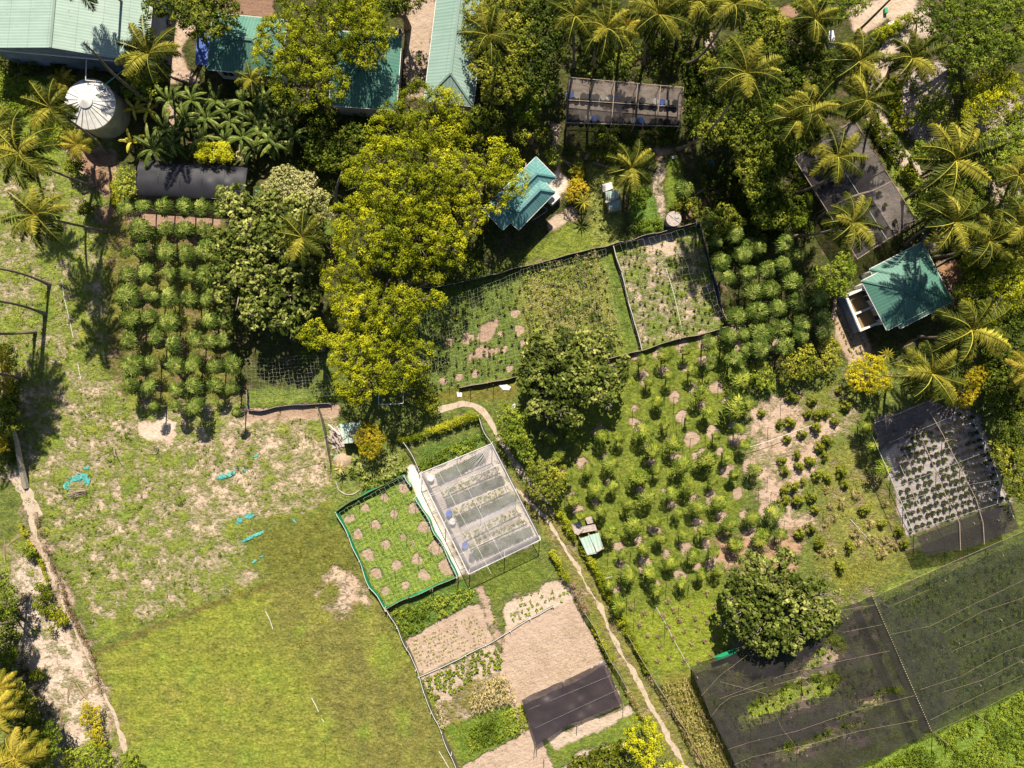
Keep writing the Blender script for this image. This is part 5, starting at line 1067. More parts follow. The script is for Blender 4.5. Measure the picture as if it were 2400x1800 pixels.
tree('bush', 'large bright bush at the bottom edge of the waste land', 'bush', 'I', '470,1590,60 540,1550,50 600,1560,60 540,1620,60 660,1600,60 600,1650,60 710,1640,40 450,1650,50', 2.2, 'leaf_bright', ('I',580,1600), vb=.6)
tree('bush', 'bright bush at the bottom end of the weedy track', 'bush', 'I', '820,1580,35 850,1620,40 830,1670,40 880,1660,25', 1.6, 'leaf_bright', ('I',840,1630), vb=.6)
tree('bush', 'yellow green creeper shrub on the waste land', 'bush', 'I', '570,1290,40 630,1290,35 560,1350,40 610,1350,45 630,1420,40 580,1430,30 650,1490,35 610,1490,25 560,1250,20', 1.1, 'leaf_gold', ('I',600,1370), vb=.3)
tree('bush', 'small dark round bush above the cracked pale ground', 'bush', 'I', '235,1050,26 250,1065,20', .9, Md, ('I',240,1055))
tree('bush', 'small bush casting a round shadow beside the weedy track', 'bush', 'I', '180,245,24 200,265,18', 1.0, 'leaf_bright', ('I',185,255))
tree('bush', 'yellow green weedy shrub left of the track, upper patch', 'bush', 'I', '260,480,30 300,500,30 280,550,35 320,540,25 250,600,30 290,640,30', .8, 'leaf_hedge', ('I',280,550))
tree('bush', 'yellow green weedy shrub left of the track, lower patch', 'bush', 'I', '400,650,25 420,700,30 390,720,25 350,680,25 330,760,30 350,620,25', .8, 'leaf_hedge', ('I',390,690))
tree('bush', 'golden leaved bush cut by the left edge beside the palm shadows', 'bush', 'E', '20,640,40 50,720,35 20,820,50 60,860,30 10,1180,40 20,1240,30', 3.0, 'leaf_orange', ('E',20,760), vb=.5)
tree('tree', 'dark shaggy tree cut by the left edge in the palm shadows', 'tree', 'E', '50,950,50 70,1030,50 40,1100,50 90,1100,35 20,1010,40', 3.5, Dk, ('E',50,1030))
for lab, q in (('spiny dark shrub at the right end of the shadowed cage', '1110,890,35 1140,940,35 1090,950,40 1150,990,30 1120,850,20'), ('small leafy shrub right of the lowest yellow tree', '1030,780,30 1060,830,30 1090,800,22')):
    tree('bush', lab, 'bush', 'F', q, 1.5, Md)
for lab, t, q, z, lf in (('dark tree cut by the top edge between the first two top palms', 'C', '470,-90,90 560,-60,90 640,-110,90', 5.5, Dk), ('dark tree cut by the top edge right of the third palm', 'C', '1000,-90,90 1100,-70,90 1080,40,50', 5.5, Dk),
        ('dark leafy tree at the top edge over the upper end of the sandy alley', 'B', '830,0,80 900,30,70 960,-20,90 870,70,50 1010,-60,90', 6.0, Dk), ('tree cut by the top edge above the fifth top palm', 'C', '1350,-80,90 1440,-100,90 1250,-90,80', 5.5, Dk),
        ('low green tree between the fourth palm trunk and the curved trunk', 'C', '1240,170,45 1270,230,40 1200,200,35', 2.5, Md), ('leafy shrub below the curved palm trunk beside the nursery', 'C', '1230,380,50 1290,420,45 1250,460,45', 2.2, Md),
        ('dark tree right of the reddish leaf litter', 'C', '1680,1330,80 1740,1400,80 1650,1420,60', 3.8, Dk), ('low dark tree above the dense papaya stand', 'C', '1380,1380,60 1440,1430,60 1360,1460,50', 2.6, Dk), ('dark tree left of the pale wavy trunk end', 'D', '60,1330,80 140,1350,70 90,1420,70', 3.6, Dk),
        ('dark shrub in the gap left of the cottage shadow', 'F', '1260,60,60 1330,30,60 1400,80,50 1250,-20,60', 2.4, Dk), ('dark tree between the yellow trees and the pale vine tree', 'B', '560,960,80 620,900,80 650,1010,70 520,1060,60', 4.0, Dk), ('dark shrub in the gloom right of the bananas', 'B', '420,860,80 480,940,70 380,960,60 440,1040,60', 2.8, Dk),
        ('dark tree in the far right gloom below the yellow palm', 'H', '1580,720,60 1640,760,60 1600,800,50', 4.0, Dk), ('bright shrub between the sand road and the leaning palm', 'D', '1060,1010,35 1100,960,40 1130,1020,30', 2.0, 'leaf_bright'), ('dark tree at the right edge above the fringed palm', 'D', '1700,800,50 1750,760,50', 4.0, 'leaf_bright'),
        ('low tree right of the cottage concrete block', 'C', '200,880,40 160,830,40 60,870,50', 3.0, 'leaf_mid'), ('small shrub at the right of the sandy yard', 'D', '1400,860,50 1450,900,45 1380,930,40', 2.2, 'leaf_bright'), ('leafy tree at the right edge between the last two palms', 'D', '1480,1560,60 1400,1600,60 1650,1580,60 1720,1620,60', 3.6, 'leaf_mid')):
    tree('tree', lab, 'tree', t, q, z, lf)
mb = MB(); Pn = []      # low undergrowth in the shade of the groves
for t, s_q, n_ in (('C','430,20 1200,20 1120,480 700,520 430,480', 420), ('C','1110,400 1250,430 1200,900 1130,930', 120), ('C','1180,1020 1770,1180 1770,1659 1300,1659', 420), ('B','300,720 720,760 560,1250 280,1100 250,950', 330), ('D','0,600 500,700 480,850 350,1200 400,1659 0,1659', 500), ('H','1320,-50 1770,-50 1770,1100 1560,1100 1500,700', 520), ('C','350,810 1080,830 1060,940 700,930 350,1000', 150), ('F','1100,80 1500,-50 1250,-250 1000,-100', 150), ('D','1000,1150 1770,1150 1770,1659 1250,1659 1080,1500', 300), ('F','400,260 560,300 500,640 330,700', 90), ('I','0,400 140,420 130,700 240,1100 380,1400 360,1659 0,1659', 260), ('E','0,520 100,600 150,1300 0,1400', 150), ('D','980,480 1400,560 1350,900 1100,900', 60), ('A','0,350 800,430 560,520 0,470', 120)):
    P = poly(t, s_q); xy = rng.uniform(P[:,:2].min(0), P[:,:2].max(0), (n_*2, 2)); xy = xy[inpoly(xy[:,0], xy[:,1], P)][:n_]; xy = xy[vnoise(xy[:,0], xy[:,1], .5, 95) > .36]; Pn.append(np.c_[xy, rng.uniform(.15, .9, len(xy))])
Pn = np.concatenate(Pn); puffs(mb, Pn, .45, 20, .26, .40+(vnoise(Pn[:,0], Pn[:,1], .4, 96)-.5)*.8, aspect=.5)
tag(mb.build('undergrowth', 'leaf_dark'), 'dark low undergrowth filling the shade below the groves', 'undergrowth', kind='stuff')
# ground covering vines of the upper left (leafy mass nobody could count)
mb = MB(); Pn = []
for t, s_q, n_ in (('A', '0,470 130,480 300,560 300,640 420,700 420,900 300,960 120,880 0,860', 900), ('A', '420,760 560,880 500,960 380,960', 60), ('Q4', '760,340 1280,200 1460,830 1340,920 850,960', 620), ('L', '1190,1440 1800,1150 1800,1700 700,1700 900,1600', 900), ('L','820,560 1660,200 1800,160 1800,1080 1180,1380', 420), ('L','-280,1050 500,680 760,600 1050,1350 -80,1700', 320), ('Q3','745,330 1000,190 1330,70 1390,140 770,395', 200), ('J','850,650 1400,470 1420,560 950,810', 260), ('J','1400,1380 1740,1240 1770,1400 1360,1560', 220), ('C','760,1210 890,1210 970,1480 800,1520', 160), ('Q3','150,230 420,300 640,210 650,400 300,560 150,420', 120), ('D','1500,600 1770,700 1770,1000 1500,820', 60), ('C','1290,1200 1770,1260 1770,1640 1300,1620', 200), ('P1','0,0 700,0 600,200 0,420', 90)):
    P = poly(t, s_q); xy = rng.uniform(P[:,:2].min(0), P[:,:2].max(0), (n_*2, 2)); xy = xy[inpoly(xy[:,0], xy[:,1], P)][:n_]
    xy = xy[vnoise(xy[:,0], xy[:,1], .6, 91) > .32]; Pn.append(np.c_[xy, rng.uniform(.12, .4, len(xy))])
Pn = np.concatenate(Pn); puffs(mb, Pn, .33, 14, .17, .45+(vnoise(Pn[:,0], Pn[:,1], .4, 92)-.5)*.8, aspect=.7)
tag(mb.build('ground_vines', 'leaf_bright'), 'tangled green creepers covering open plots and corners', 'ground cover', kind='stuff')
mb = MB(); n_ = 2600; xy = rng.uniform((-55,-26), (-18,24), (n_, 2)); kp = (samp(tuft, xy[:,0], xy[:,1]) > .5) & (vnoise(xy[:,0], xy[:,1], .35, 97) > .5) & (samp(ss, xy[:,0], xy[:,1]) > .25); xy = xy[kp]
puffs(mb, np.c_[xy, rng.uniform(.02, .12, len(xy))], .22, 9, .15, .35+(vnoise(xy[:,0], xy[:,1], .8, 98)-.5)*.9, aspect=.6)
tag(mb.build('weeds', 'leaf_bright'), 'leafy weed clumps scattered over the left sandy field', 'weeds', kind='stuff')
# straw coloured dead vines hanging in the middle string net
mb = MB(); P = poly('Q4', '760,340 1280,200 1440,800 1340,900 880,960'); xy = rng.uniform(P[:,:2].min(0), P[:,:2].max(0), (420, 2)); xy = xy[inpoly(xy[:,0], xy[:,1], P)]; xy = xy[vnoise(xy[:,0], xy[:,1], .7, 93) > .45]
puffs(mb, np.c_[xy, rng.uniform(.8, 1.8, len(xy))], .4, 16, .26, np.full(len(xy), .5), aspect=.15, vs=.5)
tag(mb.build('withered_vines', 'leaf_straw'), 'straw coloured withered vines hanging in the string net', 'vines', kind='stuff')
# ------------------------------------------------------------------ hedges
def hedge(label, t, s, wd, hgt, leaf='leaf_hedge', org_=None, vb=.5):
    p = poly(t, s)[:, :2]; L = np.concatenate([[0], np.cumsum(np.linalg.norm(np.diff(p, axis=0), axis=1))]); n_ = int(L[-1]*wd*14*(.5+hgt))+20
    u = rng.uniform(0, L[-1], n_); x = np.interp(u, L, p[:,0]); y = np.interp(u, L, p[:,1]); dx = np.interp(u, (L[1:]+L[:-1])/2, np.diff(p[:,0])/np.diff(L)); dy = np.interp(u, (L[1:]+L[:-1])/2, np.diff(p[:,1])/np.diff(L))
    lim = wd/2*(.7+.6*vnoise(u, u*0, .8, int(abs(x[0]*5)))); o = rng.uniform(-1, 1, n_); keep = vnoise(u, u*0+3, .5, int(abs(y[0]*5))+2) > .14
    x = x-dy*o*lim; y = y+dx*o*lim; z = hgt*(.35+.6*rng.random(n_))*np.sqrt(np.clip(1.1-o*o, 0, 1)); Pn = np.stack([x, y, z], 1)[keep]
    b = thing('hedge', label, 'hedge', (p[0][0], p[0][1], 0)); pr, K, lf, sp, asp = SPEC[leaf]
    mb = MB(); puffs(mb, Pn, pr, K, lf, vb+(vnoise(Pn[:,0], Pn[:,1], .7, 5)-.5)*.7, aspect=asp); mb.build('foliage', leaf, b, org=(p[0][0], p[0][1], 0))
    for e in np.linspace(0, L[-1], int(L[-1]/1.2)+2):
        mb = MB(); mb.tube([(np.interp(e, L, p[:,0]), np.interp(e, L, p[:,1]), 0), (np.interp(e, L, p[:,0])+.05, np.interp(e, L, p[:,1]), hgt*.7)], .03, 4); mb.build('stem', 'bark', b, org=(p[0][0], p[0][1], 0))
    return b
hedge('long narrow yellow green hedge between the track and the pale tin hutch', 'K', '290,-20 360,90 430,190 500,300 560,400 620,520 680,640 720,720', .75, 1.15)
hedge('short leafy hedge piece on the right side of the track, lower down', 'K', '725,740 790,840 840,950 875,1030', .5, 1.0)
hedge('dry hedge remnant on the right of the track near the maize', 'K', '880,1060 960,1160 1060,1320 1150,1500 1200,1600', .35, .8, 'leaf_straw')
hedge('yellow hedge on the left of the track, upper piece', 'K', '245,240 290,300 330,390 370,440', .5, 1.1)
hedge('brown withered hedge piece on the left of the track', 'K', '370,440 410,490 450,570 480,650', .7, 1.1, 'leaf_dry')
hedge('thin green hedge on the left of the track beside the sandy bed', 'K', '520,730 570,820 600,880 640,950', .4, 1.0)
hedge('lower left track hedge beside the purple film canopy', 'K', '730,1130 780,1200 820,1280 850,1330', .45, .9, 'leaf_straw')
hedge('bright curved hedge above the grassy plot of the greenhouse', 'F', '1110,1140 1220,1110 1330,1060 1450,1030', .75, 1.2, vb=.7)
hedge('shaded thin hedge left of the bright curved hedge', 'F', '930,1190 1010,1180 1100,1160', .5, 1.0)
hedge('hedge closing the sandy yard at the top', 'D', '780,265 870,220 950,170 1030,130', 1.2, 1.3, 'leaf_hedge')
hedge('hedge on the left side of the sand road', 'D', '760,770 820,860 900,960 960,1070 1040,1180 1080,1230', 1.5, 1.4, 'leaf_hedge', vb=.3)
hedge('hedge on the right side of the sand road', 'D', '930,520 900,600 900,680 940,760 990,850', 1.4, 1.4, 'leaf_hedge')
hedge('tall grass strip left of the slanting net, in the gloom', 'D', '330,1280 350,1360 300,1450 330,1500', 1.0, 1.2, 'leaf_bright')
hedge('yellow creeper row along the first papaya row corner', 'A', '735,1180 760,1250 750,1330 780,1300', .7, .5, 'leaf_hedge', vb=.8)
hedge('dry brush line running beside the weedy track at the far left', 'I', '240,0 300,220 380,420 470,650 560,830 620,960 670,1160', .45, .55, 'leaf_dry', vb=.2)
hedge('weedy strip along the left of the weedy track', 'I', '140,80 180,160 220,230 290,350 330,470', .35, .5, 'leaf_hedge', vb=.7)

# ------------------------------------------------------------------ coconut palms
def palm_crown(seed, L=3.75, nf=20, gold=False):
    r = np.random.default_rng(seed); mb = MB(); az0 = r.uniform(0, 6.28)
    for k in range(nf):
        az = az0+k*2.39996+r.normal(0, .15); f = k/nf; e0 = math.radians(62-75*f+r.normal(0, 6)); Lf = L*(.80+.25*math.sin(math.pi*min(1, f+.25)))*r.uniform(.88, 1.1)
        n_ = 9; pts = [np.array([0, 0, .15])]; e = e0; tw = r.normal(0, .05)
        for i in range(n_-1):
            pts.append(pts[-1]+np.array([math.cos(az)*math.cos(e), math.sin(az)*math.cos(e), math.sin(e)])*Lf/(n_-1)); e -= math.radians(9+6*i/n_)*(1 if f < .8 else .8); az += tw
        pts = np.array(pts); mb.tube(pts, np.linspace(.05, .012, n_), 3, 1.0 if r.random() < .8 else .75, cap=False)
        m_ = 44; u = np.linspace(.10, .98, m_); base = np.stack([np.interp(u, np.linspace(0, 1, n_), pts[:,i]) for i in range(3)], 1); d = unit(np.gradient(base, axis=0))
        sd = unit(np.cross(d, [0,0,1.0])); v0 = np.clip(.40-.36*f+r.normal(0, .16)+(.18 if gold else 0)+(.30 if r.random() < .2 else 0), 0.03, .85)
        ll = .85*np.sin(np.pi*np.clip(u*.88+.10, 0, 1))**.6*Lf/3.5
        for s_ in (-1, 1):
            dr = unit(sd*s_+d*.55+np.array([0,0,-.45])+r.normal(0, .14, sd.shape)); nn_ = unit(np.cross(d, dr)); mb.diamonds(base, dr, d, ll*r.uniform(.7, 1.15, m_), .12, np.clip(v0+r.normal(0, .10, m_), 0, 1), droop=.22, wide=.35)
    mc = MB()
    for k in range(7): a = k*.9; c = np.array([.28*math.cos(a), .28*math.sin(a), -.12]); mc.tube([c-[0,0,.12], c, c+[0,0,.12]], [.05,.13,.05], 6)
    ms = MB()
    for k in range(7):
        a = r.uniform(0, 6.28); c = np.array([math.cos(a), math.sin(a), 0]); ms.tube([[0,0,.1], c*.5+[0,0,.15], c*1.0+[0,0,-.15]], [.03,.025,.01], 4, .9)
    return mb.build('fronds', 'leaf_palm_gold' if gold else 'leaf_palm', obj=False), mc.build('coconuts', 'coconut', obj=False), ms.build('fruit_stalks', 'leaf_orange', obj=False)
PC = [palm_crown(i, nf=n_) for i, n_ in ((11, 26), (12, 30), (13, 22), (14, 28), (15, 24), (16, 27))]; PG = [palm_crown(21, gold=True, nf=20), palm_crown(22, gold=True, nf=17)]
def palm(label, t, x, y, z=11.0, base=None, sc_=1.0, kind=None, bend=.06, group='coconut palms', coco=True, stub=False):
    c = w(t, x, y, z); b0 = c*[1,1,0] if base is None else w(base[0], base[1], base[2]); b = thing('coconut_palm', label, 'palm tree', b0, 0, group)
    q = (PG if kind == 'gold' else PC); q = q[int(abs(x*7+y)) % len(q)]
    n_ = 12; u = np.linspace(0, 1, n_); P = b0[None]*(1-u[:,None])+c[None]*u[:,None]; d = unit(np.array([-(c-b0)[1], (c-b0)[0], 0])+[1e-3,1e-3,0]); P = P+d*(np.sin(u*math.pi)*bend*z*(1 if int(x) % 2 else -1))[:,None]
    if base is not None and np.linalg.norm((c-b0)[:2]) > 1.2: P[:,2] = z*(u**1.12)
    rr = np.linspace(.14, .10, n_); rr[0] = .26; rr[1] = .17
    mb = MB(); mb.tube(P, rr, 8); 
    for i in range(1, 40):
        f = i/40; p = np.array([np.interp(f, u, P[:,k]) for k in range(3)]); mb.tube([p-[0,0,.02], p+[0,0,.02]], .01+np.interp(f, u, rr), 8, cap=False)
    mb.build('trunk', 'palm_bark', b, org=b0)
    if not stub:
        cr = bpy.data.objects.new('fronds', q[0]); C.objects.link(cr); cr.parent = b; cr.location = Vector(c-b0); cr.rotation_euler = (rng.normal(0,.08), rng.normal(0,.08), rng.uniform(0, 6.28)); s1 = sc_*rng.uniform(.95, 1.05); cr.scale = (s1,)*3
        for nm, me_ in (('coconuts', q[1]), ('fruit_stalks', q[2])):
            if coco: o = bpy.data.objects.new(nm, me_); C.objects.link(o); o.parent = cr
    return b
pl = lambda *a, **k: palm(*a, **k)
pl('palm partly covering the round water tank on its left', 'A', 330, 700, 10, ('A',690,985), .8)
pl('palm at the left edge with its bare trunk running to the fallen fronds', 'A', 130, 1000, 12, ('A',610,1210), .95)
pl('palm below it whose trunk foot stands beside the first papayas', 'A', 240, 1400, 11.5, ('A',692,1500), .9)
pl('palm between the mint hall and the sandy yard', 'A', 970, 350, 9.5, ('A',1200,530), .92)
pl('palm fronds cut by the left edge above the other left palms', 'A', -10, 830, 10, ('A',200,960), .75)
pl('small yellow palm between hall wall and tank', 'A', 410, 520, 3.0, None, .45, 'gold', coco=False)
pl('young palm right below the round water tank', 'A', 500, 940, 3.5, None, .55, 'gold', coco=False)
pl('small pale palm below the house with the blue awning', 'A', 1630, 520, 5, None, .50, coco=False)
pl('slim palm standing in the citrus mass right of the long mint house', 'B', 1510, 235, 12.5, ('B',1625,600), .75)
pl('palm growing through the large open crowned tree', 'B', 300, 1540, 9.0, ('B',420,1600), .80)
pl('first palm of the top row, trunk foot at the nursery net corner', 'C', 410, 110, 11, ('C',403,430), .88)
pl('second palm of the top row with ragged drooping fronds', 'C', 610, 190, 11, ('C',545,465), .85)
pl('short palm squeezed between the second and third top row palms', 'C', 750, 170, 6, None, .48, 'gold', coco=False)
pl('third and fullest palm of the top row', 'C', 950, 100, 11, ('C',855,410), .95)
pl('fourth palm of the top row cut by the top edge', 'C', 1210, 10, 11, ('C',1070,285), .80)
pl('palm at the top edge with a long trunk curving down left', 'C', 1440, 30, 12.5, ('C',1112,410), .80, bend=.10)
pl('palm on the long leaning trunk over the dark tree', 'C', 1520, 480, 15.5, ('C',1070,968), .92, bend=.07)
pl('low palm standing over a fallen log below the nursery net', 'C', 770, 1090, 4.5, ('C',760,1120), .80)
pl('dark palm left of the small white hut roof at top right', 'D', 410, 130, 9, ('D',400,330), .72)
pl('left palm of the pair above the sand road', 'D', 700, 400, 9.5, None, .88)
pl('right palm of the pair above the sand road', 'D', 1040, 380, 10, ('D',890,490), .85)
pl('palm with yellow fronds over the lower start of the sand road', 'D', 740, 650, 9, ('D',670,770), .85)
pl('palm with a nest of orange fruit stalks left of the slanting net', 'D', 300, 780, 10.5, None, .80)
pl('palm right behind the one with orange fruit stalks', 'D', 400, 700, 11, None, .75)
pl('palm over the upper left end of the slanting net', 'D', 560, 1020, 10, ('D',283,1255), .88, bend=.12)
pl('palm over the lower left end of the slanting net', 'D', 650, 1450, 10.5, ('D',290,1530), .82, bend=.03)
pl('large feathery palm leaning over the end of the sand road', 'D', 1320, 1040, 10, ('D',982,1308), 1.15, bend=.02)
pl('palm above the green cottage with spidery fronds', 'D', 1310, 1440, 11, ('D',1000,1590), .98)
pl('palm next to it, second from the right edge', 'D', 1540, 1560, 9, None, .90)
pl('palm cut by the right edge above the green cottage tree', 'D', 1740, 1470, 9, None, .85)
pl('narrow palm at the right edge with a thin trunk', 'D', 1730, 1140, 8, ('D',1650,1290), .60)
pl('largest palm, right of the green cottage', 'H', 1420, 480, 9, None, 1.15)
pl('palm with brown fronds between the brightest bush and the potted nursery', 'H', 1160, 760, 8, None, 1.02)
pl('yellow palm cut by the right edge beside the gloom', 'H', 1790, 740, 9, ('H',1540,745), .70, 'gold')
pl('bottom left palm with clear yellow ribs', 'I', 110, 1590, 8.5, ('I',400,1395), .95, 'gold')
pl('palm whose crown is cut by the left edge, lower of three golden ones', 'I', -10, 1280, 8.5, ('I',250,1375), .70, 'gold')
pl('golden palm at the left edge above the dark leafy tree', 'I', 10, 1130, 7, ('I',160,1040), .62, 'gold')
for i, (t, bx, by, z, lab) in enumerate((('E',320,185,12,'topmost bare trunk entering from the left edge with a crook at its foot'), ('E',292,375,12,'middle bare trunk entering from the left edge'), ('E',228,490,12,'lowest of the three bare trunks entering from the left edge'), ('E',130,790,9,'short trunk in the dark at the left edge'),
        ('I',180,540,9,'bare trunk entering from the left edge beside the waste land'), ('I',85,708,9,'trunk end poking in under the leafy tree at left'), ('I',242,1130,10,'slanting trunk over the dark leafy tree at lower left'), ('A',962,205,11.5,'dark trunk crossing the mint hall roof from the top edge'))):
    p = src(t, bx, by); f = 1/(1-z/H); palm(lab, 'Z', 1200+(p[0]-1200)*f*1.01, 900+(p[1]-900)*f, z, (t, bx, by), .95, bend=.05)
def bare(label, pts, r0, r1, mat='bark'):
    P = np.array([w(*p) for p in pts]); b = thing('bare_trunk', label, 'tree trunk', (P[0][0], P[0][1], 0)); n_ = 14; u = np.linspace(0, len(P)-1, n_)
    Q = np.stack([np.interp(u, np.arange(len(P)), P[:,k]) for k in range(3)], 1); Q[1:-1] = (Q[:-2]+2*Q[1:-1]+Q[2:])/4
    mb = MB(); mb.tube(Q, np.linspace(r0, r1, n_), 7); mb.build('trunk', mat, b, org=(P[0][0], P[0][1], 0)); return b
bare('long dark leafless trunk leaning over the mint hall roof and the tank', [('A',1010,700,0),('A',870,590,3.5),('A',720,470,7),('A',620,350,10),('A',540,275,12.5)], .20, .07)
bare('pale wavy leafless trunk lying across the slanting net', [('D',430,1415,0),('D',560,1320,2.9),('D',680,1265,3.6),('D',800,1235,4.1),('D',910,1178,4.6)], .16, .08, 'palm_bark')
bare('dark trunk crossing the sand yard at the top right', [('D',680,215,0),('D',760,140,3),('D',840,60,6),('D',920,-20,9)], .15, .09)
bare('thin dark trunk curving at the edge of the top right corner tree', [('D',1065,240,0),('D',1075,160,2),('D',1045,105,3.5)], .10, .05)
bare('broken pale trunk stump lying below the nursery net', [('C',480,1030,.2),('C',505,980,.8),('C',545,952,1.4)], .22, .15, 'palm_bark')
bare('grey fallen log beside the low palm', [('C',750,985,.2),('C',680,930,.3)], .16, .14, 'palm_bark')
bare('short cut log lying under the low palm', [('C',525,1050,.2),('C',620,1080,.3)], .17, .14, 'palm_bark')
bare('fork of a grey dead trunk beside the pale vine tree', [('B',515,1330,0),('B',520,1220,2.5),('B',555,1120,5)], .22, .07, 'bark_pale')
bare('trunk at the right edge beside the topmost tree', [('D',1650,275,.5),('D',1720,240,2),('D',1800,210,4)], .13, .09, 'palm_bark')
bare('thick rooty dead trunk at the far left edge', [('E',170,1500,0),('E',130,1330,1.0),('E',110,1200,2.0),('E',60,1060,3.0)], .36, .16, 'bark_pale')
bare('log beside the reddish earth at the green cottage', [('H',1195,65,.2),('H',1270,20,.3),('H',1330,-5,.3)], .13, .10, 'palm_bark')
for lab, pts in (('leafless sapling left of the dead twig on the weedy slope', [('E',740,1250,0),('E',745,1290,1.0),('E',760,1300,1.6)]), ('leafless forked sapling on the weedy slope', [('E',1030,1250,0),('E',990,1240,1.0),('E',880,1210,1.6)])):
    b = bare(lab, pts, .06, .02, 'bark_pale'); P = w(*pts[0]); mb = MB()
    for k in range(9): a = rng.uniform(0, 6.28); mb.tube([P+[0,0,.4+.1*k], P+[math.cos(a)*.5, math.sin(a)*.5, .9+.1*k]], [.02,.008], 4)
    mb.build('twig', 'bark', b, org=(P[0], P[1], 0))
# ------------------------------------------------------------------ bananas
def banana_mesh(seed, mat='leaf_banana', n=10, L=2.5, wd=.44):
    r = np.random.default_rng(seed); mb = MB()
    for k in range(n):
        az = k*2.399+r.normal(0, .2); e = math.radians(72-50*k/n+r.normal(0, 12)); Lf = L*r.uniform(.65, 1.15); m_ = 12; p = np.array([0,0,0.]); rows = []
        for i in range(m_):
            f = i/(m_-1); wv = wd*.5*(0.08 if i < 2 else math.sin(math.pi*min(1, (f*.9+.08)))**.55)*(r.uniform(.8, 1.05)); d = np.array([math.cos(az)*math.cos(e), math.sin(az)*math.cos(e), math.sin(e)]); sd = np.array([-math.sin(az), math.cos(az), 0])
            rows.append((p+sd*wv-[0,0,wv*.35], p.copy(), p-sd*wv-[0,0,wv*.35])); p = p+d*Lf/(m_-1); e -= math.radians(9+r.uniform(0, 4))
        v = r.uniform(.25, .75)
        for i in range(m_-1):
            a, b_ = rows[i], rows[i+1]; g = .82 if r.random() < .4 else 1.0     # torn segments
            for s_ in (0, 2):
                q2 = b_[1]*(1-g)+b_[s_]*g; mb.add([a[1], a[s_], q2, b_[1]], [(0,1,2,3)], None, np.clip(v+r.normal(0,.12), 0, 1))
        mb.tube([rw[1]+[0,0,.012] for rw in rows], .018, 3, .95, cap=False)
    return mb.build('leaves', mat, obj=False)
BN_ = [banana_mesh(i) for i in (31, 32, 33, 34)]; BY_ = [banana_mesh(35, 'leaf_banana_yellow', 8, 1.9, .42)]
mb = MB(); mb.tube([(0,0,0),(0,0,1.0),(.05,0,2.2)], [.17,.14,.08], 8); BST = mb.build('stem', 'leaf_banana', obj=False)
ban = [('A', float(a), float(c)) for a, c in (q.split(',') for q in '1080,640 1230,630 1390,640 1560,640 1180,740 1330,760 1480,770 1640,780 1060,830 980,950 1110,920 1560,880 1720,880 1290,880 1440,900 1740,690 1620,940'.split())]+[('B', float(a), float(c)) for a, c in (q.split(',') for q in '110,800 200,740 30,700 110,920 230,870 20,830 40,620'.split())]
ban.sort(key=lambda q: src(*q)[1]); rows_ = [ban[0:8], ban[8:16], ban[16:24]]
for ri, rw in enumerate(rows_):
    for i, q in enumerate(sorted(rw, key=lambda q: src(*q)[0])):
        c = w(q[0], q[1], q[2], 2.8); b = thing('banana_plant', f"dark green banana plant, {ORD[i]} from left in the {['top','middle','bottom'][ri]} row above the film tunnel", 'banana plant', (c[0], c[1], 0), rng.uniform(0, 6.28), 'banana plants above the film tunnel')
        o = bpy.data.objects.new('leaves', BN_[(i+ri) % 4]); C.objects.link(o); o.parent = b; o.location = (.05, 0, 2.1); k_ = rng.uniform(.9, 1.15); o.scale = (k_,)*3
        o = bpy.data.objects.new('stem', BST); C.objects.link(o); o.parent = b
for lab, a, c in (('yellow banana plant touching the water tank on its right', 850, 690), ('small yellow banana plant right of the first yellow one', 940, 700), ('yellow star shaped banana plant below the water tank', 830, 905)):
    p = w('A', a, c, 2.2); b = thing('banana_plant', lab, 'banana plant', (p[0], p[1], 0), rng.uniform(0, 6))
    o = bpy.data.objects.new('leaves', BY_[0]); C.objects.link(o); o.parent = b; o.location = (0,0,1.3); o.scale = (.85,)*3
    o = bpy.data.objects.new('stem', BST); C.objects.link(o); o.parent = b; o.scale = (.8,.8,.65)
for lab, t, a, c, k_, z in (('spiky young tree with a star shadow in the vegetable garden', 'C', 465, 1310, .95, 2.2), ('brown star shaped plant on the mound beside the wood pile', 'F', 545, 1375, .7, 1.1), ('yellowish rosette plant behind the brightest bush', 'H', 880, 640, .8, 1.2)):
    mb = MB(); r = np.random.default_rng(int(a))
    for k in range(16):
        az = k*2.4; e = .7-.06*k; d = np.array([math.cos(az)*math.cos(e), math.sin(az)*math.cos(e), math.sin(e)]); sd = np.array([-math.sin(az), math.cos(az), 0]); mb.diamonds([[0,0,0]], [d], [sd], 1.25*k_, .16, r.uniform(.3,.9), droop=.25)
    p = w(t, a, c, z); b = thing('spiky_plant', lab, 'plant', (p[0], p[1], 0)); me_ = mb.build('leaves', 'leaf_straw' if t == 'F' else 'leaf_palm_gold', b, org=(0,0,0)); me_.location = (0,0,z)
    mb = MB(); mb.tube([(0,0,0),(0,0,z)], .07, 6); mb.build('stem', 'bark', b, org=(0,0,0))
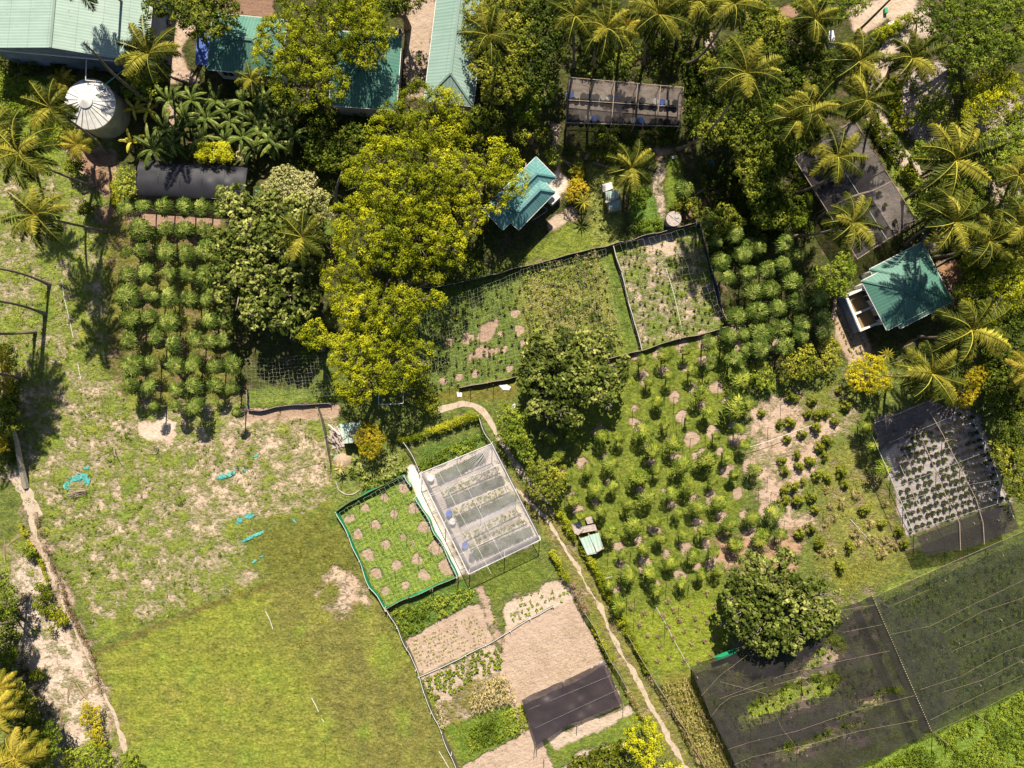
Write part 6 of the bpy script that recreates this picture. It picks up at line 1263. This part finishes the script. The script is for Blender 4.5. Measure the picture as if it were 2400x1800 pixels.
# ------------------------------------------------------------------ papayas
def papaya_crown(seed, mat, n=26, R=1.0, pet=.55, lobes=7, lr=.36):
    r = np.random.default_rng(seed); mb = MB()
    for k in range(n):
        az = k*2.39996+r.normal(0, .12); f = (k+.5)/n; e = math.radians(74-84*f); d = np.array([math.cos(az)*math.cos(e), math.sin(az)*math.cos(e), math.sin(e)*.75]); Lp = (pet+.25*f)*r.uniform(.85, 1.15)*R
        tip = d*Lp; mb.tube([[0,0,0], tip*.5+[0,0,.04], tip], [.022,.018,.014], 3, .95, cap=False)
        nrm = unit(d*.6+np.array([0,0,.75])+r.normal(0, .16, 3)); h = unit(d-nrm*(d@nrm)); b_ = np.cross(nrm, h); v = np.clip(.78-.62*f+r.normal(0, .16), .02, 1)
        an = np.linspace(-2.3, 2.3, lobes)+r.normal(0, .08, lobes); dirs = np.cos(an)[:,None]*h+np.sin(an)[:,None]*b_; sds = -np.sin(an)[:,None]*h+np.cos(an)[:,None]*b_
        LL = lr*R*(1-.22*np.abs(an)/2.3)*r.uniform(.85, 1.15, lobes); mb.diamonds(np.repeat(tip[None], lobes, 0), dirs, sds, LL, LL*.34, np.clip(v+r.normal(0, .10, lobes), 0, 1), droop=.22, wide=.58)
    return mb.build('crown', mat, obj=False)
PD_ = [papaya_crown(i, 'leaf_papaya', 20+i % 5*4, lr=.40+.03*(i % 3)) for i in range(41, 49)]; PY_ = [papaya_crown(i, 'leaf_papaya_young', 17+i % 5*3, lr=.46+.03*(i % 3)) for i in range(51, 59)]
mb = MB(); mb.tube([(0,0,0),(.02,0,.5),(.03,.02,1.0)], [.085,.07,.05], 7)
for k in range(6): a = k*1.05; mb.tube([(.1*math.cos(a),.1*math.sin(a),.80),(.12*math.cos(a),.12*math.sin(a),.88),(.1*math.cos(a),.1*math.sin(a),.96)], [.02,.05,.02], 5)
PST = mb.build('trunk', 'bark_pale', obj=False)
def papaya(q, z, young, label, group):
    z = z*rng.uniform(.88, 1.12); c, r = pap(q, z); b = thing('papaya_tree', label, 'papaya tree', (c[0], c[1], 0), rng.uniform(0, 6.28), group)
    k_ = r/(.90 if not young else .95)*rng.uniform(.85, 1.12); o = bpy.data.objects.new('crown', (PY_ if young else PD_)[int(q[1]*3+q[2]) % 8]); C.objects.link(o); o.parent = b; o.location = (0,0,z-.15); o.scale = (k_*rng.uniform(.85,1.12), k_*rng.uniform(.85,1.12), k_*rng.uniform(.7,1.1)); o.rotation_euler = (rng.normal(0,.17), rng.normal(0,.17), 0)
    o = bpy.data.objects.new('trunk', PST); C.objects.link(o); o.parent = b; o.scale = (1,1,z-.1)
for ri, rw in enumerate(PAP_L):
    for i, q in enumerate(rw): papaya(q, 3.0, False, f"dense papaya tree, {ORD[i]} from the left in the {ORD[ri]} row of the left orchard", 'papaya trees of the left orchard')
def rows_of(L, z, slope, step):
    D_ = {}
    for q in L: p = src(*q[:3]); D_.setdefault(int((p[1]+slope*p[0])//step), []).append((p[0], q))
    return [[q for _, q in sorted(D_[k], key=lambda e: e[0])] for k in sorted(D_)]
for ri, rw in enumerate(rows_of(PAP_D, 3, .27, 46)):
    for i, q in enumerate(rw): papaya(q, 3.1, False, f"tall dark papaya, {ORD[i]} from left in the {ORD[ri]} slanting row of the dense stand", 'tall papaya trees of the dense stand')
for ri, rw in enumerate(rows_of(PAP_Y, 2, .27, 42)):
    for i, q in enumerate(rw): papaya(q, 1.45+q[3]/TL[q[0]][2]*.03, True, f"{'small' if q[3]/TL[q[0]][2] < 16 else 'young'} pale papaya, {ORD[i]} from left in the {ORD[ri]} slanting row of the right orchard", 'young papaya trees of the right orchard')
for lab, q, yg in (('yellow topped papaya at the upper left corner of the potted nursery', ('P4',1300,530,70), True), ('papaya beside the left side wire of the potted nursery', ('P4',1430,850,72), True), ('small yellow papaya between the two papayas at the potted nursery', ('P4',1350,680,50), True),
                ('lone papaya in the vegetable garden above the well', ('C',1120,1225,62), False), ('small papaya in the shade right of the vegetable garden', ('C',1440,1520,50), False), ('dark papaya left of the yellow star shadow, under the trees', ('C',1560,1600,70), False)):
    papaya(q, 2.2, yg, lab, None)
# ------------------------------------------------------------------ bushes of the sandy plot, dead bushes, potted seedlings
def bush_mesh(seed, leaf, R=.5, n_=16, h=.8):
    r = np.random.default_rng(seed); a = r.uniform(0, 6.28, n_); q = r.random(n_)**.5*R; mb = MB(); Pn = np.stack([q*np.cos(a), q*np.sin(a), h*(.3+.7*(1-(q/R)**2))*r.uniform(.6, 1, n_)], 1); pr, K, lf, sp, asp = SPEC[leaf]
    puffs(mb, Pn, pr*.6, K, lf*.8, np.full(n_, .5)+r.normal(0,.15,n_), aspect=asp); f = mb.build('foliage', leaf, obj=False)
    mb = MB(); [mb.tube([(0,0,0), tuple(p*[.5,.5,.5]), tuple(p)], [.03,.02,.01], 4) for p in Pn[:7]]; return f, mb.build('stem', 'bark', obj=False)
BU = [bush_mesh(i, 'leaf_mid', .42, 12, .8) for i in (61,62,63)]; BD = [bush_mesh(i, 'leaf_straw', .45, 14, .6) for i in (64,65)]; BW = [bush_mesh(i, 'leaf_dry', .38, 11, .55) for i in (66,67,68)]
cas = lst('P4', ' '.join(q+',0' for q in '700,310 760,330 480,440 850,450 920,450 990,440 1140,380 625,520 700,510 910,560 1060,510 800,610 680,640 930,700 1000,660 640,810 765,770 980,780 870,820 660,890 780,860 1110,900 920,930 1000,950 810,980 1130,1000 730,1020 990,1040 670,1040 1230,1080 870,1100 1450,1150 770,1120 1120,1150 660,1130 1030,1170 900,1190 1280,1190 1060,1260 990,1300 1330,1310 1430,1300 860,1340 1220,1370 780,1370 930,1450 1460,1430 1170,1490 1350,1430 1510,1490 1600,1470 1240,1460 1420,1540 950,1540 1040,1530 1560,1370 1100,1640 1290,250 880,350 1090,260'.split()))
for ri, rw in enumerate(rows_of(cas, 0, .33, 30)):
    for i, q in enumerate(rw):
        dry = q[2] > 1000 and q[1] > 900 and (ri+i) % 3 > 0; f, s_ = (BD if dry else BU)[(ri+i) % 2]; c = w(*q[:3], .5); k_ = rng.uniform(.8, 1.3)
        place('garden_bush', f"{'straw coloured' if dry else 'feathery green'} bush, {ORD[i]} from left in the {ORD[ri]} slanting row of the sandy plot", 'bush', [('foliage', f), ('stem', s_)], (c[0], c[1]+.25, 0), rng.uniform(0, 6.28), 'bushes of the sandy plot', k_)
dead = lst('K', ' '.join(q+',0' for q in '825,720 878,795 945,800 1045,630 975,670 1010,740 960,865 1015,940 1120,960 1210,965 1235,650 1185,680 1260,710 1200,755 1115,770 1250,830 1315,810 1160,850 1010,570 1140,600 1310,615 1260,525 855,655 770,610 1080,690 1040,810 940,960 760,780 1290,930'.split()))
for ri, rw in enumerate(rows_of(dead, 0, .27, 32)):
    for i, q in enumerate(rw):
        f, s_ = BW[(ri+i) % 3]; c = w(*q[:3]); place('dead_bush', f"grey brown dead bush, {ORD[i]} from left in the {ORD[ri]} row below the right orchard", 'bush', [('foliage', f), ('stem', s_)], (c[0], c[1], 0), rng.uniform(0, 6.28), 'dead bushes below the right orchard', rng.uniform(.55, .95))
mb = MB(); mb.tube([(0,0,0),(0,0,.22),(0,0,.24)], [.17,.20,.20], 10); POT = mb.build('grow_bag', 'plastic_black', obj=False); SE = []
for i in (71, 72, 73):
    mb = MB(); r = np.random.default_rng(i)
    for k in range(16): az = k*2.4; e = 1.2-.06*k; d = np.array([math.cos(az)*math.cos(e), math.sin(az)*math.cos(e), math.sin(e)]); mb.diamonds([[0,0,.24]], [d], [[-math.sin(az), math.cos(az), 0]], r.uniform(.25,.42), .14, r.uniform(.1,.7), droop=.2)
    SE.append(mb.build('seedling', 'leaf_mid', obj=False))
RG = poly('Q2', '330,800 420,600 560,470 640,470 900,370 1000,290 1140,330 1260,620 1400,960 1510,1200 1000,1370 640,1470 460,1500 400,1150'); n_pot = 0
for j in range(18):
    cnt = 0
    for i in range(-12, 22):
        a = 680+61.5*i+21*j*-1+(31 if j % 2 else 0)*0+rng.normal(0, 5); c = 1415-20.5*i-77*j+rng.normal(0, 5)
        if rng.random() < .05: continue
        p = w('Q2', a, c)
        if inpoly(np.array(p[0]), np.array(p[1]), RG) and n_pot < 230:
            place('potted_seedling', f"potted seedling, {ORD[min(cnt,19)]} from left in the {ORD[j]} row up under the thin net", 'potted plant', [('grow_bag', POT), ('seedling', SE[(i+j) % 3])], p, rng.uniform(0, 6.28), 'potted seedlings under the thin net', rng.uniform(.9, 1.25)); cnt += 1; n_pot += 1
for j in range(6):
    for i in range(7):
        f = (i+.5)/7; g_ = (j+.5)/6; p = (SH2[3]*(1-f)+SH2[2]*f)*(1-g_)+(SH2[0]*(1-f)+SH2[1]*f)*g_
        if g_ > .62 and f < .5: continue
        place('potted_seedling', f"potted seedling under the slanting net, {ORD[i]} along the {ORD[j]} row", 'potted plant', [('grow_bag', POT), ('seedling', SE[(i+j) % 3])], (p[0]+rng.normal(0,.1), p[1]+rng.normal(0,.1), 0), rng.uniform(0, 6.28), 'potted seedlings under the slanting net', rng.uniform(1.0, 1.5))
# ------------------------------------------------------------------ row crops (tiny, uncountable)
def rows(name, label, t, s, ang, gap, step, leaf, size, v=.5, k=5, h=.08, miss=.15, z0=.01, cat='crop', up=.6):
    P = poly(t, s)[:, :2]; a = math.atan2(ang[1], ang[0]); u = np.array([math.cos(a), math.sin(a)]); n_ = np.array([-u[1], u[0]]); U = P@u; Nn = P@n_
    A, B = np.meshgrid(np.arange(U.min(), U.max(), step), np.arange(Nn.min(), Nn.max(), gap)); A = A.ravel()+rng.normal(0, step*.25, A.size); B = B.ravel()+rng.normal(0, gap*.07, A.size)
    xy = A[:,None]*u+B[:,None]*n_; kp = inpoly(xy[:,0], xy[:,1], P) & (rng.random(len(xy)) > miss); xy = xy[kp]; m_ = len(xy); az = rng.uniform(0, 6.28, m_*k); e = rng.uniform(.15, 1.3, m_*k)*up+.1
    d = np.stack([np.cos(az)*np.cos(e), np.sin(az)*np.cos(e), np.sin(e)], 1); sd = np.stack([-np.sin(az), np.cos(az), az*0], 1); c = np.repeat(np.c_[xy, np.full(m_, z0+h*.3)], k, 0); c[:,2] += rng.uniform(0, h, m_*k)
    mb = MB(); mb.diamonds(c, d, sd, rng.uniform(.7, 1.3, m_*k)*size, size*(.5 if leaf not in ('leaf_straw','leaf_feather') else .22), np.clip(v+rng.normal(0, .2, m_*k), 0, 1), droop=.1)
    return tag(mb.build(name, leaf), label, cat, kind='stuff')
R1_ = (1, .41)
rows('seedling_rows', 'rows of tiny seedlings in the sandy bed beside the squash', 'J', '990,850 1300,690 1430,660 1520,820 1080,1030', R1_, .42, .22, 'leaf_mid', .15, .7, 4, miss=.45)
rows('seedling_rows', 'faint rows of sprouts in the widest sandy bed', 'K', '-40,900 460,700 590,940 60,1180', R1_, .30, .16, 'leaf_straw', .12, .55, 3, .03, miss=.3)
rows('seedling_rows', 'faint rows of sprouts in the bottom sandy bed', 'J', '1360,1650 1770,1440 1930,1430 2040,1660', R1_, .35, .18, 'leaf_straw', .11, .5, 3, .03, miss=.4)
rows('seedling_rows', 'seedling rows in the sand plot beside the twin basin', 'H', '560,290 640,380 760,590 640,680 540,420', (.45,-.9), .55, .3, 'leaf_mid', .2, .5, 5, miss=.25)
rows('squash_plants', 'leafy squash plants scattered on the sandy bed', 'J', '1070,1070 1290,980 1440,890 1560,860 1620,1000 1400,1090 1300,1180 1180,1220 1090,1150', R1_, .55, .42, 'leaf_bright', .30, .5, 16, .25, miss=.35)
rows('squash_plants', 'young squash plants on the pale bed beside the track', 'K', '-180,720 10,560 330,430 385,540 0,740', R1_, .6, .5, 'leaf_bright', .24, .6, 9, .15, miss=.45)
rows('maize_plants', 'ripe straw coloured maize standing in rows', 'J', '1390,1100 1620,1010 1690,1190 1460,1280 1400,1240', R1_, .42, .22, 'leaf_straw', .40, .75, 7, 1.1, miss=.15, up=1.0)
rows('maize_plants', 'withered maize at the left corner of the beds', 'J', '1160,1210 1200,1200 1240,1380 1200,1380', R1_, .4, .25, 'leaf_straw', .38, .7, 7, 1.0, miss=.2, up=1.0)
rows('maize_plants', 'long strip of dry maize between track and torn net', 'K', '960,1080 1140,1060 1220,1240 1330,1440 1400,1659 1250,1659 1120,1420 1010,1230', (.42,-.9), .40, .2, 'leaf_straw', .36, .42, 6, .8, miss=.2, up=1.0)
rows('maize_plants', 'dark green maize block left of the bottom yellow trees', 'K', '420,1560 720,1460 750,1600 700,1700 300,1700', R1_, .45, .25, 'leaf_mid', .45, .4, 9, .8, miss=.15, up=1.0)
rows('garden_herbs', 'thin herb rows in the vegetable garden beside the hutches', 'C', '530,1100 620,1150 610,1500 560,1600 530,1400', (0,1), .7, .35, 'leaf_feather', .38, .6, 14, .3, miss=.3)
rows('garden_herbs', 'pale feathery cassava clumps beside the orange bush', 'Q3', '140,220 260,240 260,300 430,300 640,220 650,380 300,560 250,420 150,330', R1_, .75, .6, 'leaf_feather', .50, .65, 26, .5, miss=.15)
rows('garden_herbs', 'light feathery plants above the upper nursery net', 'C', '430,350 640,350 640,480 430,490', R1_, .8, .6, 'leaf_feather', .45, .6, 20, .5, miss=.3)
rows('garden_crops', 'small dark crop plants in rows under the left string net', 'Q4', '60,640 740,400 860,1000 80,1150', (1,-.28), .95, .75, 'leaf_mid', .26, .35, 16, .35, miss=.25)
rows('garden_crops', 'small crop plants in rows under the vine garden string net', 'Q4', '760,360 1320,210 1450,850 870,980', (1,-.28), 1.0, .7, 'leaf_pale', .24, .45, 14, .4, miss=.25)
rows('garden_crops', 'small crop plants in rows in the sandy right net garden', 'Q4', '1390,190 1940,50 2140,700 1575,860', (1,-.28), .95, .7, 'leaf_mid', .22, .45, 14, .25, miss=.2)
rows('garden_crops', 'vegetable rows showing dimly under the huge right net', 'L', '830,580 1700,220 1800,1060 1190,1370', (1,.42), 1.1, .8, 'leaf_bright', .28, .4, 14, .35, miss=.3)
rows('garden_crops', 'vegetable rows showing dimly under the huge torn net', 'L', '-330,1060 500,720 780,600 1080,1350 -60,1700', (1,.36), 1.2, .8, 'leaf_bright', .28, .4, 14, .35, miss=.4)
# vegetable beds under the clear film
for i, (s_q, g_) in enumerate((('910,420 1320,230 1350,290 940,500', 1), ('960,560 1450,340 1480,400 980,620', 0), ('1000,640 1490,430 1520,490 1020,690', 1), ('1060,720 1540,510 1565,570 1080,790', 0), ('1090,800 1590,590 1620,650 1120,860', 1), ('1140,960 1640,700 1670,760 1170,1010', 0), ('1200,1020 1690,800 1720,850 1220,1080', 0), ('1240,1090 1740,880 1770,940 1270,1170', 1))):
    P = poly('Q3', s_q)[:, :2]; b = thing('vegetable_bed', f"{'leafy green' if g_ else 'sandy half empty'} raised bed, {ORD[i]} from the top under the clear film", 'garden bed', (*P.mean(0), 0), 0, 'raised beds under the clear film')
    mb = MB(); mb.prism(P, 0.008, .22); mb.build('soil', 'soil_heap' if g_ else 'bed_sand', b, org=(*P.mean(0), 0))
    mb = MB(); n_ = 800 if g_ else 90; a = rng.random((n_, 2)); xy = (P[0]*(1-a[:,:1])+P[1]*a[:,:1])*(1-a[:,1:])+(P[3]*(1-a[:,:1])+P[2]*a[:,:1])*a[:,1:]
    puffs(mb, np.c_[xy, np.full(n_, .28)], .14, 6, .16, np.full(n_, .35 if g_ else .6)); mb.build('plants', 'leaf_dark' if g_ else 'leaf_bright', b, org=(*P.mean(0), 0))
for i, (a, c) in enumerate(((870,450),(1030,760),(1060,830),(1170,1040),(1230,1140))):
    p = w('Q3', a, c); mb = MB(); mb.tube([(0,0,0),(0,0,.3),(0,0,.55)], [.30,.34,.34], 14); o = mb.build('bucket', ['white_sack','blue_plastic','white_sack','blue_plastic','plastic_black'][i]); o.location = (p[0], p[1], 0); tag(o, ['pale tub in the upper left corner under the clear film','blue tub beside the fourth film bed','pale tub beside the fifth film bed','blue tub beside the seventh film bed','black tub beside the lowest film bed'][i], 'tub')
# ------------------------------------------------------------------ small things lying about
def flatscrap(name, label, cat, t, s, z, mat, th=.03):
    P = poly(t, s, z); c = P.mean(0)
    if mat == 'teal_cloth': tag(sheet(name, mat, P, z*.7, .10, .06, (), None, (0,0,0), seed=int(abs(c[0]*9)), wr=.09, torn=.44), label, cat); return
    mb = MB(); mb.prism(P, max(.0, z-th), z+rng.uniform(-.03, .06, len(P))); tag(mb.build(name, mat), label, cat)
flatscrap('tarp_scrap', 'crumpled teal tarpaulin ring on the weedy slope', 'tarpaulin', 'E', '400,1490 440,1440 490,1415 560,1410 585,1450 570,1490 540,1500 545,1460 500,1455 450,1470 440,1520 415,1510', .18, 'teal_cloth')
flatscrap('tarp_scrap', 'small teal scrap above the crumpled teal tarpaulin', 'tarpaulin', 'E', '535,1365 580,1358 570,1385 540,1382', .12, 'teal_cloth')
flatscrap('tarp_scrap', 'curled teal scrap on the sandy field', 'tarpaulin', 'E', '1395,1440 1440,1410 1500,1400 1530,1365 1535,1390 1510,1425 1460,1440 1410,1455', .10, 'teal_cloth')
flatscrap('tarp_scrap', 'tiny teal scrap right of the curled one', 'tarpaulin', 'E', '1565,1390 1595,1378 1598,1395 1570,1405', .08, 'teal_cloth')
flatscrap('tarp_scrap', 'smallest teal scrap above the curled one', 'tarpaulin', 'E', '1632,1290 1665,1283 1672,1300 1640,1303', .08, 'teal_cloth')
flatscrap('tarp_scrap', 'flat light blue sheet half buried in the sandy field', 'tarpaulin', 'I', '1515,60 1550,30 1600,10 1640,0 1650,25 1600,55 1530,85', .10, 'teal_cloth')
flatscrap('tarp_scrap', 'long thin teal strip below the light blue sheet', 'tarpaulin', 'I', '1562,185 1640,145 1740,105 1745,118 1650,165 1570,200', .09, 'teal_cloth')
flatscrap('tarp_scrap', 'thin teal strip at the edge of the brown grass', 'tarpaulin', 'I', '1632,325 1670,295 1715,275 1718,283 1675,308 1640,335', .09, 'teal_cloth')
flatscrap('tarp_scrap', 'teal strip nearest the left corner of the round bed garden', 'tarpaulin', 'J', '230,50 300,20 350,0 355,15 320,38 260,75', .09, 'teal_cloth')
flatscrap('tarp_scrap', 'small teal patch in the brown grass below that strip', 'tarpaulin', 'J', '228,180 255,178 258,198 235,203', .09, 'teal_cloth')
flatscrap('tarp_scrap', 'teal scrap on the mound beside the wood pile', 'tarpaulin', 'F', '500,1300 520,1278 550,1282 530,1305', .12, 'teal_cloth')
flatscrap('plastic_sheet', 'grey plastic sheet lying below the net garden wall', 'plastic sheet', 'F', '1570,835 1625,830 1655,850 1640,870 1600,868', .08, 'white_sack')
flatscrap('plastic_sheet', 'small whitish sheet lying beside the path fence', 'plastic sheet', 'F', '1300,880 1335,885 1335,915 1305,912', .07, 'white_sack')
flatscrap('crate', 'white crate lying by the green yellow bush', 'crate', 'F', '1645,985 1675,955 1688,970 1660,1000', .45, 'plaster_white', .4)
flatscrap('hut_roof', 'small white roof sheet between the dark palm and the yard', 'roof', 'D', '500,200 545,195 550,300 505,315', 2.2, 'white_sack', .06)
flatscrap('plastic_sheet', 'white scrap on the sand yard at the top right', 'plastic sheet', 'D', '885,150 930,130 950,155 900,175', .07, 'white_sack')
flatscrap('plastic_sheet', 'bright green small box on the sand yard', 'box', 'D', '868,50 888,48 890,80 870,82', .4, 'green_plastic', .35)
flatscrap('plastic_sheet', 'blue sheet lying in the gloom under the dark trees', 'plastic sheet', 'C', '1265,1045 1310,1040 1320,1065 1275,1075', .12, 'blue_plastic')
flatscrap('sack', 'white sack beside the mound under the leaning palm', 'sack', 'C', '1038,1012 1056,1010 1057,1027 1040,1027', .25, 'white_sack', .2)
flatscrap('crate', 'small brown crate on the sandy yard beside the hall', 'crate', 'A', '1082,110 1100,112 1102,128 1085,128', .4, 'timber', .35)
flatscrap('crate', 'second small brown crate just below the first on the yard', 'crate', 'A', '1088,133 1102,134 1103,150 1089,150', .4, 'timber', .35)
flatscrap('plastic_sheet', 'teal sheet corner at the right end of the film tunnel', 'tarpaulin', 'A', '1640,1215 1680,1250 1670,1275 1645,1285', .5, 'teal_cloth', .4)
# stick pile under the teal tarpaulin, fallen fronds
def heap(name, label, cat, t, x, y, n_, L, mat, sp, ang=None, z=.05):
    p = w(t, x, y); b = thing(name, label, cat, (p[0], p[1], 0))
    mb = MB()
    for i in range(n_):
        a = rng.uniform(0, 3.14) if ang is None else rng.normal(ang, .2); o = np.array([rng.normal(0, sp), rng.normal(0, sp*.7), z+.02*i]); d = np.array([math.cos(a), math.sin(a), rng.normal(0,.06)])*L*rng.uniform(.5, 1)/2
        mb.tube([o-d, o+rng.normal(0,.04,3), o+d], .025, 4)
    mb.build('sticks', mat, b, org=(0,0,0))
heap('stick_pile', 'bundle of brown sticks below the crumpled teal tarpaulin', 'sticks', 'E', 510, 1530, 26, 2.2, 'dead_wood', .22, .25)
heap('stick_pile', 'small pile of twigs left of the first papaya row', 'sticks', 'A', 650, 1370, 40, .7, 'dead_wood', .45)
def fallen(label, t, x, y, az, L=2.6, mat='leaf_dry'):
    p = w(t, x, y); b = thing('fallen_frond', label, 'fallen frond', (p[0], p[1], 0), az); mb = MB(); u = np.linspace(0, 1, 24); base = np.stack([u*L, .15*np.sin(u*3), .12-.08*u], 1); d = unit(np.gradient(base, axis=0)); sd = np.cross(d, [0,0,1.0])
    mb.tube(base, .03, 4, .9)
    for s_ in (-1, 1): mb.diamonds(base[3:], unit(sd*s_*.5+d*.9)[3:], np.array([[0,0,1.0]])*.3+d[3:]*.3+sd[3:]*.6, .55*np.sin(np.pi*u[3:]*.9+.2), .07, rng.uniform(.3, .9, 21))
    mb.build('leaflets', mat, b, org=(0,0,0))
for i, (t, x, y, az, lab) in enumerate((('A',620,1060,-.5,'uppermost dry frond in the heap below the tank'),('A',570,1100,-.2,'longest dry frond in the heap below the tank'),('A',590,1140,-.7,'lowest dry frond in the heap below the tank'),('A',640,1100,.3,'dry frond pointing right in the heap below the tank'),
    ('I',440,1230,1.3,'pinkish dry frond on the cracked pale ground'),('I',520,1220,.7,'dry frond right of the pinkish one'),('I',590,1230,2.2,'dry frond nearest the weedy track'),('I',400,1400,1.5,'dry frond lying lowest on the waste land'),('I',40,330,1.6,'brown frond at the left edge above the bare trunk'),('I',60,210,.6,'brown frond pointing up right near the weedy track'),
    ('H',900,700,.1,'brown frond lying right of the brightest bush'),('H',910,760,-.3,'lower brown frond right of the brightest bush'),('H',960,620,.6,'pale frond behind the brown palm'),('D',1600,1230,.9,'dry frond hanging below the narrow right palm'),('C',1180,1270,.4,'brown frond in the reddish litter'),('C',1270,1300,-1.2,'curled brown frond in the reddish litter'))):
    fallen(lab, t, x, y, az)
# pipes and hoses
def hose(label, t, s, r=.03, mat='white_pipe', z=.06, name='pipe'):
    P = poly(t, s, z); mb = MB(); n_ = len(P)*6; u = np.linspace(0, len(P)-1, n_); Q = np.stack([np.interp(u, np.arange(len(P)), P[:,k]) for k in range(3)], 1)
    for _ in range(3): Q[1:-1] = (Q[:-2]+2*Q[1:-1]+Q[2:])/4
    mb.tube(Q, r, 5); tag(mb.build(name, mat), label, 'pipe')
hose('long white pipe lying down the left weed slope', 'E', '400,150 412,250 440,370 475,530')
hose('short end of the white pipe further down the slope', 'E', '505,700 515,760 525,800')
hose('white pipe slanting across the sandy cassava plot', 'P4', '300,712 420,680 560,635 720,575 870,520', .025, z=.9)
hose('thin pipe lying right of the cassava plot centre', 'P4', '1170,1250 1260,1350 1320,1415', .03)
hose('short white rod at the left of the mown field', 'J', '62,645 90,700 110,760', .03)
hose('white rod in the middle of the brown grass', 'J', '360,1205 385,1250 405,1295', .035)
hose('bent white rod below the middle one', 'J', '425,1340 440,1360', .03)
hose('white rod at the bottom end of the brown grass', 'J', '1185,1550 1215,1600 1250,1659', .035)
hose('thin wire from the sandy field to the wood pile', 'F', '150,1440 250,1390 350,1355 425,1340', .02, 'dead_wood')
hose('curved pale stone edging of the round mound', 'Q3', '25,480 50,560 110,600 180,600 240,560', .07, 'concrete', .06, 'edging')
hose('thin line lying down through the grass of dead bushes', 'K', '930,610 1000,730 1060,850 1150,1010', .025)
hose('curved hose end beside the first papaya row', 'A', '740,1150 715,1210 690,1250 665,1265', .03, 'concrete')
hose('short pale timber lying by the sloping hedge in the orchard', 'P3', '480,1150 560,1125', .06, 'pallet_wood')
hose('wire running along the sandy garden to the hutch', 'C', '165,1320 240,1360 130,1430', .02)
hose('long thin irrigation line in the sandy right net garden', 'Q4', '1750,320 1800,480 1855,720', .025, z=.8)
# mound with the brown star plant
p = w('F', 560, 1330); mb = MB(); a = np.linspace(0, 2*math.pi, 20, endpoint=False); rg = []
for f, z in ((1, .012), (.7, .25), (.3, .42)): rg += [(p[0]+1.0*f*math.cos(q)*(1+.1*math.sin(3*q)), p[1]+.9*f*math.sin(q), z) for q in a]
mb.add(rg+[(p[0], p[1], .45)], [(k*20+i, k*20+(i+1)%20, (k+1)*20+(i+1)%20, (k+1)*20+i) for k in range(2) for i in range(20)], [(40+i, 40+(i+1)%20, 60) for i in range(20)]); tag(mb.build('soil_mound', 'soil_heap', smooth=True), 'small brown earth mound with a star shaped plant beside the wood pile', 'mound')
print('objects', len(bpy.data.objects), 'faces', sum(len(o.data.polygons) for o in bpy.data.objects if o.type == 'MESH'))
